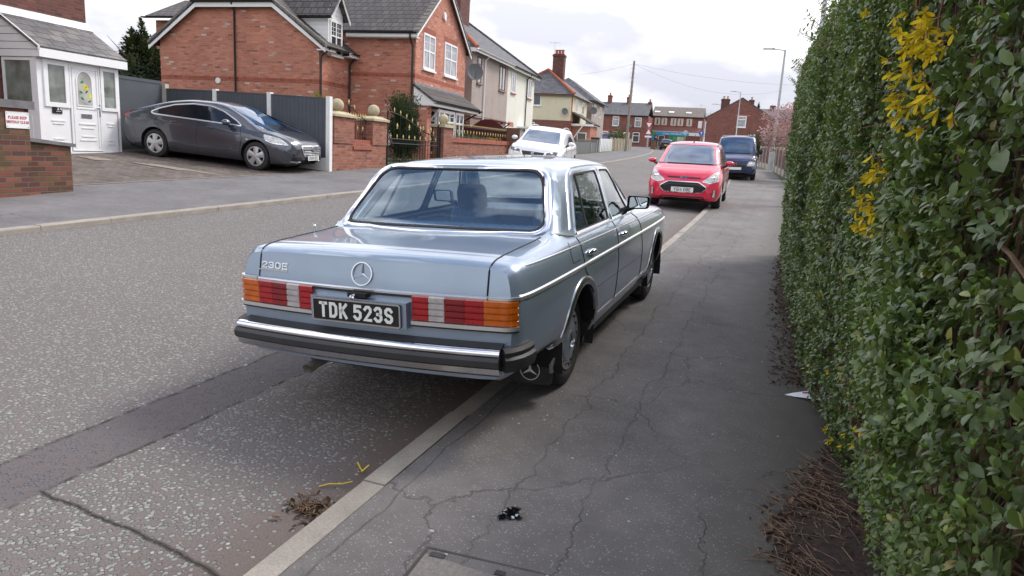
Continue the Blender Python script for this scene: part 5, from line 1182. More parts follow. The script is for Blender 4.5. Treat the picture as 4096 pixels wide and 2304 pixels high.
def semis():
    zb, ez, rz = -1.0, 4.75, 7.35; F, Bk, a0, am, a1 = -2.0, -9.0, 16.3, 22.2, 28.0; rm = (F+Bk)/2
    h = H('rendered_house', -4, 19, 'grey pebble dashed semi with brick ground floor and hipped slate roof', 'house')
    h.put(MB().box(Bk, F, a0, am-.005, 1.62, ez), 'wall', 'render_grey'); h.put(MB().box(Bk, F-.03, a0+.03, am-.005, zb, 1.62), 'brick_base', 'brick_brown'); h.put(MB().box(F-.03, F+.03, a0-.03, am, 1.56, 1.66), 'drip_course', 'brick_brown')
    r = MB(); slab(r, [(F+.3, a0-.3, ez-.05), (F+.3, am, ez-.05), (rm, am, rz), (rm, a0+3.2, rz)], .08); slab(r, [(Bk-.3, a0-.3, ez-.05), (F+.3, a0-.3, ez-.05), (rm, a0+3.2, rz)], .08); slab(r, [(Bk-.3, am, ez-.05), (Bk-.3, a0-.3, ez-.05), (rm, a0+3.2, rz), (rm, am, rz)], .08); rf = h.put(r, 'roof', 'roof_slate')
    hp = MB(); hp.tube([(F+.3, a0-.3, ez), (F-.5, a0+.45, ez+.62)], .09, 8); h.put(hp, 'hip_tiles', 'terracotta', rf); h.put(MB().tube([(F-.5, a0+.45, ez+.62), (rm, a0+3.2, rz+.03), (rm, am, rz+.03)], .09, 8), 'ridge_tiles', 'roof_slate', rf)
    h.put(MB().box(F+.26, F+.30, a0-.3, am, ez-.22, ez-.04).box(Bk, F+.28, a0-.3, a0-.26, ez-.22, ez-.04), 'fascia', 'white_upvc'); gutter(h, (F+.36, a0-.3, ez-.06), (F+.36, am, ez-.06), 'white_upvc')
    chimney(h, -5.2, 22.4, 6.2, 9.6, .85, 1.5, 'brick_dark', 0); aerial(h, (-4.5, 20.7, 8.5)); aerial(h, (-5.2, 25.2-2.2, 7.3), 1.0)
    window(h, (F, 16.95, 3.20), UX, ZX, VX, .62, 1.25, .06, (), (.72,), frame='wood_brown', pane='curtain_glass', sill='brick_brown'); window(h, (F, 20.55, 3.22), UX, ZX, VX, 1.05, 1.25, .06, (.5,), (), frame='wood_brown', pane='curtain_glass', sill='brick_brown')
    pipe(h, [(F+.34, 18.0, ez-.1), (F+.06, 18.0, ez-.4), (F+.05, 18.0, zb)], 'white_upvc', .04)
    dish(h, (F+.25, 15.9, 3.55), 'bin_grey', .38, (.55, -.8, .25)); h.put(MB().box(F-.3, F+.02, 19.4, 20.4, -.5, 1.35), 'door_recess', 'maroon_wood'); window(h, (F-.02, 21.1, .2), UX, ZX, VX, .8, 1.1, .06, (), (.7,), frame='wood_brown')
    cb = MB(); slab(cb, [(F+.75, 19.2, 1.50), (F+.75, 20.6, 1.50), (F, 20.6, 1.62), (F, 19.2, 1.62)], .06); cb.tube([(F, 19.3, .9), (F+.7, 19.3, 1.45)], .03, 5).tube([(F, 20.5, .9), (F+.7, 20.5, 1.45)], .03, 5); h.put(cb, 'door_canopy', 'maroon_wood')
    h = H('rendered_house', -4, 25, 'cream rendered semi joined to the grey pebble dashed house', 'house')
    h.put(MB().box(Bk, F-.002, am+.005, a1, zb, ez), 'wall', 'render_white')
    r = MB(); slab(r, [(F+.3, am, ez-.05), (F+.3, a1+.3, ez-.05), (rm, a1-3.0, rz), (rm, am, rz)], .08); slab(r, [(F+.3, a1+.3, ez-.05), (Bk-.3, a1+.3, ez-.05), (rm, a1-3.0, rz)], .08); slab(r, [(Bk-.3, a1+.3, ez-.05), (Bk-.3, am, ez-.05), (rm, am, rz), (rm, a1-3.0, rz)], .08); rf = h.put(r, 'roof', 'roof_slate')
    h.put(MB().tube([(rm, am, rz+.03), (rm, a1-3.0, rz+.03), (F+.3, a1+.3, ez)], .09, 8), 'ridge_tiles', 'roof_slate', rf); h.put(MB().box(F+.24, F+.28, am, a1+.28, ez-.24, ez-.06), 'fascia', 'render_white'); gutter(h, (F+.34, am, ez-.06), (F+.34, a1+.3, ez-.06))
    for a, w in ((22.85, .85), (26.4, .9)): window(h, (F, a, 3.30), UX, ZX, VX, w, 1.12, .07, (.5,), (), pane='curtain_glass', sill='brick_red')
    window(h, (F, 22.7, .25), UX, ZX, VX, .95, 1.15, .07, (.5,), ()); h.put(MB().box(F-.02, F+.01, 22.65, 23.7, 1.40, 1.68), 'brick_lintel', 'brick_red')
    pipe(h, [(F+.34, 26.05, ez-.1), (F+.06, 26.05, ez-.4), (F+.05, 26.05, zb)]); h.put(MB().box(F-.02, F+.7, 24.6, 26.2, 1.42, 1.52), 'door_canopy', 'white_paint'); h.put(MB().box(F-.02, F+.03, 24.9, 25.8, -.6, 1.3), 'door', 'white_upvc')
semis()
def hip_house():
    a0, a1, F, Bk, zb, ez, rz = 44.0, 51.5, -2.9, -8.6, .1, 5.12, 7.35; rm = (F+Bk)/2
    h = H('rendered_house', -5, 47, 'cream house with hipped slate roof and red ridge tiles', 'house')
    h.put(MB().box(Bk, F, a0, a1, 2.88, ez), 'wall', 'render_cream_old'); h.put(MB().box(Bk, F-.02, a0+.02, a1, zb, 2.88), 'brick_base', 'brick_terrace')
    r = MB(); slab(r, [(F+.3, a0-.3, ez-.05), (F+.3, a1+.3, ez-.05), (rm, a1-2.5, rz), (rm, a0+2.8, rz)], .1); slab(r, [(Bk-.3, a0-.3, ez-.05), (F+.3, a0-.3, ez-.05), (rm, a0+2.8, rz)], .1); slab(r, [(Bk-.3, a1+.3, ez-.05), (Bk-.3, a0-.3, ez-.05), (rm, a0+2.8, rz), (rm, a1-2.5, rz)], .1); slab(r, [(F+.3, a1+.3, ez-.05), (Bk-.3, a1+.3, ez-.05), (rm, a1-2.5, rz)], .1); rf = h.put(r, 'roof', 'roof_slate')
    h.put(MB().tube([(Bk-.3, a0-.3, ez), (rm, a0+2.8, rz+.04), (F+.3, a0-.3, ez)], .13, 8), 'hip_tiles', 'terracotta', rf); h.put(MB().tube([(rm, a0+2.8, rz+.04), (rm, a1-2.5, rz+.04)], .12, 8), 'ridge_tiles', 'terracotta', rf)
    h.put(MB().box(Bk-.2, F+.25, a0-.26, a0-.22, ez-.2, ez-.04), 'fascia', 'wood_brown'); gutter(h, (F+.34, a0-.3, ez-.08), (F+.34, a1+.3, ez-.08), 'white_upvc')
    chimney(h, -4.9, 47.2, 6.2, 8.75, 1.0, .8, 'brick_dark', 3); aerial(h, (-5.4, 47.2, 8.6), 1.2)
    window(h, (-6.25, a0, 4.05), VX, ZX, NU, .72, .95, .08, sill='white_upvc'); dish(h, (-3.35, a0-.3, 3.62), 'bin_grey', .27, (.4, -1, .3)); window(h, (-6.6, a0+.02, 2.2), VX, ZX, NU, .6, .45, .07); window(h, (-5.6, a0+.02, 1.9), VX, ZX, NU, .9, .4, .07)
    for a in (45.8, 49.0): window(h, (F, a, 3.75), UX, ZX, VX, 1.1, 1.1, .09, (.5,), pane='curtain_glass')
    pipe(h, [(F+.05, a0+.25, ez-.1), (F+.05, a0+.25, zb)], 'terracotta', .05)
    # front porch extension
    h.put(MB().box(F, F+1.65, 45.0, 48.5, zb, 2.62), 'extension_wall', 'brick_red'); r = MB(); slab(r, [(F+1.9, 44.6, 2.75), (F+1.9, 48.7, 2.75), (F, 48.7, 3.72), (F, 44.6, 3.72)], .12); h.put(r, 'extension_roof', 'roof_dark')
    h.put(MB().box(F-.1, F+1.95, 44.58, 44.66, 2.52, 2.70).tube([(F+.15, 44.62, 1.3), (F+1.0, 44.62, 2.5)], .06, 5).box(F-.1, F+.0, 44.5, 44.6, zb, 2.5), 'extension_fascia', 'white_paint'); window(h, (F+.5, 45.0, 1.05), VX, ZX, NU, .85, .95, .09)
    h2 = H('rendered_house', -5, 55, 'pink rendered house end just past the hipped cream house', 'house')
    h2.put(MB().box(-9, -2.6, 52.6, 60, .2, 5.4), 'wall', 'render_grey'); r = MB(); slab(r, [(-2.2, 52.2, 5.3), (-2.2, 60.3, 5.3), (-5.6, 58, 7.6), (-5.6, 54.8, 7.6)], .1); slab(r, [(-9.3, 52.2, 5.3), (-2.2, 52.2, 5.3), (-5.6, 54.8, 7.6)], .1); slab(r, [(-9.3, 60.3, 5.3), (-9.3, 52.2, 5.3), (-5.6, 54.8, 7.6), (-5.6, 58, 7.6)], .1); h2.put(r, 'roof', 'roof_slate')
    for a in (53.6, 57): window(h2, (-2.6, a, 3.9), UX, ZX, VX, 1.1, 1.1, .09, (.5,), pane='curtain_glass')
    dish(h2, (-2.4, 52.3, 4.3), 'bin_grey', .34, (.4, -1, .3))
hip_house()
# ------------------------------------------------------------------ far end of the street
def terrace():
    zb, ez, rz, F = 1.1, 6.42, 8.5, 91.96
    def unit(b0, b1, label, wall, wins, doors, chim, red):
        h = H('terraced_house', (b0+b1)/2, F+2, label, 'house', 'terraced houses across the far end')
        h.put(MB().box(b0+.004, b1-.004, F, F+8, zb, ez), 'wall', wall)
        r = MB(); slab(r, [(b0, F-.25, ez-.05), (b1, F-.25, ez-.05), (b1, F+4, rz), (b0, F+4, rz)], .1); slab(r, [(b1, F+8.2, ez-.05), (b0, F+8.2, ez-.05), (b0, F+4, rz), (b1, F+4, rz)], .1); h.put(r, 'roof', 'roof_slate')
        gutter(h, (b0, F-.28, ez-.06), (b1, F-.28, ez-.06))
        for b, z, w, ht, up in wins:
            window(h, (b, F, z), VX, ZX, NU, w, ht, .09, (), (.66,), pane='curtain_glass' if up else 'house_glass', sill='white_paint' if red else 'wood_brown')
            h.put(MB().box(b-.08, b+w+.08, F-.02, F+.02, z+ht, z+ht+.24), 'lintel', 'lintel_red' if red else 'brick_dark')
        for b, z, w, ht in doors:
            d = h.put(MB().box(b, b+w, F-.03, F+.02, z, z+ht), 'door', 'white_upvc'); h.put(MB().box(b+.12, b+w-.12, F-.04, F, z+ht-.55, z+ht-.12), 'door_light', 'house_glass', d); h.put(MB().box(b-.08, b+w+.08, F-.03, F+.02, z+ht, z+ht+.24), 'lintel', 'lintel_red' if red else 'brick_dark')
        for b, z0, z1, w in chim: chimney(h, b, F+4, z0, z1, w, .8, 'brick_terrace', 1)
        return h
    unit(-13, -8.25, 'dark brown end terraced house partly hidden by the cream house', 'brick_dark', [(-9.40, 4.86, .86, 1.30, 1), (-9.44, 2.55, .80, 1.40, 0)], [], [], False)
    h = unit(-8.25, -4.60, 'bright red terraced house with red painted lintels', 'brick_terrace', [(-6.35, 4.74, .98, 1.40, 1), (-6.38, 2.5, .94, 1.44, 0)], [(-7.78, 1.6, .94, 2.30)], [(-7.6, 7.6, 9.5, .62), (-4.66, 7.6, 9.3, .58)], True); dish(h, (-5.35, F-.25, 4.45), 'bin_grey', .3, (.2, -1, .3))
    h = unit(-4.60, -1.05, 'brown red terraced house at the corner by the give way sign', 'brick_terrace', [(-3.02, 4.69, 1.0, 1.40, 1), (-3.16, 2.45, 1.02, 1.46, 0)], [(-4.55, 1.6, .90, 2.25)], [(-1.4, 7.7, 8.7, .5)], False); dish(h, (-3.65, F-.25, 4.85), 'bin_grey', .3, (.2, -1, .3))
    # shop building
    F, b0, b1, ez, rz = 99.48, -1.25, 6.75, 6.95, 8.05
    h = H('shop_building', 2.7, 102, 'brick shop building with cream framed windows above a blue pharmacy fascia', 'shop')
    h.put(MB().box(b0, b1, F, F+9, 1.0, ez), 'wall', 'brick_terrace'); r = MB(); slab(r, [(b0-.1, F-.3, ez-.05), (b1, F-.3, ez-.05), (b1, F+4.5, rz+.6), (b0-.1, F+4.5, rz+.6)], .12); slab(r, [(b1, F+9.3, ez), (b0-.1, F+9.3, ez), (b0-.1, F+4.5, rz+.6), (b1, F+4.5, rz+.6)], .12); rf = h.put(r, 'roof', 'roof_brown')
    for b in (-.6, 1.6, 4.3): z = ez+.62; h.put(MB().obox((b, F+1.55, z+.06), .42, .30, .05, Matrix.Rotation(.34, 3, 'X')), 'roof_light', 'white_upvc', rf)
    for b in (-.78, .30, 1.72, 2.80, 4.15): window(h, (b, F, 5.50), VX, ZX, NU, .86, 1.12, .12, (), (), frame='frame_cream', pane='house_glass', nets=True)
    h.put(MB().box(5.95, 6.55, F-.05, F, 5.25, 6.35), 'notice_board', 'white_upvc'); sr = MB(); slab(sr, [(b0, F-1.3, 4.50), (b1-.2, F-1.3, 4.50), (b1-.2, F, 5.30), (b0, F, 5.30)], .1); h.put(sr, 'pent_roof', 'roof_terr')
    fs = h.put(MB().box(b0+.3, 4.75, F-1.35, F-1.2, 3.92, 4.46), 'fascia', 'shop_blue'); h.put(letters(MB(), 'FAMILY PHARMACY', (2.3, F-1.355, 4.17), VX, ZX, NU, .26, stroke=.17), 'lettering', 'white_upvc', fs)
    h.put(MB().box(b0+.3, b0+1.0, F-1.37, F-1.355, 3.92, 4.46), 'fascia_end', 'shop_green', fs); h.put(MB().box(4.76, 6.45, F-1.35, F-1.2, 3.98, 4.46), 'fascia', 'white_upvc'); h.put(MB().box(b0+.3, 4.75, F-1.38, F-1.2, 4.46, 4.52), 'fascia_lip', 'white_upvc', fs)
    h.put(MB().box(b0+.3, 6.45, F-1.25, F, 1.0, 3.95), 'shopfront', 'brick_terrace')
    for b, w, mt in ((.1, 1.0, 'house_glass'), (1.75, 1.1, 'shop_poster'), (2.95, 1.15, 'shop_window')): window(h, (b, F-1.25, 2.1), VX, ZX, NU, w, 1.75, .07, pane=mt, frame='shop_green' if b > 1 else 'white_upvc')
    h.put(MB().box(b0+.30, b0+.75, F-1.34, F-1.25, 1.2, 3.9), 'pilaster', 'shop_blue')
plain('roof_terr', (.20, .085, .07), .8, var=.2); plain('shop_blue', (.02, .33, .58), .4, var=.08); plain('shop_green', (.05, .36, .10), .4, var=.1); plain('shop_poster', (.04, .30, .12), .4, var=.5, scale=2); plain('shop_window', (.50, .62, .34), .3, var=.35, scale=2)
terrace()
def gable_house():
    F, b0, b1, zb, ez = 86.0, 7.45, 16.3, .9, 6.25; bm = (b0+b1)/2; az = 8.88
    h = H('brick_house', 12, 88, 'plain red brick gable end house beyond the blue van', 'house')
    h.put(MB().prism([(b0, F, zb), (b1, F, zb), (b1, F, ez), (bm, F, az), (b0, F, ez)], (0, 9, 0)), 'wall', 'brick_terrace'); r = MB(); slab(r, [(b0-.25, F+9, ez-.12), (b0-.25, F-.06, ez-.12), (bm, F-.06, az+.08), (bm, F+9, az+.08)], .1); slab(r, [(b1+.25, F-.06, ez-.12), (b1+.25, F+9, ez-.12), (bm, F+9, az+.08), (bm, F-.06, az+.08)], .1); h.put(r, 'roof', 'roof_slate')
    window(h, (11.45, F, 5.0), VX, ZX, NU, 1.22, 1.5, .12, (), (.7,), pane='curtain_glass', sill='white_paint'); h.put(MB().box(11.2, 13.1, F-.03, F+.01, 6.5, 6.66), 'lintel', 'brick_red'); h.put(MB().box(11.0, 12.4, F-.1, F, 3.2, 3.7), 'green_sign', 'shop_green')
    chimney(h, 9.7, F+2.2, 6.8, 8.85, 1.15, .9, 'brick_dark', 2, 'cap_stone'); chimney(h, 13.2, F+4, 7.6, 9.0, .7, .7, 'brick_dark', 1, 'cap_stone')
    for a in (87.5, 90.5, 93): window(h, (b0, a, 4.6), UX, ZX, NX, .9, 1.5, .1)
    h2 = H('brick_house', 18, 93, 'lower slate roofed brick house right of the gable end', 'house')
    h2.put(MB().box(14.3, 24, 90, 97, zb, 6.65), 'wall', 'brick_terrace'); r = MB(); slab(r, [(14.0, 89.7, 6.55), (24.3, 89.7, 6.55), (24.3, 93.5, 8.1), (14.0, 93.5, 8.1)], .1); slab(r, [(24.3, 97.3, 6.55), (14.0, 97.3, 6.55), (14.0, 93.5, 8.1), (24.3, 93.5, 8.1)], .1); h2.put(r, 'roof', 'roof_slate')
    window(h2, (16.1, 90, 5.0), VX, ZX, NU, 1.0, 1.55, .12, (), (.7,), pane='curtain_glass'); chimney(h2, 16.3, 93.5, 7.7, 8.6, .7, .6, 'brick_dark', 0)
    t = H('notice_sign', 13.2, 80, 'white estate notice sign beside the far green hedge', 'sign'); t.put(MB().box(12.9, 13.9, 79.9, 80, 2.4, 3.9), 'sign_board', 'white_upvc'); t.put(MB().box(13.3, 13.5, 80.0, 80.1, .5, 3.0), 'post', 'wood_brown')
gable_house()
def street_things():
    # telegraph pole
    p = Vector((-14.2, 65.5, 0)); z = gz(p.x, p.y); e = empty('telegraph_pole', (p.x, p.y, z), 0, 'tall leaning wooden telegraph pole beside the left pavement', 'pole')
    MB().tube([(0, 0, -.5), (.06, -.02, 4), (.13, -.05, 8.05)], [.14, .12, .09], 12).build('pole', M['pole_wood'], e, smooth=True)
    st = MB()
    for k in range(8): st.tube([(-.14, 0, 4.6+.4*k), (.30, 0, 4.6+.4*k)], .012, 4)
    st.build('step_iron', M['galvanised'], e)
    for tx, ty, tz in ((26, 20, 1.5), (-12, -22, -2.5), (12, 25, .3)):
        n = 16; MB().tube([(.13+tx*i/n, -.05+ty*i/n, 7.8+tz*i/n-1.3*4*(i/n)*(1-i/n)) for i in range(n+1)], .006, 4).build('wire', M['rubber'], e)
    # lamp posts
    def lamp(x, y, top, label, arm=(-1, 0), grp=None, r=.075, lean=(0, 0), z=None):
        z = gz(x, y) if z is None else z; e = empty('street_lamp', (x, y, z), 0, label, 'street lamp', grp); ht = top-z
        MB().tube([(0, 0, -.2), (0, 0, 1.35), (0, 0, 1.42), (lean[0], lean[1], ht)], [r*1.5, r*1.5, r*.85, r*.55], 12).build('post', M['galvanised'], e, smooth=True)
        a = Vector((arm[0], arm[1], 0)); MB().tube([(lean[0], lean[1], ht-.05), Vector((lean[0], lean[1], ht))+a*.25, Vector((lean[0], lean[1], ht+.06))+a*.75], .03, 8).build('arm', M['galvanised'], e, smooth=True)
        c = Vector((lean[0], lean[1], ht+.06))+a*.95; m = MB().obox(c, .32, .09, .035, Matrix(((a.x, -a.y, 0), (a.y, a.x, 0), (0, 0, 1)))); m.obox(c-a*.28, .08, .06, .05, Matrix(((a.x, -a.y, 0), (a.y, a.x, 0), (0, 0, 1)))); m.build('lantern', M['galvanised'], e)
        MB().box(-.06, .06, -r*1.55, -r*1.3, .5, 1.05).build('access_door', M['galvanised'], e)
    lamp(-.98, 47.0, 6.95, 'tall grey street lamp standing by the maroon fence post', (-1, .05), None, .10)
    lamp(.38, 20.5, 7.4, 'grey lamp post rising from behind the near hedge', (-1, 0), None, .085)
    lamp(-6.7, 96.5, 9.1, 'distant grey street lamp in front of the brick gable', (-1, 0), None, .09); lamp(-9.8, 106, 8.2, 'distant grey street lamp left of the brick gable', (-1, 0), None, .09)
    # road signs by the junction
    def sign_tri(m, c, s, inv):
        pts = [(0, .5), (-.5, -.37), (.5, -.37)]; k = -1 if inv else 1
        return [(c[0]+x*s, c[1], c[2]+z*s*k) for x, z in pts][::k]
    h = H('road_sign_post', .45, 78.6, 'grey post with red bordered give way and hump triangles', 'road sign'); zb = hgz(.45, 78.6)
    h.put(MB().tube([(.45, 78.6, zb), (.45, 78.6, 4.95)], .06, 8), 'post', 'galvanised')
    for zc, inv in ((4.45, True), (3.55, False)):
        q = h.put(MB().prism(sign_tri(None, (.45, 78.5, zc), .98, inv), (0, .02, 0)), 'sign_face', 'sign_red'); h.put(MB().prism(sign_tri(None, (.45, 78.49, zc+(.0)), .66, inv), (0, .02, 0)), 'sign_panel', 'white_upvc', q)
    h.put(MB().box(.02, .90, 78.48, 78.52, 2.85, 3.06), 'sign_plate', 'white_upvc')
    for b, a, lab, mt, r in ((7.0, 84, 'blue round arrow sign on a thin post at the junction', 'sign_blue', .34), (4.9, 84, 'grey backed round sign on a post before the shop', 'galvanised', .32)):
        h = H('road_sign_post', b, a, lab, 'road sign'); z0 = hgz(b, a); h.put(MB().tube([(b, a, z0), (b, a, 4.2)], .05, 6), 'post', 'galvanised'); q = h.put(MB().lathe([(r, 0), (r, .03), (0, .03)], (b, a-.06, 3.9), 1, 20).lathe([(0, 0), (r, 0)], (b, a-.06, 3.9), 1, 20), 'sign_face', mt)
        if mt == 'sign_blue': h.put(MB().box(b-.035, b+.035, a-.09, a-.065, 3.72, 4.06).prism([(b-.12, a-.09, 3.95), (b+.12, a-.09, 3.95), (b, a-.09, 4.12)], (0, .02, 0)), 'arrow_mark', 'white_upvc', q)
    h = H('litter_bin', 1.1, 80, 'brown litter bin standing behind the give way sign post', 'bin'); z0 = hgz(1.1, 80); h.put(MB().box(.75, 1.35, 79.7, 80.3, z0, z0+1.15).box(.70, 1.40, 79.65, 80.35, z0+1.15, z0+1.25), 'bin_body', 'wood_brown')
    # left boundary beyond the white car: shed wall, pickets, concrete posts
    h = H('garden_fence', .3, 36, 'plain grey boarded yard fence behind the white car', 'fence'); h.put(MB().prism([(.3, 31.0, -.4), (.3, 39.3, -.1), (.3, 39.3, 1.20), (.3, 31.0, .98)], (-.06, 0, 0)), 'panel', 'bin_grey'); h.put(MB().box(.24, .36, 36.8, 36.95, -.3, 1.0).box(.2, .38, 39.25, 39.45, -.2, 1.28), 'post', 'galvanised'); h.put(MB().prism([(.36, 31, 1.0), (.36, 39.3, 1.22), (.36, 39.3, 1.30), (.36, 31, 1.08)], (-.2, 0, 0)), 'capping', 'wood_brown')
    h = H('picket_gate', .3, 43.5, 'white painted concrete picket fence by the yard', 'fence')
    for a in np.arange(41.2, 46.9, .8): z0 = hgz(.3, a); h.put(MB().box(.2, .36, a, a+(.42 if a < 41.6 or a > 46 else .30), z0-.1, z0+1.02), 'picket', 'white_paint')
    h.put(MB().prism([(.22, 41.2, .05), (.22, 46.9, .25), (.22, 46.9, .5), (.22, 41.2, .30)], (.06, 0, 0)), 'rail', 'white_paint'); h.put(MB().prism([(.1, 41.2, .05), (.1, 46.9, .25), (.1, 46.9, 1.15), (.1, 41.2, .98)], (.05, 0, 0)), 'backing', 'fence_grey')
    h = H('post_fence', .3, 54, 'weathered concrete post and timber fence below the telegraph pole', 'fence')
    for k, a in enumerate(np.arange(47.2, 62, 2.1)):
        z0 = hgz(.3, a); h.put(MB().box(.22, .38, a, a+.22, z0-.1, z0+1.15), 'post', 'concrete_post')
        if a < 60: z1 = hgz(.3, a+2.1); h.put(MB().prism([(.28, a+.2, z0), (.28, a+2.1, z1), (.28, a+2.1, z1+1.05), (.28, a+.2, z0+1.05)], (.04, 0, 0)), 'panel', 'fence_wood')
    h = H('wheelie_bin', 0.0, 40.3, 'dark wheelie bin between the grey fence and white pickets', 'bin'); z0 = hgz(0, 40.3); h.put(MB().prism([(-.25, 40.1, z0+.05), (.3, 40.1, z0+.05), (.34, 40.1, z0+.98), (-.28, 40.1, z0+.98)], (0, .55, 0)), 'bin_body', 'fence_grey'); h.put(MB().box(-.3, .37, 40.05, 40.7, z0+.98, z0+1.06), 'lid', 'black_plastic')
    # right boundary: concrete posts and maroon boards
    def rfence(name, pts, label, n):
        e = empty(name, (pts[0][0], pts[0][1], gz(pts[0][0]-1, pts[0][1])), 0, label, 'fence'); o = e.location
        for i in range(n+1):
            t = i/n; x = pts[0][0]+(pts[1][0]-pts[0][0])*t; y = pts[0][1]+(pts[1][1]-pts[0][1])*t; z = zRp(y)
            MB().box(x-.07, x+.07, y-.09, y+.09, z-.1, z+1.48).build('post', M['concrete_post'], e, o)
            if i < n:
                x1 = pts[0][0]+(pts[1][0]-pts[0][0])*(i+1)/n; y1 = pts[0][1]+(pts[1][1]-pts[0][1])*(i+1)/n; z1 = zRp(y1)
                MB().prism([(x, y, z+.36), (x1, y1, z1+.36), (x1, y1, z1+1.35), (x, y, z+1.35)], (.05, 0, 0)).build('panel', M['maroon_wood'], e, o); MB().prism([(x, y, z-.1), (x1, y1, z1-.1), (x1, y1, z1+.36), (x, y, z+.36)], (.07, 0, 0)).build('gravel_board', M['concrete_post'], e, o)
    rfence('board_fence', ((.12, 36.0), (-.72, 45.6)), 'maroon boarded fence between the hedge and the street lamp', 4); rfence('board_fence', ((-1.15, 48.5), (-1.95, 54.5)), 'maroon slatted fence with concrete posts beyond the street lamp', 3)
    # person by the kerb
    pr = Vector((-17.4, 100.0, 0)); z = zLp(100)+.0; e = empty('person', (-17.45, 99.6, z), R_(20), 'person in navy jacket walking along the far kerb with a bag', 'person')
    bm = bmesh.new(); J = [((0, 0, .95), .15), ((0, .02, 1.2), .16), ((0, .03, 1.42), .15), ((0, .03, 1.52), .065), ((0, .03, 1.60), .10), ((0, .04, 1.70), .10),
        ((.10, 0, .88), .10), ((.12, .16, .50), .075), ((.12, .10, .10), .05), ((.12, .24, .05), .045), ((-.10, 0, .88), .10), ((-.12, -.08, .50), .075), ((-.12, -.30, .14), .05), ((-.12, -.20, .05), .045),
        ((.20, .02, 1.40), .06), ((.27, -.08, 1.14), .05), ((.25, .08, .92), .04), ((-.20, .02, 1.40), .06), ((-.27, .10, 1.14), .05), ((-.25, .26, .98), .04)]
    V = [bm.verts.new(p) for p, r in J]
    for a, b in ((0, 1), (1, 2), (2, 3), (3, 4), (4, 5), (0, 6), (6, 7), (7, 8), (8, 9), (0, 10), (10, 11), (11, 12), (12, 13), (2, 14), (14, 15), (15, 16), (2, 17), (17, 18), (18, 19)): bm.edges.new((V[a], V[b]))
    me = bpy.data.meshes.new('body'); bm.to_mesh(me); o = bpy.data.objects.new('body', me); COL.objects.link(o); o.modifiers.new('Skin', 'SKIN'); o.modifiers.new('Sub', 'SUBSURF').levels = 1
    for i, (p, r) in enumerate(J): me.skin_vertices[0].data[i].radius = (r, r)
    me.skin_vertices[0].data[0].use_root = True
    dg = bpy.context.evaluated_depsgraph_get(); me2 = bpy.data.meshes.new_from_object(o.evaluated_get(dg)); bpy.data.objects.remove(o); ob = bpy.data.objects.new('body', me2); COL.objects.link(ob); ob.parent = e
    for mt in ('cloth_navy', 'cloth_grey', 'skin'): me2.materials.append(M[mt])
    for f in me2.polygons: zc = f.center.z; f.material_index = 2 if zc > 1.50 or (zc < 1.0 and abs(f.center.x) > .21) else (0 if zc > .86 else 1); f.use_smooth = True
    uv_world(me2); MB().sphere((0, .02, 1.72), .115, 12, 8, (1, 1.05, .8)).build('hair', M['wood_brown'], e, smooth=True); MB().sphere((-.27, .28, .78), 1, 10, 8, (.10, .16, .20)).build('bag', M['render_white'], e, smooth=True)
plain('pole_wood', (.26, .23, .185), .9, var=.25, scale=5); plain('fence_wood', (.24, .20, .13), .9, var=.3, scale=4); plain('sign_blue', (.02, .10, .42), .4, var=.05); plain('cloth_navy', (.02, .025, .05), .9, var=.2); plain('cloth_grey', (.10, .09, .09), .9, var=.2); plain('skin', (.55, .33, .25), .6, var=.1)
street_things()
# ------------------------------------------------------------------ the other cars
def patch(S, poly, fn, off=.005, rings=6, depth=.012):
    P = dense(poly, .05); c = (sum(p[0] for p in P)/len(P), sum(p[1] for p in P)/len(P)); rows = []
    ends = []
    for i in range(rings+1):
        k = 1-i/rings*.98; row = []
        for a, b in P:
            p = fn(c[0]+(a-c[0])*k, c[1]+(b-c[1])*k); n = S.tree.find_nearest(p)[1]; row.append(p+n*off)
            if i == 0: ends.append(p-n*depth)
        rows.append(row+[row[0]])
    m = MB().grid([ends+[ends[0]]]+rows); m.poly(rows[-1][:-1])
    o = rows[0][0]; v = rows[2]
    # face outwards
    a, b, d = rows[0][0], rows[0][1], rows[2][0]
    n = (b-a).cross(d-a); ref = S.tree.find_nearest(rows[1][0])[1]
    if n.dot(ref) < 0: m.f = [f[::-1] for f in m.f[:-1]]+[m.f[-1]]
    else: m.f = m.f[:-1]+[m.f[-1]]
    return m
def outline(S, poly, fn, prof, step=.04, off=0.0):
    pts = [fn(a, b) for a, b in dense(poly, step)]; ups = [S.tree.find_nearest(p)[1] for p in pts]
    return MB().sweep([p+u*off for p, u in zip(pts, ups)], prof, ups=ups, closed=True)
def sec(y, zb, hw, zs, ws, wr, zr, zt, t=.0):
    return (y, [(.55*hw, zb), (hw-.09, zb), (hw-.015, zb+.13), (hw, zb+(zs-zb)*.48), (hw-.012, zs-.16), (ws+.025, zs-.045), (ws, zs), (wr, zr), (wr*.87, zr+(zt-zr)*.62), (wr*.5, zt-(zt-zr)*.10), (0, zt)])
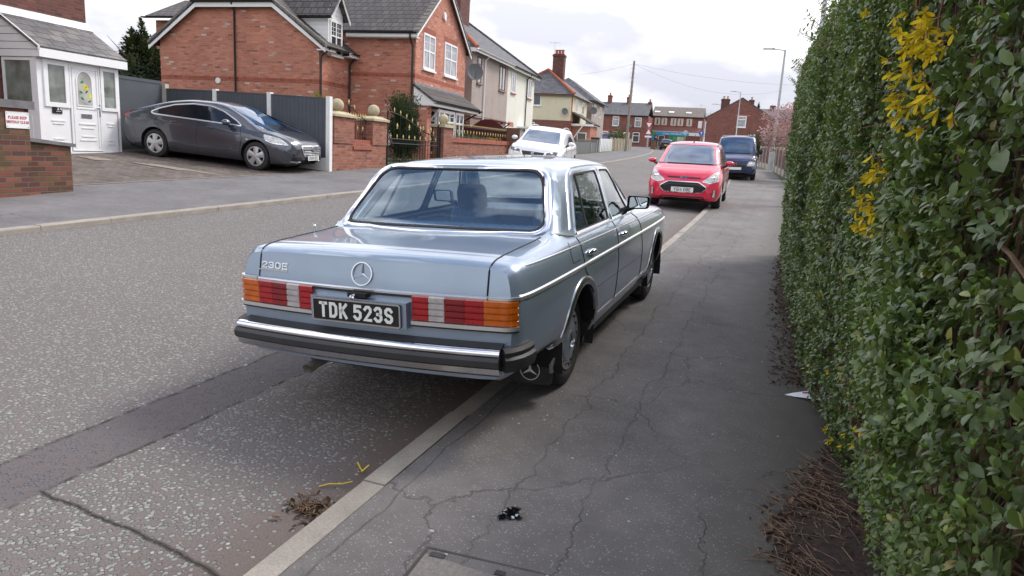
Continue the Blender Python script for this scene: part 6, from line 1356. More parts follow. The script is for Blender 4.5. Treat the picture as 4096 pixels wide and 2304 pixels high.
def place_car(root, x, y, h, wb, tr, yr):
    f = Vector((-math.sin(h), math.cos(h), 0)); r = Vector((math.cos(h), math.sin(h), 0)); c = Vector((x, y, 0))   # c: rear axle centre
    pts = {}
    for k, (a, b) in dict(rl=(0, -tr/2), rr=(0, tr/2), fl=(wb, -tr/2), fr=(wb, tr/2)).items(): p = c+f*a+r*b; pts[k] = p+Vector((0, 0, gz(p.x, p.y)))
    F = ((pts['fl']+pts['fr'])-(pts['rl']+pts['rr'])).normalized(); Rr = ((pts['fr']+pts['rr'])-(pts['fl']+pts['rl'])).normalized(); Z = Rr.cross(F).normalized(); Rr = F.cross(Z)
    mid = (pts['rl']+pts['rr']+pts['fl']+pts['fr'])/4-F*(yr+wb/2)
    root.matrix_world = Matrix(((Rr.x, F.x, Z.x, mid.x), (Rr.y, F.y, Z.y, mid.y), (Rr.z, F.z, Z.z, mid.z), (0, 0, 0, 1)))
def mk_car(name, label, st, paint, yr, wb, tr, wr, pos, h, dlo, ws, rw=None, spokes=5, warp=None, rim='alloy', grp=None, chrome_dlo=False, pillars=(), gaps=(), handles=(), handle_mat=None, low=False, glass='car_glass', arch=1.14):
    root = empty(name, label=label, cat='car' if 'van' not in name else 'van', group=grp)
    S = Shell(st, None, .05 if not low else .09, warp); L = st[-1][0]
    for yy in (yr, yr+wb): S.drop(S.cut(circ(yy, wr+.01, wr*arch, 28), (1, 2), lambda f: f.calc_center_median().z < .95 and abs(f.calc_center_median().x) > .5))
    S.build('body', paint, root)
    if ws: patch(S, ws, S.front, .004).build('windscreen', M[glass], root, smooth=True)
    if rw: patch(S, rw, S.rear, .004).build('rear_window', M[glass], root, smooth=True)
    for sx in (1, -1):
        fn = lambda y, z: S.side(y, z, sx)
        if dlo: patch(S, dlo, fn, .004).build('side_window', M['side_glass'], root, smooth=True)
        if chrome_dlo: outline(S, dlo, fn, [(-.018, -.003), (.018, -.003), (.016, .012), (0, .018), (-.016, .012)]).build('window_trim', M['bright_trim'], root, smooth=True)
        pm = MB()
        for (a, b) in pillars: q = [S.side(a[0]+(b[0]-a[0])*t, a[1]+(b[1]-a[1])*t, sx, -.006) for t in np.linspace(0, 1, 7)]; pm.sweep(q, [(-.03, -.002), (.03, -.002), (.03, .004), (-.03, .004)], ups=[(sx, 0, 0)]*7)
        if pillars: pm.build('door_pillar', M['black_plastic'], root)
        gp = MB()
        for g in gaps: gp.tube([S.side(y, z, sx, 0) for y, z in dense(g, .05, False)], .005, 4)
        if gaps: gp.build('panel_gap', M['dark_void'], root)
        for y, z in handles: p = S.side(y, z, sx); MB().sphere((p.x+sx*.012, y, z), 1, 10, 6, (.018, .10, .022)).build('door_handle', handle_mat or paint, root, smooth=True)
        for yy in (yr, yr+wb):
            wheel(root, (sx*(tr/2+.105), yy, wr), sx, wr, .21, M[rim], spokes, wr*.67)
            ll = MB(); q = circ(yy, wr+.01, wr*(arch+.005), 20, -20, 200); xo = abs(S.side(yy+wr*arch*.75, wr+.1+wr*.8, sx).x)-.02; ll.grid([[(sx*.45, y, z) for y, z in q], [(sx*xo, y, z) for y, z in q]]); ll.poly([(sx*.45, y, z) for y, z in q]); ll.build('wheel_arch_liner', M['dark_void'], root)
    MB().box(-.7, .7, .25, L-.3, .17, .34).build('underbody', M['dark_void'], root)
    place_car(root, pos[0], pos[1], h, wb, tr, yr)
    return root, S
def front_plate(root, S, z, text, off=.01, up=(0, .1, 1), x=0): p = S.front(x, z)+Vector((0, off, 0)); return plate(root, p, (-1, 0, 0), (0, -.1, 1), (0, 1, .1), text, stroke=.15)
def mirror_pair(root, S, y, z, mat, sz=(.10, .06, .065), x=.95, sides=(1, -1)):
    for sx in sides:
        m = MB().sphere((sx*x, y, z), 1, 14, 10, sz); w = m.build('wing_mirror', mat, root, smooth=True); MB().tube([(sx*(x-.04), y, z-.03), (sx*(x-.17), y+.02, z-.10)], [.03, .04], 8).build('mirror_arm', M['black_plastic'], w); MB().sphere((sx*x, y-sz[1]*.35, z), 1, 12, 8, (sz[0]*.85, sz[1]*.72, sz[2]*.85)).build('mirror_glass', M['mirror'], w, smooth=True)
def lamp_patch(root, S, poly, fn, mat, name, trim=None, inner=True):
    l = patch(S, poly, fn, .006).build(name, M[mat], root, smooth=True)
    if trim: outline(S, poly, fn, [(-.006, -.004), (.006, -.004), (.006, .008), (-.006, .008)]).build('lamp_trim', M[trim], l, smooth=True)
    if inner:
        c = (sum(p[0] for p in poly)/len(poly), sum(p[1] for p in poly)/len(poly)); p = fn(*c); n = S.tree.find_nearest(p)[1]
        q = MB().sphere(p+n*.0, .052, 14, 10, (1, .35, 1)); q.build('lamp_bowl', M['chrome'], l, smooth=True)
    return l
t_ = NT('lamp_clear'); o_ = t_.uv(True); t_.col(t_.ramp(t_.noise(o_, 16, 4), [(.3, (.34, .34, .33)), (.7, (.70, .69, .66))])); t_.set(Roughness=.12, Coat_Weight=1.0, Coat_Roughness=.02); M['lamp_clear'] = t_.m
plain('grille_black', (.012, .012, .013), .4, var=.2); plain('lamp_dark', (.10, .10, .105), .2, var=.5, scale=14, coat=.8); plain('lamp_red', (.40, .01, .015), .2, var=.15, coat=.8); plain('badge_blue', (.02, .05, .25), .3, var=.05)

def hatchback_grey():
    st = [sec(0, .42, .62, .78, .60, .55, .80, .82), sec(.05, .36, .76, .88, .72, .66, .92, .95), sec(.16, .30, .86, .95, .79, .72, 1.02, 1.06), sec(.42, .24, .91, 1.0, .82, .735, 1.085, 1.125), sec(.85, .20, .925, 1.02, .83, .69, 1.19, 1.26), sec(1.35, .19, .928, 1.005, .835, .635, 1.315, 1.395), sec(1.95, .19, .928, .985, .84, .615, 1.385, 1.475), sec(2.45, .19, .928, .968, .84, .62, 1.385, 1.485), sec(2.85, .19, .928, .955, .84, .64, 1.325, 1.425), sec(3.30, .19, .928, .94, .84, .70, 1.165, 1.25), sec(3.72, .19, .925, .925, .835, .77, .985, 1.045), sec(3.85, .19, .925, .915, .83, .775, .945, .995), sec(4.25, .20, .92, .865, .80, .72, .885, .925), sec(4.60, .22, .87, .78, .74, .62, .80, .835), sec(4.77, .26, .78, .68, .66, .52, .70, .73), sec(4.83, .34, .66, .58, .58, .42, .60, .62)]
    paint = paint_mat('graphite_paint', (.078, .082, .098), .6, .25); warp = lambda p: (p[0], p[1]-(.22*p[0]**2*max(0, (p[1]-4.2)/.6) if p[1] > 4.2 else 0)+(.12*p[0]**2*max(0, 1-p[1]/.5)), p[2])
    dlo = rpoly([(.92, 1.06), (1.12, 1.17), (1.5, 1.29), (2.0, 1.36), (2.5, 1.355), (2.85, 1.27), (3.25, 1.09), (3.42, .985), (1.05, 1.025)][::-1], .06, 3)
    gaps = [[(2.30, .95), (2.28, .6), (2.32, .28)], [(1.18, 1.0), (1.10, .85), (1.36, .62), (1.45, .32)], [(3.40, .95), (3.48, .7), (3.42, .3)], [(3.9, .90), (4.3, .83)]]
    root, S = mk_car('hatchback_car', 'dark graphite hatchback parked on the driveway with its nose to the street', st, paint, 1.11, 2.737, 1.58, .335, (-14.62, 14.02), R_(-81.5), dlo, rpoly([(-.63, 1.40), (.63, 1.40), (.74, 1.045), (-.74, 1.045)], .06, 3), rpoly([(-.55, 1.30), (.55, 1.30), (.62, 1.13), (-.62, 1.13)], .05, 3), 5, warp, chrome_dlo=True, pillars=[((2.32, 1.0), (2.25, 1.34)), ((1.35, 1.02), (1.30, 1.22))], gaps=gaps, handles=[(1.62, .90), (2.62, .875)])
    for sx in (1, -1):
        fr = lambda x, z: S.front(x, z)
        side = lambda y, z: S.side(y, z, sx)
        lamp_patch(root, S, rpoly([(4.02, .86), (4.40, .80), (4.62, .66), (4.30, .68), (4.08, .74)], .04, 3), side, 'lamp_clear', 'headlight', 'chrome', False)
        lamp_patch(root, S, rpoly([(.03, .80), (.05, .98), (.26, 1.03), (.33, .98), (.14, .82)], .03, 3), side, 'lamp_red', 'tail_light', None, False)
        patch(S, rpoly([(sx*.40, .30), (sx*.72, .30), (sx*.70, .40), (sx*.42, .40)], .03, 3), fr, .004).build('fog_recess', M['grille_black'], root); p = S.front(sx*.56, .275); MB().tube([S.front(sx*x, .285)+Vector((0, .012, 0)) for x in np.linspace(.38, .74, 8)], .012, 6).build('fog_trim', M['chrome'], root, smooth=True)
        p = S.side(3.62, .70, sx); MB().sphere((p.x, 3.62, .70), 1, 8, 6, (.015, .04, .018)).build('side_repeater', M['lamp_clear'], root)
        ld = [S.side(y, z, sx, -.002) for y, z in [(1.55, .40), (2.2, .37), (2.9, .36), (3.2, .42), (3.35, .56)]]; MB().tube(ld, .012, 5).build('door_crease', paint, root, smooth=True)
    g = rpoly([(-.40, .545), (-.33, .42), (.33, .42), (.40, .545), (.43, .655), (-.43, .655)][::-1], .05, 4); fr = lambda x, z: S.front(x, z)
    gr = patch(S, g, fr, .006).build('grille', M['grille_black'], root); outline(S, g, fr, [(-.016, -.004), (.016, -.004), (.016, .014), (-.016, .014)]).build('grille_surround', M['chrome'], gr, smooth=True)
    gb = MB()
    for z in (.46, .50, .54): gb.tube([S.front(x, z)+Vector((0, .012, 0)) for x in np.linspace(-.36, .36, 11)], .008, 6)
    gb.sweep([S.front(x, .605)+Vector((0, .012, 0)) for x in np.linspace(-.40, .40, 13)], [(-.01, -.03), (.01, -.03), (.012, .03), (-.01, .03)]); gb.build('grille_bars', M['chrome'], gr, smooth=True)
    MB().lathe([(.062, 0), (.062, .014), (.05, .018), (0, .018)], S.front(0, .60)+Vector((0, .018, 0)), 1, 20).build('emblem', M['dull_chrome'], root)
    patch(S, rpoly([(-.45, .27), (.45, .27), (.42, .345), (-.42, .345)], .03, 3), fr, .004).build('lower_intake', M['grille_black'], root); front_plate(root, S, .375, 'DS09 BXZ', .03)
    mirror_pair(root, S, 3.12, 1.04, paint, (.12, .09, .075), .99)
    MB().sphere((0, 1.05, 1.34), 1, 10, 6, (.02, .07, .035)).build('antenna', M['black_plastic'], root)
hatchback_grey()

def mpv_red():
    st = [sec(0, .36, .70, .92, .66, .60, .98, 1.02), sec(.06, .28, .80, 1.0, .76, .66, 1.12, 1.17), sec(.25, .22, .85, 1.03, .78, .64, 1.34, 1.42), sec(.6, .19, .872, 1.04, .795, .64, 1.46, 1.55), sec(1.4, .19, .875, 1.03, .80, .645, 1.50, 1.60), sec(2.1, .19, .875, 1.01, .80, .645, 1.48, 1.585), sec(2.42, .19, .875, 1.0, .80, .65, 1.43, 1.52), sec(2.8, .19, .875, .985, .80, .69, 1.24, 1.335), sec(3.25, .19, .875, .965, .795, .735, 1.015, 1.075), sec(3.38, .19, .875, .95, .79, .735, .965, 1.02), sec(3.68, .20, .868, .88, .77, .68, .895, .93), sec(3.92, .21, .83, .76, .71, .58, .775, .795), sec(4.03, .24, .76, .64, .64, .48, .66, .68), sec(4.08, .28, .66, .54, .55, .38, .56, .58)]
    paint = paint_mat('red_paint', (.66, .014, .055), .12, .25); warp = lambda p: (p[0], p[1]-(.20*p[0]**2*max(0, (p[1]-3.5)/.55) if p[1] > 3.5 else 0), p[2])
    dlo = rpoly([(.45, 1.09), (.70, 1.42), (1.4, 1.455), (2.05, 1.43), (2.45, 1.32), (2.95, 1.04), (1.5, 1.055)][::-1], .07, 3)
    root, S = mk_car('mpv_car', 'bright red compact MPV facing us, half on the pavement', st, paint, .76, 2.489, 1.50, .31, (-2.37, 20.5), R_(181.6), dlo, rpoly([(-.63, 1.485), (.63, 1.485), (.755, 1.055), (-.755, 1.055)], .09, 4), None, 5, warp, pillars=[((1.62, 1.06), (1.60, 1.44)), ((.95, 1.07), (1.0, 1.42))], gaps=[[(1.62, 1.0), (1.60, .6), (1.62, .25)], [(2.86, .98), (2.92, .7), (2.9, .25)], [(.62, .62), (2.9, .66)]], handles=[(1.30, .93), (1.85, .93)])
    fr = lambda x, z: S.front(x, z)
    outline(S, rpoly([(-.645, 1.50), (.645, 1.50), (.77, 1.04), (-.77, 1.04)], .09, 4), fr, [(-.012, -.003), (.012, -.003), (.012, .004), (-.012, .004)]).build('window_seal', M['black_plastic'], root)
    for sx in (1, -1):
        lamp_patch(root, S, rpoly([(sx*.44, .66), (sx*.62, .625), (sx*.80, .68), (sx*.775, .90), (sx*.70, .87)], .03, 3), fr, 'lamp_clear', 'headlight', 'dull_chrome')
        lamp_patch(root, S, rpoly([(sx*.685, .30), (sx*.755, .31), (sx*.75, .49), (sx*.705, .48)], .02, 3), fr, 'lamp_clear', 'fog_lamp', 'black_plastic', False)
        MB().sweep([S.top(sx*.60, y, -.002) for y in np.linspace(.5, 2.38, 14)], [(-.022, -.004), (.022, -.004), (.022, .006), (-.022, .006)]).build('roof_strip', M['black_plastic'], root)
    g = rpoly([(-.56, .52), (-.44, .40), (.44, .40), (.56, .52), (.36, .645), (-.36, .645)][::-1], .05, 4); gr = patch(S, g, fr, .005).build('grille', M['grille_black'], root); outline(S, g, fr, [(-.010, -.004), (.010, -.004), (.010, .012), (-.010, .012)]).build('grille_surround', M['dull_chrome'], gr, smooth=True)
    gb = MB()
    for z in (.57, .615): gb.tube([S.front(x, z)+Vector((0, .006, 0)) for x in np.linspace(-.38, .38, 9)], .010, 5)
    gb.build('grille_bars', M['black_plastic'], gr)
    patch(S, rpoly([(-.54, .245), (.54, .245), (.50, .315), (-.50, .315)], .03, 3), fr, .004).build('lower_intake', M['grille_black'], root); patch(S, rpoly([(-.36, .725), (.36, .725), (.42, .760), (-.42, .760)], .015, 3), fr, .003).build('upper_intake', M['grille_black'], root)
    c = S.front(0, .748)+Vector((0, .012, .0)); MB().prism([c+Vector((.085*math.cos(a), 0, .036*math.sin(a))) for a in np.linspace(0, 6.283, 25)[:-1]], (0, .012, 0)).build('emblem', M['chrome'], root); MB().prism([c+Vector((.070*math.cos(a), .0125, .027*math.sin(a))) for a in np.linspace(0, 6.283, 25)[:-1]], (0, .003, 0)).build('emblem_field', M['badge_blue'], root)
    em = MB(); s_ = [c+Vector((x, .017, z)) for x, z in [(.05, -.005), (.03, .012), (.015, -.012), (0, .010), (-.015, -.010), (-.03, .010), (-.05, -.004)]]; em.tube(s_, .004, 5); em.build('emblem_script', M['chrome'], root)
    front_plate(root, S, .465, 'YG14 OBE', .03); mirror_pair(root, S, 2.72, 1.085, paint, (.105, .075, .060), .96)
    MB().tube([(0, 2.25, 1.565), (0, 2.20, 1.62), (0, 2.10, 1.78)], [.018, .008, .004], 6).build('antenna', M['black_plastic'], root, smooth=True)
    MB().tube([S.front(x, 1.06+.0)+Vector((0, .02, .0)) for x in np.linspace(-.60, .50, 10)], .010, 5).build('wiper', M['black_plastic'], root)
    pp = MB().box(.30, .56, 2.47, 2.472, 1.40, 1.44)
mpv_red()

def van_blue():
    st = [sec(0, .40, .78, 1.0, .76, .70, 1.60, 1.70), sec(.08, .32, .86, 1.05, .84, .74, 1.76, 1.86), sec(.5, .26, .895, 1.06, .87, .76, 1.83, 1.95), sec(2.8, .26, .895, 1.06, .87, .76, 1.83, 1.96), sec(3.25, .26, .895, 1.06, .87, .76, 1.80, 1.92), sec(3.5, .26, .895, 1.06, .865, .77, 1.66, 1.76), sec(4.05, .26, .89, 1.05, .86, .80, 1.18, 1.25), sec(4.2, .26, .885, 1.02, .84, .78, 1.07, 1.13), sec(4.55, .28, .85, .88, .80, .70, .90, .94), sec(4.68, .30, .80, .78, .75, .62, .80, .82), sec(4.75, .36, .74, .66, .68, .5, .67, .69)]
    paint = paint_mat('van_blue_paint', (.018, .030, .10), .35, .25); warp = lambda p: (p[0], p[1]-(.16*p[0]**2*max(0, (p[1]-3.9)/.8) if p[1] > 3.9 else 0), p[2])
    dlo = rpoly([(.35, 1.16), (.40, 1.66), (3.10, 1.66), (3.42, 1.48), (3.78, 1.12)][::-1], .07, 3)
    root, S = mk_car('parked_van', 'dark blue van with painted roof highlight and side reflections, parked on the right pavement', st, paint, .93, 2.985, 1.52, .325, (-2.33, 36.4), R_(183.0), dlo, rpoly([(-.70, 1.74), (.70, 1.74), (.80, 1.19), (-.80, 1.19)], .09, 4), None, 6, warp, pillars=[((2.55, 1.1), (2.55, 1.66))], gaps=[[(2.55, 1.05), (2.55, .3)], [(3.7, 1.05), (3.75, .4)]], handles=[(2.75, .98)], rim='dull_chrome')
    fr = lambda x, z: S.front(x, z)
    for sx in (1, -1):
        lamp_patch(root, S, rpoly([(sx*.46, .62), (sx*.80, .64), (sx*.83, .82), (sx*.56, .85)], .04, 3), fr, 'lamp_clear', 'headlight', 'black_plastic')
        sd = MB(); sd.sweep([S.side(y, .80, sx, -.003) for y in np.linspace(.5, 3.55, 20)], [(-.20, -.006), (.20, -.006), (.20, .004), (-.20, .004)], ups=[(sx, 0, 0)]*20); sd.build('side_panel', M['van_side_sheen'], root)  # silver strip: reflection on the blue side painted on
    g = rpoly([(-.42, .62), (.42, .62), (.50, .80), (-.50, .80)], .03, 3); patch(S, g, fr, .005).build('grille', M['grille_black'], root)
    c = S.front(0, .72)+Vector((0, .02, 0)); m = MB()
    for rx, rz in ((.085, .058), (.03, .055)): m.sweep([c+Vector((rx*math.cos(a), 0, rz*math.sin(a))) for a in np.linspace(0, 6.283, 25)[:-1]], [(-.006, -.004), (.006, -.004), (.006, .006), (-.006, .006)], up=(0, 1, 0), closed=True)
    m.sweep([c+Vector((.055*math.cos(a), 0, .022+.026*math.sin(a))) for a in np.linspace(0, 6.283, 25)[:-1]], [(-.006, -.004), (.006, -.004), (.006, .006), (-.006, .006)], up=(0, 1, 0), closed=True); m.build('emblem', M['chrome'], root)
    patch(S, rpoly([(-.55, .40), (.55, .40), (.55, .47), (-.55, .47)], .02, 3), fr, .004).build('lower_intake', M['grille_black'], root); front_plate(root, S, .53, '', .02)
    mirror_pair(root, S, 3.62, 1.25, M['black_plastic'], (.09, .07, .12), 1.02); MB().box(-.68, .68, 1.0, 3.0, 1.945, 1.965).build('roof_highlight', M['white_paint'], root)  # white sheet on the blue roof: its sky highlight painted on
    MB().tube([S.front(x, 1.20)+Vector((0, .02, 0)) for x in np.linspace(-.6, .6, 10)], .012, 5).build('wiper', M['black_plastic'], root)
paint_mat('van_side_sheen', (.34, .34, .36), .6, .3)
van_blue()

def suv_white():
    st = [sec(0, .45, .74, .95, .72, .64, 1.02, 1.06), sec(.08, .36, .84, 1.02, .80, .67, 1.18, 1.24), sec(.4, .30, .90, 1.06, .83, .66, 1.40, 1.48), sec(.9, .26, .92, 1.06, .84, .66, 1.50, 1.58), sec(1.7, .26, .92, 1.04, .84, .665, 1.52, 1.605), sec(2.2, .26, .92, 1.02, .84, .665, 1.49, 1.585), sec(2.55, .26, .92, 1.01, .84, .68, 1.40, 1.49), sec(2.95, .26, .92, 1.0, .84, .72, 1.20, 1.285), sec(3.35, .26, .92, .985, .835, .77, 1.03, 1.09), sec(3.46, .26, .92, .975, .83, .77, 1.0, 1.05), sec(3.95, .28, .905, .93, .80, .72, .95, .985), sec(4.22, .30, .86, .86, .75, .64, .88, .91), sec(4.33, .34, .78, .74, .68, .54, .76, .78), sec(4.36, .40, .70, .62, .60, .42, .64, .66)]
    paint = paint_mat('white_car_paint', (.78, .78, .78), 0, .25); warp = lambda p: (p[0], p[1]-(.16*p[0]**2*max(0, (p[1]-3.8)/.5) if p[1] > 3.8 else 0), p[2])
    dlo = rpoly([(.45, 1.14), (.85, 1.40), (1.5, 1.46), (2.15, 1.44), (2.6, 1.30), (3.05, 1.07), (1.6, 1.08)][::-1], .06, 3)
    root, S = mk_car('suv_car', 'white SUV with silver roof rails facing us on the left pavement', st, paint, .85, 2.63, 1.58, .34, (-8.36, 25.35), R_(188.5), dlo, rpoly([(-.65, 1.45), (.65, 1.45), (.785, 1.075), (-.785, 1.075)], .07, 4), None, 5, warp, pillars=[((1.75, 1.08), (1.72, 1.45)), ((1.0, 1.10), (1.02, 1.40))], gaps=[[(1.75, 1.0), (1.72, .35)], [(2.9, 1.0), (2.95, .35)], [(.7, .93), (3.9, .84)]], handles=[(1.5, .93), (2.1, .93)])
    fr = lambda x, z: S.front(x, z)
    for sx in (1, -1):
        lamp_patch(root, S, rpoly([(sx*.42, .70), (sx*.76, .74), (sx*.80, .86), (sx*.44, .80)], .03, 3), fr, 'lamp_dark', 'headlight', 'chrome')
        MB().tube([S.top(sx*.57, .75)+Vector((0, 0, .005))]+[S.top(sx*.57, y)+Vector((0, 0, .05)) for y in np.linspace(.9, 2.05, 8)]+[S.top(sx*.57, 2.2)+Vector((0, 0, .005))], .016, 8).build('roof_rail', M['dull_chrome'], root, smooth=True)
    g = rpoly([(-.32, .60), (.32, .60), (.40, .78), (-.40, .78)], .03, 3); gr = patch(S, g, fr, .005).build('grille', M['grille_black'], root); outline(S, g, fr, [(-.010, -.004), (.010, -.004), (.010, .012), (-.010, .012)]).build('grille_surround', M['chrome'], gr, smooth=True)
    c = S.front(0, .70)+Vector((0, .02, 0)); MB().tube([c+Vector(p) for p in [(-.05, 0, .045), (.045, 0, .045), (.05, 0, .01), (-.045, 0, -.005), (-.05, 0, -.045), (.05, 0, -.045)]], .012, 6).build('emblem', M['chrome'], root)
    patch(S, rpoly([(-.55, .38), (.55, .38), (.50, .46), (-.50, .46)], .02, 3), fr, .004).build('lower_intake', M['grille_black'], root)
    mirror_pair(root, S, 2.80, 1.12, paint, (.11, .08, .075), 1.0); MB().sphere((0, 2.58, 1.33), 1, 8, 6, (.03, .02, .05)).build('dash_ornament', M['lamp_red'], root)
suv_white()

def far_cars():
    st = [sec(0, .36, .74, .92, .70, .62, 1.0, 1.04), sec(.07, .26, .82, 1.0, .78, .66, 1.2, 1.26), sec(.35, .2, .86, 1.03, .8, .64, 1.40, 1.49), sec(1.4, .2, .87, 1.02, .8, .64, 1.46, 1.56), sec(2.3, .2, .87, 1.0, .8, .65, 1.40, 1.50), sec(3.15, .2, .87, .96, .79, .73, 1.0, 1.05), sec(3.8, .22, .83, .82, .73, .62, .84, .87), sec(4.0, .28, .70, .62, .6, .45, .64, .66)]
    dlo = rpoly([(.4, 1.09), (.7, 1.38), (2.2, 1.38), (2.85, 1.05)][::-1], .06, 3)
    for nm, lab, c, pos, h, back in (('people_carrier', 'dark people carrier with yellow rear plate at the far junction', (.015, .014, .016), (hw(2.3, 86.0).x, hw(2.3, 86.0).y), R_(6), True), ('estate_car', 'dark estate car behind the red MPV at the far junction', (.03, .035, .045), (hw(3.9, 91).x, hw(3.9, 91).y), R_(20), True), ('hatchback_car', 'small purple blue car parked before the red terraced house', (.05, .04, .14), (hw(-3.3, 75).x, hw(-3.3, 75).y), R_(110), False)):
        root, S = mk_car(nm, lab, st, paint_mat(nm+'_paint_'+lab[:4], c, .3, .25), .8, 2.45, 1.48, .31, pos, h, dlo, rpoly([(-.6, 1.40), (.6, 1.40), (.72, 1.07), (-.72, 1.07)], .06, 3), rpoly([(-.58, 1.38), (.58, 1.38), (.68, 1.05), (-.68, 1.05)], .06, 3), 5, None, low=True)
        for sx in (1, -1):
            lamp_patch(root, S, [(sx*.66, .70), (sx*.80, .72), (sx*.76, 1.22), (sx*.68, 1.20)], S.rear, 'lamp_red', 'tail_light', None, False); lamp_patch(root, S, [(sx*.45, .62), (sx*.72, .64), (sx*.70, .76), (sx*.48, .74)], S.front, 'lamp_clear', 'headlight', None, False)
        p = S.rear(0, .72)+Vector((0, -.01, 0)); MB().box(-.26, .26, p.y-.01, p.y, .66, .78).build('number_plate', M['plate_yellow'], root)
far_cars()
# ------------------------------------------------------------------ plants
rng = np.random.default_rng(5)
def leaf_mat(name, cols, rough=.42, trans=.25, spec=.45):
    t = NT(name); at = t.n('Attribute', attribute_name='tone'); c = t.ramp(at.outputs['Fac'], cols)
    t.col(c); t.set(Roughness=rough); t.b.inputs['Specular IOR Level'].default_value = spec
    tl = t.n('BsdfTranslucent'); mx = t.n('MixShader'); mx.inputs[0].default_value = trans; t.l(t.mix(.5, c, (.25, .35, .05)), tl.inputs[0]); t.l(t.b.outputs[0], mx.inputs[1]); t.l(tl.outputs[0], mx.inputs[2]); t.l(mx.outputs[0], t.out.inputs[0])
    M[name] = t.m
leaf_mat('privet_leaf', [(0, (.040, .066, .026)), (.35, (.072, .115, .036)), (.65, (.110, .160, .040)), (.85, (.14, .20, .05)), (.95, (.25, .27, .06)), (1, (.32, .27, .09))], .36, .22, .5)
leaf_mat('bud_leaf', [(0, (.09, .18, .03)), (1, (.20, .30, .05))], .4, .3)
leaf_mat('yellow_petal', [(0, (.62, .42, .01)), (1, (.85, .64, .02))], .5, .3, .2)
leaf_mat('conifer_leaf', [(0, (.012, .024, .010)), (.5, (.028, .048, .018)), (1, (.06, .085, .028))], .6, .1, .3)
leaf_mat('lime_leaf', [(0, (.10, .13, .015)), (1, (.26, .28, .03))], .6, .15, .3); leaf_mat('olive_leaf', [(0, (.045, .055, .018)), (1, (.13, .14, .045))], .6, .15, .3); leaf_mat('russet_leaf', [(0, (.07, .035, .02)), (1, (.17, .10, .05))], .6, .15, .3)
leaf_mat('blossom_petal', [(0, (.42, .22, .26)), (.6, (.62, .38, .42)), (1, (.78, .58, .60))], .6, .3, .2)
leaf_mat('twig_haze', [(0, (.22, .20, .20)), (1, (.36, .33, .32))], .9, .2, .1)
plain('twig_brown', (.19, .125, .08), .8, var=.3, scale=30); plain('twig_red', (.17, .07, .045), .7, var=.3, scale=30); plain('dead_leaf', (.10, .06, .04), .9, var=.5, scale=30); plain('straw', (.20, .13, .085), .9, var=.5, scale=40)
def frames(N_):                           # random tangent frame for each direction
    N_ = N_/np.linalg.norm(N_, axis=1)[:, None]; r = rng.normal(size=N_.shape); T = np.cross(N_, r); T /= np.linalg.norm(T, axis=1)[:, None]; return N_, T, np.cross(N_, T)
def leaves(name, mat, P, Nrm, T, L, W, tone, parent, origin, fold=.25, bend=.2, shape='leaf'):
    """P base points, T growing direction, Nrm face normal; each leaf is a folded blade of six faces"""
    n = len(P); T = T/np.linalg.norm(T, axis=1)[:, None]; B = np.cross(Nrm, T); B /= np.linalg.norm(B, axis=1)[:, None]; Nn = np.cross(T, B)
    if shape == 'leaf': prof = [(0, 0, 0), (.22, .36, 0), (.52, .5, -.15), (.82, .33, -.55), (1, 0, -1)]
    else: prof = [(0, .10, 0), (.45, .42, 0), (.8, .5, -.3), (1, .2, -1)]
    rows = []
    for t, w, b in prof:
        c = P+T*(t*L)[:, None]+Nn*(b*bend*L)[:, None]
        if w == 0: rows.append([c])
        else: rows.append([c-B*(w*W)[:, None]+Nn*(fold*w*W)[:, None], c, c+B*(w*W)[:, None]+Nn*(fold*w*W)[:, None]])
    cols = [q for r in rows for q in r]; k = len(cols); V = np.stack(cols, 1).reshape(-1, 3)-np.array(origin)
    if shape == 'leaf': F = [(0, 2, 1), (0, 3, 2), (1, 2, 5, 4), (2, 3, 6, 5), (4, 5, 8, 7), (5, 6, 9, 8), (7, 8, 10), (8, 9, 10)]
    else: F = [(0, 1, 4, 3), (1, 2, 5, 4), (3, 4, 7, 6), (4, 5, 8, 7), (6, 7, 10, 9), (7, 8, 11, 10)]
    base = (np.arange(n)*k)
    lt = np.array([len(f) for f in F]); idx = np.concatenate([np.array(f) for f in F]); loops = (base[:, None]+idx[None]).ravel(); lts = np.tile(lt, n); ls = np.concatenate([[0], np.cumsum(lts)[:-1]])
    me = bpy.data.meshes.new(name); me.vertices.add(len(V)); me.vertices.foreach_set('co', V.astype(np.float32).ravel()); me.loops.add(len(loops)); me.loops.foreach_set('vertex_index', loops.astype(np.int32)); me.polygons.add(len(lts)); me.polygons.foreach_set('loop_start', ls.astype(np.int32)); me.polygons.foreach_set('loop_total', lts.astype(np.int32)); me.update(calc_edges=True)
    me.polygons.foreach_set('use_smooth', [True]*len(lts)); at = me.attributes.new('tone', 'FLOAT', 'POINT'); at.data.foreach_set('value', np.repeat(tone, k).astype(np.float32))
    me.materials.append(M[mat]); o = bpy.data.objects.new(name, me); COL.objects.link(o); o.parent = parent; return o
def vnoise(p, s, seed=0):                 # cheap smooth noise from sines
    r = np.random.default_rng(seed); v = 0
    for k in range(5): d = r.normal(size=3); d /= np.linalg.norm(d); v = v+np.sin((p@d)*s*(1+.6*k)+r.uniform(0, 6.28))/(1+.5*k)
    return v/2.2
HEND = 11.2
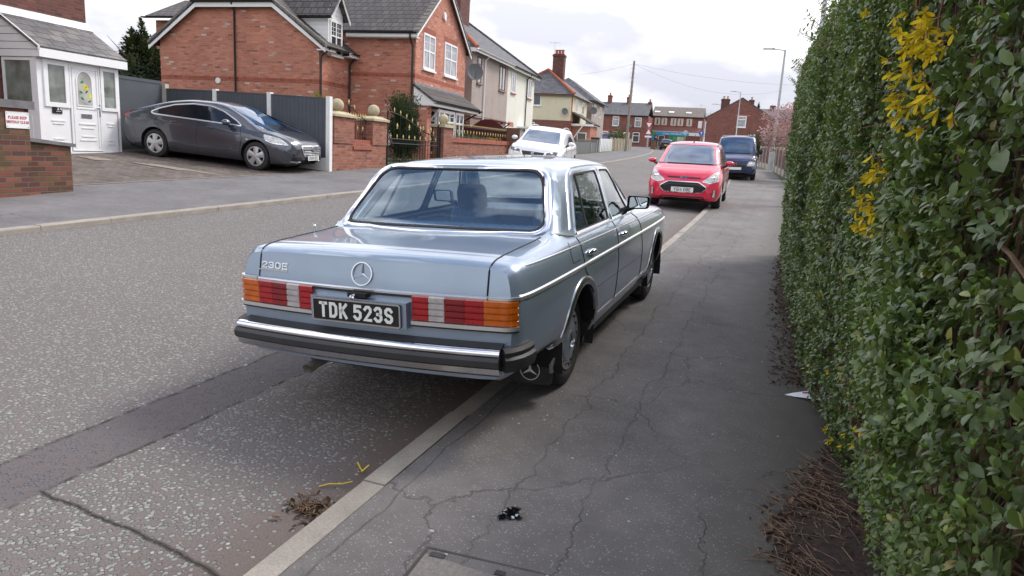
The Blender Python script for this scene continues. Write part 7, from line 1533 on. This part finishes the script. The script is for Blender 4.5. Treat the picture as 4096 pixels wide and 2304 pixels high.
def hedge_face(y, z):                     # x of the hedge face; bulges, leans back towards its foot
    g = zRp(y); h = z-g; x0 = np.interp(y, [0, 1.2, 2.5, 4, 5, 8.4, 14], [.30, .26, .23, .22, .18, .07, -.02])
    foot = np.interp(y, [0, 2, 3.5, 5, 14], [.35, .33, .22, .10, .05])*np.clip((1.25-h)/1.25, 0, 1)**1.3; near = 0
    p = np.stack([np.zeros_like(y), y, z], -1); return x0+foot+near+.04*vnoise(p, 3.1, 2)+.02*vnoise(p, 9, 3)+np.clip(h-2.3, 0, 1)*.12
def hedge_top(y): return zRp(y)+np.interp(y, [0, 3.9, 4.6, 8, 11.2], [2.95, 2.9, 2.62, 2.62, 2.7])+.06*np.sin(y*5.1)+.05*np.sin(y*11)
def build_hedge():
    O_ = (.6, 5, zRp(5)); e = empty('privet_hedge', O_, 0, 'tall dark green privet hedge filling the right side beside the pavement', 'hedge')
    def shoots(n, y0, y1, dep, dens_gap=0):
        y = rng.uniform(y0, y1, n*2); top = hedge_top(y); g = zRp(y); z = g+(top-g)*rng.uniform(.02, 1, n*2)**.95
        p = np.stack([np.zeros_like(y), y, z], -1); d = vnoise(p, 5.2, 7)+.6*vnoise(p, 13, 8)
        keep = rng.uniform(size=n*2) < np.clip(.66+.70*d-dens_gap*np.clip(1-(z-g)/1.35, 0, 1), .05, 1); y, z = y[keep][:n], z[keep][:n]
        x = hedge_face(y, z)+np.abs(rng.normal(0, dep, len(y)))-.015; return x, y, z
    def foliage(name, n, y0, y1, dep, Ls, gap, mat='privet_leaf', per=6):
        x, y, z = shoots(n, y0, y1, dep, gap); m = len(x); out = np.stack([-1+rng.normal(0, .45, m), rng.normal(0, .55, m), .35+rng.normal(0, .45, m)], 1); out /= np.linalg.norm(out, axis=1)[:, None]
        Pn, Tn, Nn, Ln, Tone = [], [], [], [], []
        basetone = np.clip(.42+.16*vnoise(np.stack([x, y, z], -1), 2.4, 11)+rng.normal(0, .10, m), 0, 1); yellow = rng.uniform(size=m) < .05
        for k in range(per):
            s = (k//2)/(per/2)*1.0; pos = np.stack([x, y, z], 1)+out*(s*Ls*1.25)[..., None] if np.ndim(Ls) else np.stack([x, y, z], 1)+out*(s*Ls*1.25)
            r = rng.normal(size=(m, 3)); sd = np.cross(out, np.stack([np.sin(k*1.57+y*9), np.cos(k*1.57+y*9), np.zeros(m)+.4], 1)); sd /= np.linalg.norm(sd, axis=1)[:, None]; sd = sd*(1 if k % 2 else -1)
            T = out*.55+sd*.9+r*.22; T[:, 2] += .02; nn = out*.7+np.array([-.25, 0, .75])+r*.25
            Pn.append(pos); Tn.append(T); Nn.append(nn); Ln.append(Ls*(1-.35*s)*rng.uniform(.5, 1.35, m)); tt = np.clip(basetone+.12*s+rng.normal(0, .06, m), 0, .84); tt[yellow] = rng.uniform(.86, 1, yellow.sum()); Tone.append(tt)
        P = np.concatenate(Pn); L = np.concatenate(Ln); leaves(name, mat, P, np.concatenate(Nn), np.concatenate(Tn), L, L*rng.uniform(.50, .66, len(L)), np.concatenate(Tone), e, O_)
        return x, y, z, out
    fa = foliage('foliage', 3600, .35, 1.5, .045, .023, 1.15); foliage('foliage', 6500, 1.4, 3.1, .05, .026, 1.15)
    foliage('foliage', 5200, 2.9, 5.4, .06, .031, .35); foliage('foliage', 7000, 5.2, HEND, .06, .038, .0); foliage('inner_foliage', 2200, .35, 4.5, .22, .034, .9, per=4); foliage('inner_foliage', 2200, 4.5, HEND, .18, .05, 0, per=4)
    x, y, z = shoots(2600, .35, 4.5, .03, .2); m = len(x)   # pale young buds
    Pn, Tn, Nn, Ln = [], [], [], []
    for k in range(5):
        a = rng.uniform(0, 6.28, m); T = np.stack([-.5+.5*np.cos(a), .5*np.sin(a), .9+0*a], 1); Pn.append(np.stack([x-.02, y, z], 1)); Tn.append(T); Nn.append(np.stack([-np.cos(a), -np.sin(a), .4+0*a], 1)); Ln.append(rng.uniform(.008, .018, m))
    L = np.concatenate(Ln); leaves('young_buds', 'bud_leaf', np.concatenate(Pn), np.concatenate(Nn), np.concatenate(Tn), L, L*.55, rng.uniform(0, 1, len(L)), e, O_, fold=.5)
    # sprays against the sky
    Pn, Tn, Nn, Ln = [], [], [], []; tw = MB()
    for k in range(64):
        y = rng.uniform(2.2, HEND) if k > 20 else rng.uniform(2.6, 5.0); z = hedge_top(np.array(y))-rng.uniform(0, .5); x = float(hedge_face(np.array(y), np.array(z))); p = np.array([x, y, float(z)]); d = np.array([rng.uniform(-.9, -.2), rng.normal(0, .25), rng.uniform(.3, 1)]); d /= np.linalg.norm(d); ln = rng.uniform(.10, .24); tw.tube([p, p+d*ln*.5, p+d*ln], [.003, .0025, .001], 5)
        for s in np.linspace(.25, 1, 6):
            for sg in (-1, 1): sd = np.cross(d, [0, 1, .2])*sg; Pn.append(p+d*ln*s); Tn.append(d*.5+sd+rng.normal(0, .2, 3)); Nn.append(np.array([-.3, 0, 1])+rng.normal(0, .3, 3)); Ln.append(rng.uniform(.025, .042))
    L = np.array(Ln); leaves('top_sprays', 'privet_leaf', np.array(Pn), np.array(Nn), np.array(Tn), L, L*.5, rng.uniform(.3, .7, len(L)), e, O_); tw.build('spray_twigs', M['twig_brown'], e, O_)
    # stems and twigs
    def inside(q, m=.12): y = min(max(q.y, .1), HEND-.1); z = min(q.z, float(hedge_top(np.array(y)))-.02); return Vector((min(1.3, max(q.x, float(hedge_face(np.array(y), np.array(z)))+m)), y, z))
    st = MB()
    for k in range(190):
        y = rng.uniform(.2, 5.0) if k < 160 else rng.uniform(5.5, HEND); g = float(zRp(y)); x = float(hedge_face(np.array(y), np.array(g+.9)))+rng.uniform(.10, .55); p = Vector((x, y, g-.05)); pts = [p]; d = Vector((rng.normal(-.12, .16), rng.normal(0, .25), 1)).normalized(); n = 7; r0 = rng.uniform(.006, .017)
        for i in range(n): d = (d+Vector((rng.normal(-.03, .12), rng.normal(0, .14), .05))).normalized(); pts.append(pts[-1]+d*rng.uniform(.22, .42))
        pts = [inside(q) for q in pts]; st.tube(pts, [r0*(1-.75*i/n) for i in range(n+1)], 6)
        for b in range(4):
            i = rng.integers(1, n); q = pts[i]; bd = Vector((rng.normal(-.75, .3), rng.normal(0, .6), rng.normal(.35, .3))).normalized(); bp = [q]; rr = r0*rng.uniform(.25, .45)
            for j in range(4): bd = (bd+Vector((rng.normal(-.05, .2), rng.normal(0, .25), rng.normal(.02, .2)))).normalized(); bp.append(bp[-1]+bd*rng.uniform(.06, .14))
            bp = [inside(q, .05) for q in bp]; st.tube(bp, [rr, rr*.8, rr*.6, rr*.45, rr*.3], 5)
    st.build('stems', M['twig_brown'], e, O_, smooth=True)
    tg = MB()
    for k in range(1100):
        y = rng.uniform(1.0, 4.8); g = float(zRp(y)); z = g+rng.uniform(.05, 2.6)**1.0*(.75 if rng.uniform() < .5 else 1); x = float(hedge_face(np.array(y), np.array(z)))+rng.uniform(.03, .22); d = Vector((rng.normal(-.12, .3), rng.normal(0, .6), rng.normal(.45, .45))).normalized(); p = Vector((x, y, z)); q = p+d*rng.uniform(.05, .12); q2 = q+(d+Vector((rng.normal(0, .35), rng.normal(0, .35), rng.normal(0, .35)))).normalized()*rng.uniform(.04, .10); r = rng.uniform(.001, .0022); tg.tube([p, q, q2], [r, r*.8, r*.5], 4, cap=False)
    tg.build('fine_twigs', M['twig_red'], e, O_)
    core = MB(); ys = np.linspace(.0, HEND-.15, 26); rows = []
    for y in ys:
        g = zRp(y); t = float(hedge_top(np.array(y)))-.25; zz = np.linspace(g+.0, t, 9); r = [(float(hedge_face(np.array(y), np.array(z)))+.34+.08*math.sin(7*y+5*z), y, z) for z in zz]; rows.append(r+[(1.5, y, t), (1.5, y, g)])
    core.grid(rows); core.poly(rows[0]); core.poly(rows[-1][::-1]); core.build('shade_core', M['hedge_shade'], e, O_, smooth=True)  # dark sheet behind the leaves: the hedge's inner shade put into its colour
    # golden forsythia growing through
    f = empty('forsythia', (.30, 1.6, zRp(1.6)), 0, 'yellow flowering forsythia sprays growing through the hedge', 'shrub'); O2 = tuple(f.location)
    spots = []
    def at(px, py, n, sp): spots.append((px, py, n, sp))
    for s in FORS: at(*s)
    Pn, Tn, Nn, Ln = [], [], [], []; tw = MB()
    for (y, z, n, sp) in spots:
        for k in range(n):
            yy = y+rng.normal(0, sp*.5); zz = z+rng.normal(0, sp); x = float(hedge_face(np.array(yy), np.array(zz)))-.045+rng.normal(0, .015); c = np.array([x, yy, zz]); ax = np.array([rng.normal(-.5, .3), rng.normal(-.35, .4), rng.normal(-.55, .3)]); ax /= np.linalg.norm(ax); u = np.cross(ax, [0, 0, 1]); u /= np.linalg.norm(u); w = np.cross(u, ax); tw.tube([c-ax*.010, c], .0014, 4, cap=False)
            sprd = rng.uniform(.35, .75)
            for q in range(4): a = q*1.571+rng.uniform(-.25, .25); rd = u*math.cos(a)+w*math.sin(a); Pn.append(c); Tn.append(ax+rd*sprd); Nn.append(-ax*.6+rd*.4); Ln.append(rng.uniform(.019, .027))
    for k in range(9):
        yy = rng.uniform(1.3, 2.3); p = Vector((float(hedge_face(np.array(yy), np.array(.45)))-.02, yy, .55-rng.uniform(0, .3))); d = Vector((rng.normal(-.05, .1), rng.normal(.1, .3), -1)).normalized(); pts = [p]
        for i in range(6): d = (d+Vector((rng.normal(0, .12), rng.normal(0, .2), .05))).normalized(); q = pts[-1]+d*.07; q.x = float(hedge_face(np.array(q.y), np.array(q.z)))-.01+rng.normal(0, .012); pts.append(q)
        tw.tube(pts, [.0026-.0002*i for i in range(7)], 5)
    L = np.array(Ln); leaves('flowers', 'yellow_petal', np.array(Pn), np.array(Nn), np.array(Tn), L, L*.30, rng.uniform(0, 1, len(L)), f, O2, fold=.15, bend=-.15, shape='petal'); tw.build('twigs', M['twig_red'], f, O2)
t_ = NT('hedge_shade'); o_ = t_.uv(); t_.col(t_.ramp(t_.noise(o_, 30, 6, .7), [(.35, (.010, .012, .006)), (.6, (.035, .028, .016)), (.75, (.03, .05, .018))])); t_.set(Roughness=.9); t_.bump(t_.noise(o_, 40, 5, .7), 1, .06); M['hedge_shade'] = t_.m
FORS = [(1.58, 0.26, 14, 0.022), (1.48, 0.26, 8, 0.015), (1.39, 0.22, 8, 0.018), (1.56, 0.23, 8, 0.018), (1.61, 0.22, 5, 0.015), (1.84, 0.33, 4, 0.02), (1.64, 0.19, 4, 0.01), (1.73, 0.16, 5, 0.013), (1.63, 0.14, 4, 0.012), (1.64, 0.12, 4, 0.012), (1.37, 0.13, 5, 0.012), (1.27, 0.11, 4, 0.012), (1.37, 0.08, 2, 0.006), (1.93, 0.03, 3, 0.01), (1.75, 0.02, 2, 0.008), (1.93, -0.01, 4, 0.014), (1.73, -0.01, 3, 0.01), (2.28, -0.06, 3, 0.012), (2.15, -0.08, 3, 0.012), (1.81, -0.08, 3, 0.012), (1.72, -0.09, 3, 0.012), (2.17, -0.14, 5, 0.016), (2.01, -0.15, 3, 0.012), (3.34, -0.88, 1, 0.004), (3.82, -1.32, 3, 0.012), (2.67, -0.91, 3, 0.01), (3.57, -1.3, 3, 0.012), (2.9, -1.04, 2, 0.01), (2.64, 0.52, 2, 0.02), (1.91, 0.23, 2, 0.02)]
build_hedge()

def bush(name, label, cat, c, size, n, L, mat, up=.5, kind=None, trunk=None, shape='egg', group=None, squash=1.0):
    """c: base centre; leaves clumped through an uneven crown"""
    c = Vector(c); e = empty(name, c, 0, label, cat, group); sx, sy, sz = size
    m = 60 if n > 2500 else 26; th = rng.uniform(0, 6.28, m); ph = np.arccos(rng.uniform(-1, 1, m)); rad = rng.uniform(.45, 1, m)**.5; C = np.stack([np.sin(ph)*np.cos(th), np.sin(ph)*np.sin(th), np.cos(ph)], 1)*rad[:, None]
    k = rng.integers(0, m, n); q = rng.normal(size=(n, 3)); q /= np.linalg.norm(q, axis=1)[:, None]; U = C[k]*.82+q*(rng.uniform(0, 1, n)**.4*.30)[:, None]
    if shape == 'cone': t = (U[:, 2]+1)/2; t = np.clip(t, 0, 1); U[:, :2] *= (1.15-t)[:, None]
    if shape == 'column': zz = np.clip(np.abs(U[:, 2]), 0, .97); U[:, :2] *= np.minimum(2.2, (1-zz**5)**.2/np.sqrt(1-zz**2))[:, None]
    P = np.stack([U[:, 0]*sx/2, U[:, 1]*sy/2, (U[:, 2]*.5+.5)*sz], 1); out = U+np.array([0, 0, .2]); T = q+out*.4+np.array([0, 0, up]); tone = np.clip(.45+.3*vnoise(C[k], 6, 5)+rng.normal(0, .14, n), 0, 1); Lr = L*rng.uniform(.6, 1.3, n)
    z0 = 0 if trunk is None else trunk
    P[:, 2] += z0; leaves('foliage' if trunk is None else 'crown', mat, P, out+q*.6, T, Lr, Lr*.6, tone, e, (0, 0, 0))
    tm = MB(); hh = z0+sz*.8; tm.tube([(0, 0, -.1), (.03, 0, hh*.5), (0, .03, hh)], [.05+.02*sz*.5, .04+.008*sz, .01], 7)
    for i in range(10): a = rng.uniform(0, 6.28); z1 = z0+sz*rng.uniform(.05, .6); tm.tube([(0, 0, z1*.8), (math.cos(a)*sx*.2, math.sin(a)*sy*.2, z1+sz*.12), (math.cos(a)*sx*.4, math.sin(a)*sy*.4, z1+sz*.25)], [.02+.006*sz, .012+.003*sz, .006], 5)
    tm.build('stem' if trunk is None else 'trunk', M['bark'], e, smooth=True); return e
p = hw(-.95, 6.55); bush('conifer_shrub', 'tall clipped dark green conifer shrub behind the iron gate', 'shrub', (p.x, p.y, -.62), (1.35, 1.3, 2.4), 12000, .07, 'conifer_leaf', 1.2, shape='column')
p = hw(-.75, .85); bush('conifer_shrub', 'lime yellow conifer shrub behind the last fence post', 'shrub', (p.x, p.y, -.7), (1.25, 1.1, 1.95), 4000, .06, 'lime_leaf', .9)
p = hw(-14.9, 9.6); bush('conifer_tree', 'dark green conifer tree behind the side gate and red house', 'tree', (p.x, p.y, -.8), (5.0, 5.0, 5.0), 20000, .13, 'conifer_leaf', .1, shape='cone', trunk=.4)
bush('blossom_tree', 'pink blossom tree behind the hedge end on the right', 'tree', (.42, 34.0, -.62), (4.0, 3.6, 2.5), 7500, .09, 'blossom_petal', .2, trunk=1.1)
bush('garden_hedge', 'clipped olive green hedge behind the maroon fence', 'hedge', (.2, 53, -.1), (2.4, 10, 2.1), 9000, .10, 'olive_leaf', .4); bush('garden_hedge', 'taller dark green hedge below the brick gable', 'hedge', (-1.0, 66, .2), (7, 3.5, 3.0), 8000, .16, 'conifer_leaf', .4)
bush('garden_shrub', 'russet brown shrub between the street lamp and blossom tree', 'shrub', (.7, 45, -.3), (2.4, 3, 2.3), 4000, .09, 'russet_leaf', .3)
bush('garden_shrub', 'small yellow green shrub at the far end of the hedge', 'shrub', (.42, 30, -.75), (.9, 1.2, 1.6), 1800, .06, 'lime_leaf', .4)
for b, a, s, lab in ((-.5, 55.5, (1.5, 4, 2.1), 'dark clipped hedge above the weathered fence'), (-.3, 60, (1.2, 2, 1.6), 'pale yellow green shrub above the weathered fence end')): p = hw(b, a); bush('garden_shrub', lab, 'shrub', (p.x, p.y, hgz(b, a)), s, 3000, .10, 'olive_leaf' if a < 58 else 'lime_leaf', .3)
bush('bare_tree', 'hazy bare tree top rising behind the shop roof', 'tree', (-16.3, 135, 2.4), (8, 6, 7.2), 5000, .14, 'twig_haze', .3, trunk=.6)
p = hw(13.0, 101); bush('conifer_tree', 'dark conifer top behind the brick gable house', 'tree', (p.x+1.6, p.y, 2), (3, 3, 7.0), 2500, .22, 'conifer_leaf', .1, shape='cone', trunk=.4)
def flower_bed():
    p = hw(-.55, 12.5); e = empty('spring_flowers', (p.x, p.y, -.1), HA, 'yellow daffodils and green blades behind the gold tipped railing', 'flowers'); n = 260
    P = np.stack([rng.uniform(-.2, .2, n), rng.uniform(-1.8, 4.5, n), np.full(n, .25)], 1); T = np.stack([rng.normal(0, .2, n), rng.normal(0, .2, n), np.ones(n)], 1); N_ = rng.normal(size=(n, 3)); N_[:, 2] = 0; L = rng.uniform(.3, .55, n); leaves('blades', 'bud_leaf', P, N_, T, L, L*.06+.01, rng.uniform(0, 1, n), e, (0, 0, 0))
    n = 120; P = np.stack([rng.uniform(-.2, .2, n), rng.choice([2.6, 3.6], n)+rng.normal(0, .3, n), rng.uniform(.55, .68, n)], 1); q = rng.normal(size=(n, 3)); L = rng.uniform(.05, .08, n); leaves('blooms', 'yellow_petal', P, q+np.array([1, -1, .5]), q+np.array([0, 0, .2]), L, L*.8, rng.uniform(0, 1, n), e, (0, 0, 0), shape='petal'); MB().box(-.3, .3, -2, 4.6, -.3, .27).build('soil_bed', M['soil'], e)
flower_bed()
# ------------------------------------------------------------------ small things on the ground
def on(x, y, dz=0.0): return (x, y, gz(x, y)+dz)
def scatter_twigs(name, label, cat, spots, n, mat1, mat2, lmax, base):
    e = tag(empty(name, base, 0, label, cat), kind='stuff'); m = MB(); r = random.Random(4)
    for k in range(n):
        x, y = spots(r); z = gz(x, y)+r.uniform(.002, .022); a = r.uniform(0, 6.28) if r.random() < .5 else r.gauss(2.1, .5); l = r.uniform(.25, 1)*lmax; t = r.uniform(.0008, .0022); d = Vector((math.cos(a), math.sin(a), r.gauss(0, .08))); q = Vector((x, y, z)); mid = q+d*l*.5+Vector((r.gauss(0, .1)*l, r.gauss(0, .1)*l, .004)); m.tube([q, mid, q+d*l], t, 4, cap=False)
    m.build('twigs', M[mat1], e, base); n2 = n*2; P, T, N_, L = [], [], [], []
    for k in range(n2): x, y = spots(r); P.append((x, y, gz(x, y)+r.uniform(.002, .012))); T.append((r.gauss(0, 1), r.gauss(0, 1), r.gauss(0, .25))); N_.append((r.gauss(0, .4), r.gauss(0, .4), 1)); L.append(r.uniform(.012, .042))
    L = np.array(L); leaves('dead_leaves', mat2, np.array(P), np.array(N_), np.array(T), L, L*.55, rng.uniform(0, 1, len(L)), e, base, fold=.3, bend=-.3); return e
leaf_mat('litter_leaf', [(0, (.035, .020, .015)), (.6, (.085, .05, .035)), (1, (.17, .11, .075))], .9, .05, .1)
def sp1(r): y = r.triangular(2.0, 4.0, 2.95); w = .24*math.exp(-((y-3.0)/.55)**2); return r.triangular(.46-w-.20, 1.0, .40), y
def sp2(r): y = r.uniform(4.9, 11); return r.triangular(.02, .5, .22) if y < 7 else r.triangular(-.04, .4, .14), y
scatter_twigs('leaf_litter', 'heap of brown twigs and dead leaves at the hedge foot nearest the camera', 'litter', sp1, 1100, 'straw', 'litter_leaf', .16, on(.5, 3.0))
scatter_twigs('leaf_litter', 'strip of dead leaves along the far hedge foot', 'litter', sp2, 900, 'dead_leaf', 'litter_leaf', .08, on(.2, 7))
scatter_twigs('leaf_litter', 'small drift of dry leaves against the kerb in the gutter', 'litter', lambda r: (r.triangular(-1.90, -1.665, -1.74), r.gauss(2.36, .05)), 80, 'straw', 'litter_leaf', .07, on(-1.8, 2.36))
def soil_heap():
    m = MB(); rows = []
    for i in range(90):
        y = 1.6+i*.11; w = .26*math.exp(-((y-3.0)/.6)**2)+.03*math.sin(y*7)+.02*math.sin(y*19)+.012*math.sin(y*43); row = []
        for j in range(9): t = j/8; x = (.40-w-(.36 if y > 5 else .0)*min(1, (y-5)/3 if y > 5 else 0))+t*(1.1+w); row.append((x, y, zRp(y)+.004+.025*math.sin(math.pi*min(1, t*1.6))*(1+.4*math.sin(9*y+5*t))*(1 if j else 0)))
        rows.append(row)
    m.grid(rows); m.f = [f[::-1] for f in m.f]; struct(m.build('hedge_bed', M['soil'], smooth=True))
soil_heap()
def manhole():
    x0, x1, y1 = -1.12, -.42, 2.235; b = on(-.78, 2.02); e = empty('manhole_cover', b, R_(4), 'concrete filled inspection cover set in the pavement at the bottom edge', 'manhole cover'); z = .006
    t = NT('cover_concrete'); uv = t.uv(); n = t.noise(uv, 60, 5, .7); col = t.ramp(n, [(.3, (.17, .15, .135)), (.7, (.29, .26, .23))]); t.col(t.mix(.6, col, t.ramp(t.noise(uv, 5, 4), [(.3, G3(.7)), (.7, G3(1.2))]), 'MULTIPLY')); t.set(Roughness=.92); t.bump(n, .7, .005); M['cover_concrete'] = t.m
    w, d = .33, .235; MB().box(-w, w, -d, d, -.05, z).build('cover', M['cover_concrete'], e); fr = MB()
    for q in ((-w-.012, -w, -d-.012, d+.012), (w, w+.012, -d-.012, d+.012), (-w, w, d, d+.012), (-w, w, -d-.012, -d)): fr.box(*q, -.05, z+.003)
    fr.build('frame', M['rusty_iron'], e)
    for x, y, s in ((-.02, .185, .020), (-w+.05, d-.03, .03)): MB().box(x-s, x+s, y-.014, y+.014, z, z+.004).build('lifting_key', M['grille_black'] if s < .025 else M['rusty_iron'], e)
plain('rusty_iron', (.075, .07, .066), .7, .4, var=.3, scale=25); manhole()
def litter():
    b = on(-.92, 2.56); e = empty('litter_wrapper', b, .3, 'torn black and white plastic wrapper lying on the pavement', 'litter'); m = MB(); r = random.Random(8)
    def sheet(c, w, h, az, tilt, wob=.012, n=5):
        c = Vector(c)*.5; w *= .5; h *= .5; wob *= .6; u = Vector((math.cos(az), math.sin(az), 0)); v = Vector((-math.sin(az)*math.cos(tilt), math.cos(az)*math.cos(tilt), math.sin(tilt))); rows = []
        for i in range(n+1): rows.append([c+u*(j/n-.5)*w*(1-.5*abs(i/n-.3))+v*(i/n)*h+Vector((r.gauss(0, wob), r.gauss(0, wob), abs(r.gauss(0, wob)))) for j in range(n+1)])
        return solidify(MB().grid(rows), (0, 0, .0012))
    for a in (((0, 0, .003), .15, .07, 0, .35), ((.02, .03, .02), .08, .05, .8, 1.1), ((.075, .02, .005), .06, .03, .3, .2), ((.05, .055, .02), .04, .06, -.3, 1.3), ((-.06, .0, .004), .06, .03, .4, .15)): q = sheet(*a); m.add(q.v, q.f)
    m.build('wrapper', M['litter_black'], e, smooth=True); w = MB()
    for a in (((-.03, .045, .02), .035, .035, .2, 1.0, .004, 3), ((.035, -.002, .018), .028, .02, .1, .5, .003, 3), ((.072, .02, .026), .03, .02, .7, .6, .003, 3), ((.06, .06, .05), .014, .02, 0, 1.2, .002, 3)): q = sheet(*a); w.add(q.v, q.f)
    w.build('white_scraps', M['paper_white'], e, smooth=True)
    b = on(.30, 4.70); e = empty('paper_litter', b, 0, 'crumpled white leaflet with red and blue print under the hedge edge', 'litter'); P0 = [(-.13, .06), (.02, -.10), (.30, -.02), (.26, .18), (.05, .13)]
    rows = []
    for i in range(9):
        t = i/8; row = []
        for j in range(9): s = j/8; x = -.14+.42*t; yw = .20*t**.7; y = .05+(s-.5)*yw+.02*t; row.append((x, y, .008+.02*math.sin(5*t+3*s)*t+.02*t+.10*s*t))
        rows.append(row)
    p = solidify(MB().grid(rows), (0, 0, -.002)).build('sheet', M['paper_white'], e, smooth=True); o = lambda i0, i1, j0, j1: MB().grid([[(x, y, z+.0025) for x, y, z in rows[i][j0:j1+1]] for i in range(i0, i1+1)])
    o(2, 4, 5, 7).build('red_print', M['sign_red'], p); o(4, 5, 6, 8).build('blue_print', M['sign_blue'], p)
    b = on(-1.80, 2.6, .0); e = empty('packing_strap', b, 0, 'yellow plastic strap lying over the gutter against the kerb', 'litter')
    for pts in ([(-.055, -.075, .010), (-.02, -.045, .018), (.03, -.015, .016), (.075, .005, .03)], [(.06, .075, .045), (.05, .13, .02), (.01, .165, .02), (-.02, .19, .03)], [(.045, .125, .02), (.06, .17, .04)]): MB().sweep(pts, [(-.0035, -.001), (.0035, -.001), (.0035, .001), (-.0035, .001)]).build('strap', M['strap_yellow'], e)
    r = random.Random(12); pb = tag(empty('grit', on(-.5, 3), 0, 'scattered pale pebbles, grit and scraps on the pavement and road', 'grit'), kind='stuff'); m = MB()
    for k in range(240):
        x, y = (r.uniform(-1.5, .3), r.uniform(1.9, 9)) if k < 170 else (r.uniform(-4, -1.8), r.uniform(1.9, 6)); s = r.uniform(.002, .006)*(1.7 if r.random() < .08 else 1); m.sphere((x, y, gz(x, y)+s*.3), s, 7, 5, (r.uniform(.7, 1.6), r.uniform(.7, 1.4), .6))
    m.build('pebbles', M['pebble'], pb, tuple(pb.location), smooth=True)
    for (x, y, s, sy) in ((-14.35, 11.45, .55, .22), (-12.55, 11.9, .9, .26)):
        n = 28; rr = [1+.30*math.sin(2*6.283*k/n+x)+.22*math.sin(5*6.283*k/n+1)+.10*math.sin(9*6.283*k/n) for k in range(n)]; struct(MB().poly([(x+s*math.cos(6.283*k/n)*rr[k], y+sy*math.sin(6.283*k/n)*rr[k], gz(x+s*math.cos(6.283*k/n)*rr[k], y)+.006) for k in range(n)]).build('cement_patch', M['cement']))
    struct(MB().grid([[(x, y, gz(x, y)+.007) for x in (BL-.02, BL+.05)] for y in np.linspace(8.35, 15.4, 16)]).build('drive_edge', M['cement']))
plain('litter_black', (.008, .008, .010), .35, var=.1); plain('paper_white', (.72, .74, .80), .6, var=.06); plain('strap_yellow', (.62, .45, .02), .5, var=.1); plain('pebble', (.46, .44, .40), .8, var=.35, scale=60); plain('cement', (.25, .21, .175), .95, var=.25, scale=8)
litter()
def opposite_house():                     # the cream house behind the hedge, seen only in the saloon's side windows
    e = empty('rendered_house', (9, 12, -1.4), R_(0), 'cream rendered house behind the hedge on the right', 'house'); MB().box(-3, 4, -5, 9, -.3, 5.2).build('wall', M['render_cream'], e); r = MB(); slab(r, [(-3.4, 9.4, 5.1), (-3.4, -5.4, 5.1), (.5, -5.4, 8), (.5, 9.4, 8)], .1); slab(r, [(4.4, -5.4, 5.1), (4.4, 9.4, 5.1), (.5, 9.4, 8), (.5, -5.4, 8)], .1); r.build('roof', M['roof_slate'], e)
    for y in (-3, 1.5, 5.5):
        for z in (.9, 3.4): w = bars(MB(), (-3, y, z), (0, 1, 0), (0, 0, 1), (-1, 0, 0), [(0, 1.5, 0, .1), (0, 1.5, 1.1, 1.2), (0, .1, .1, 1.1), (1.4, 1.5, .1, 1.1), (.7, .8, .1, 1.1)], 0, .05).build('window', M['white_upvc'], e); bars(MB(), (-3, y, z), (0, 1, 0), (0, 0, 1), (-1, 0, 0), [(.08, 1.42, .08, 1.12)], 0, .02).build('pane', M['house_glass'], w)
opposite_house()
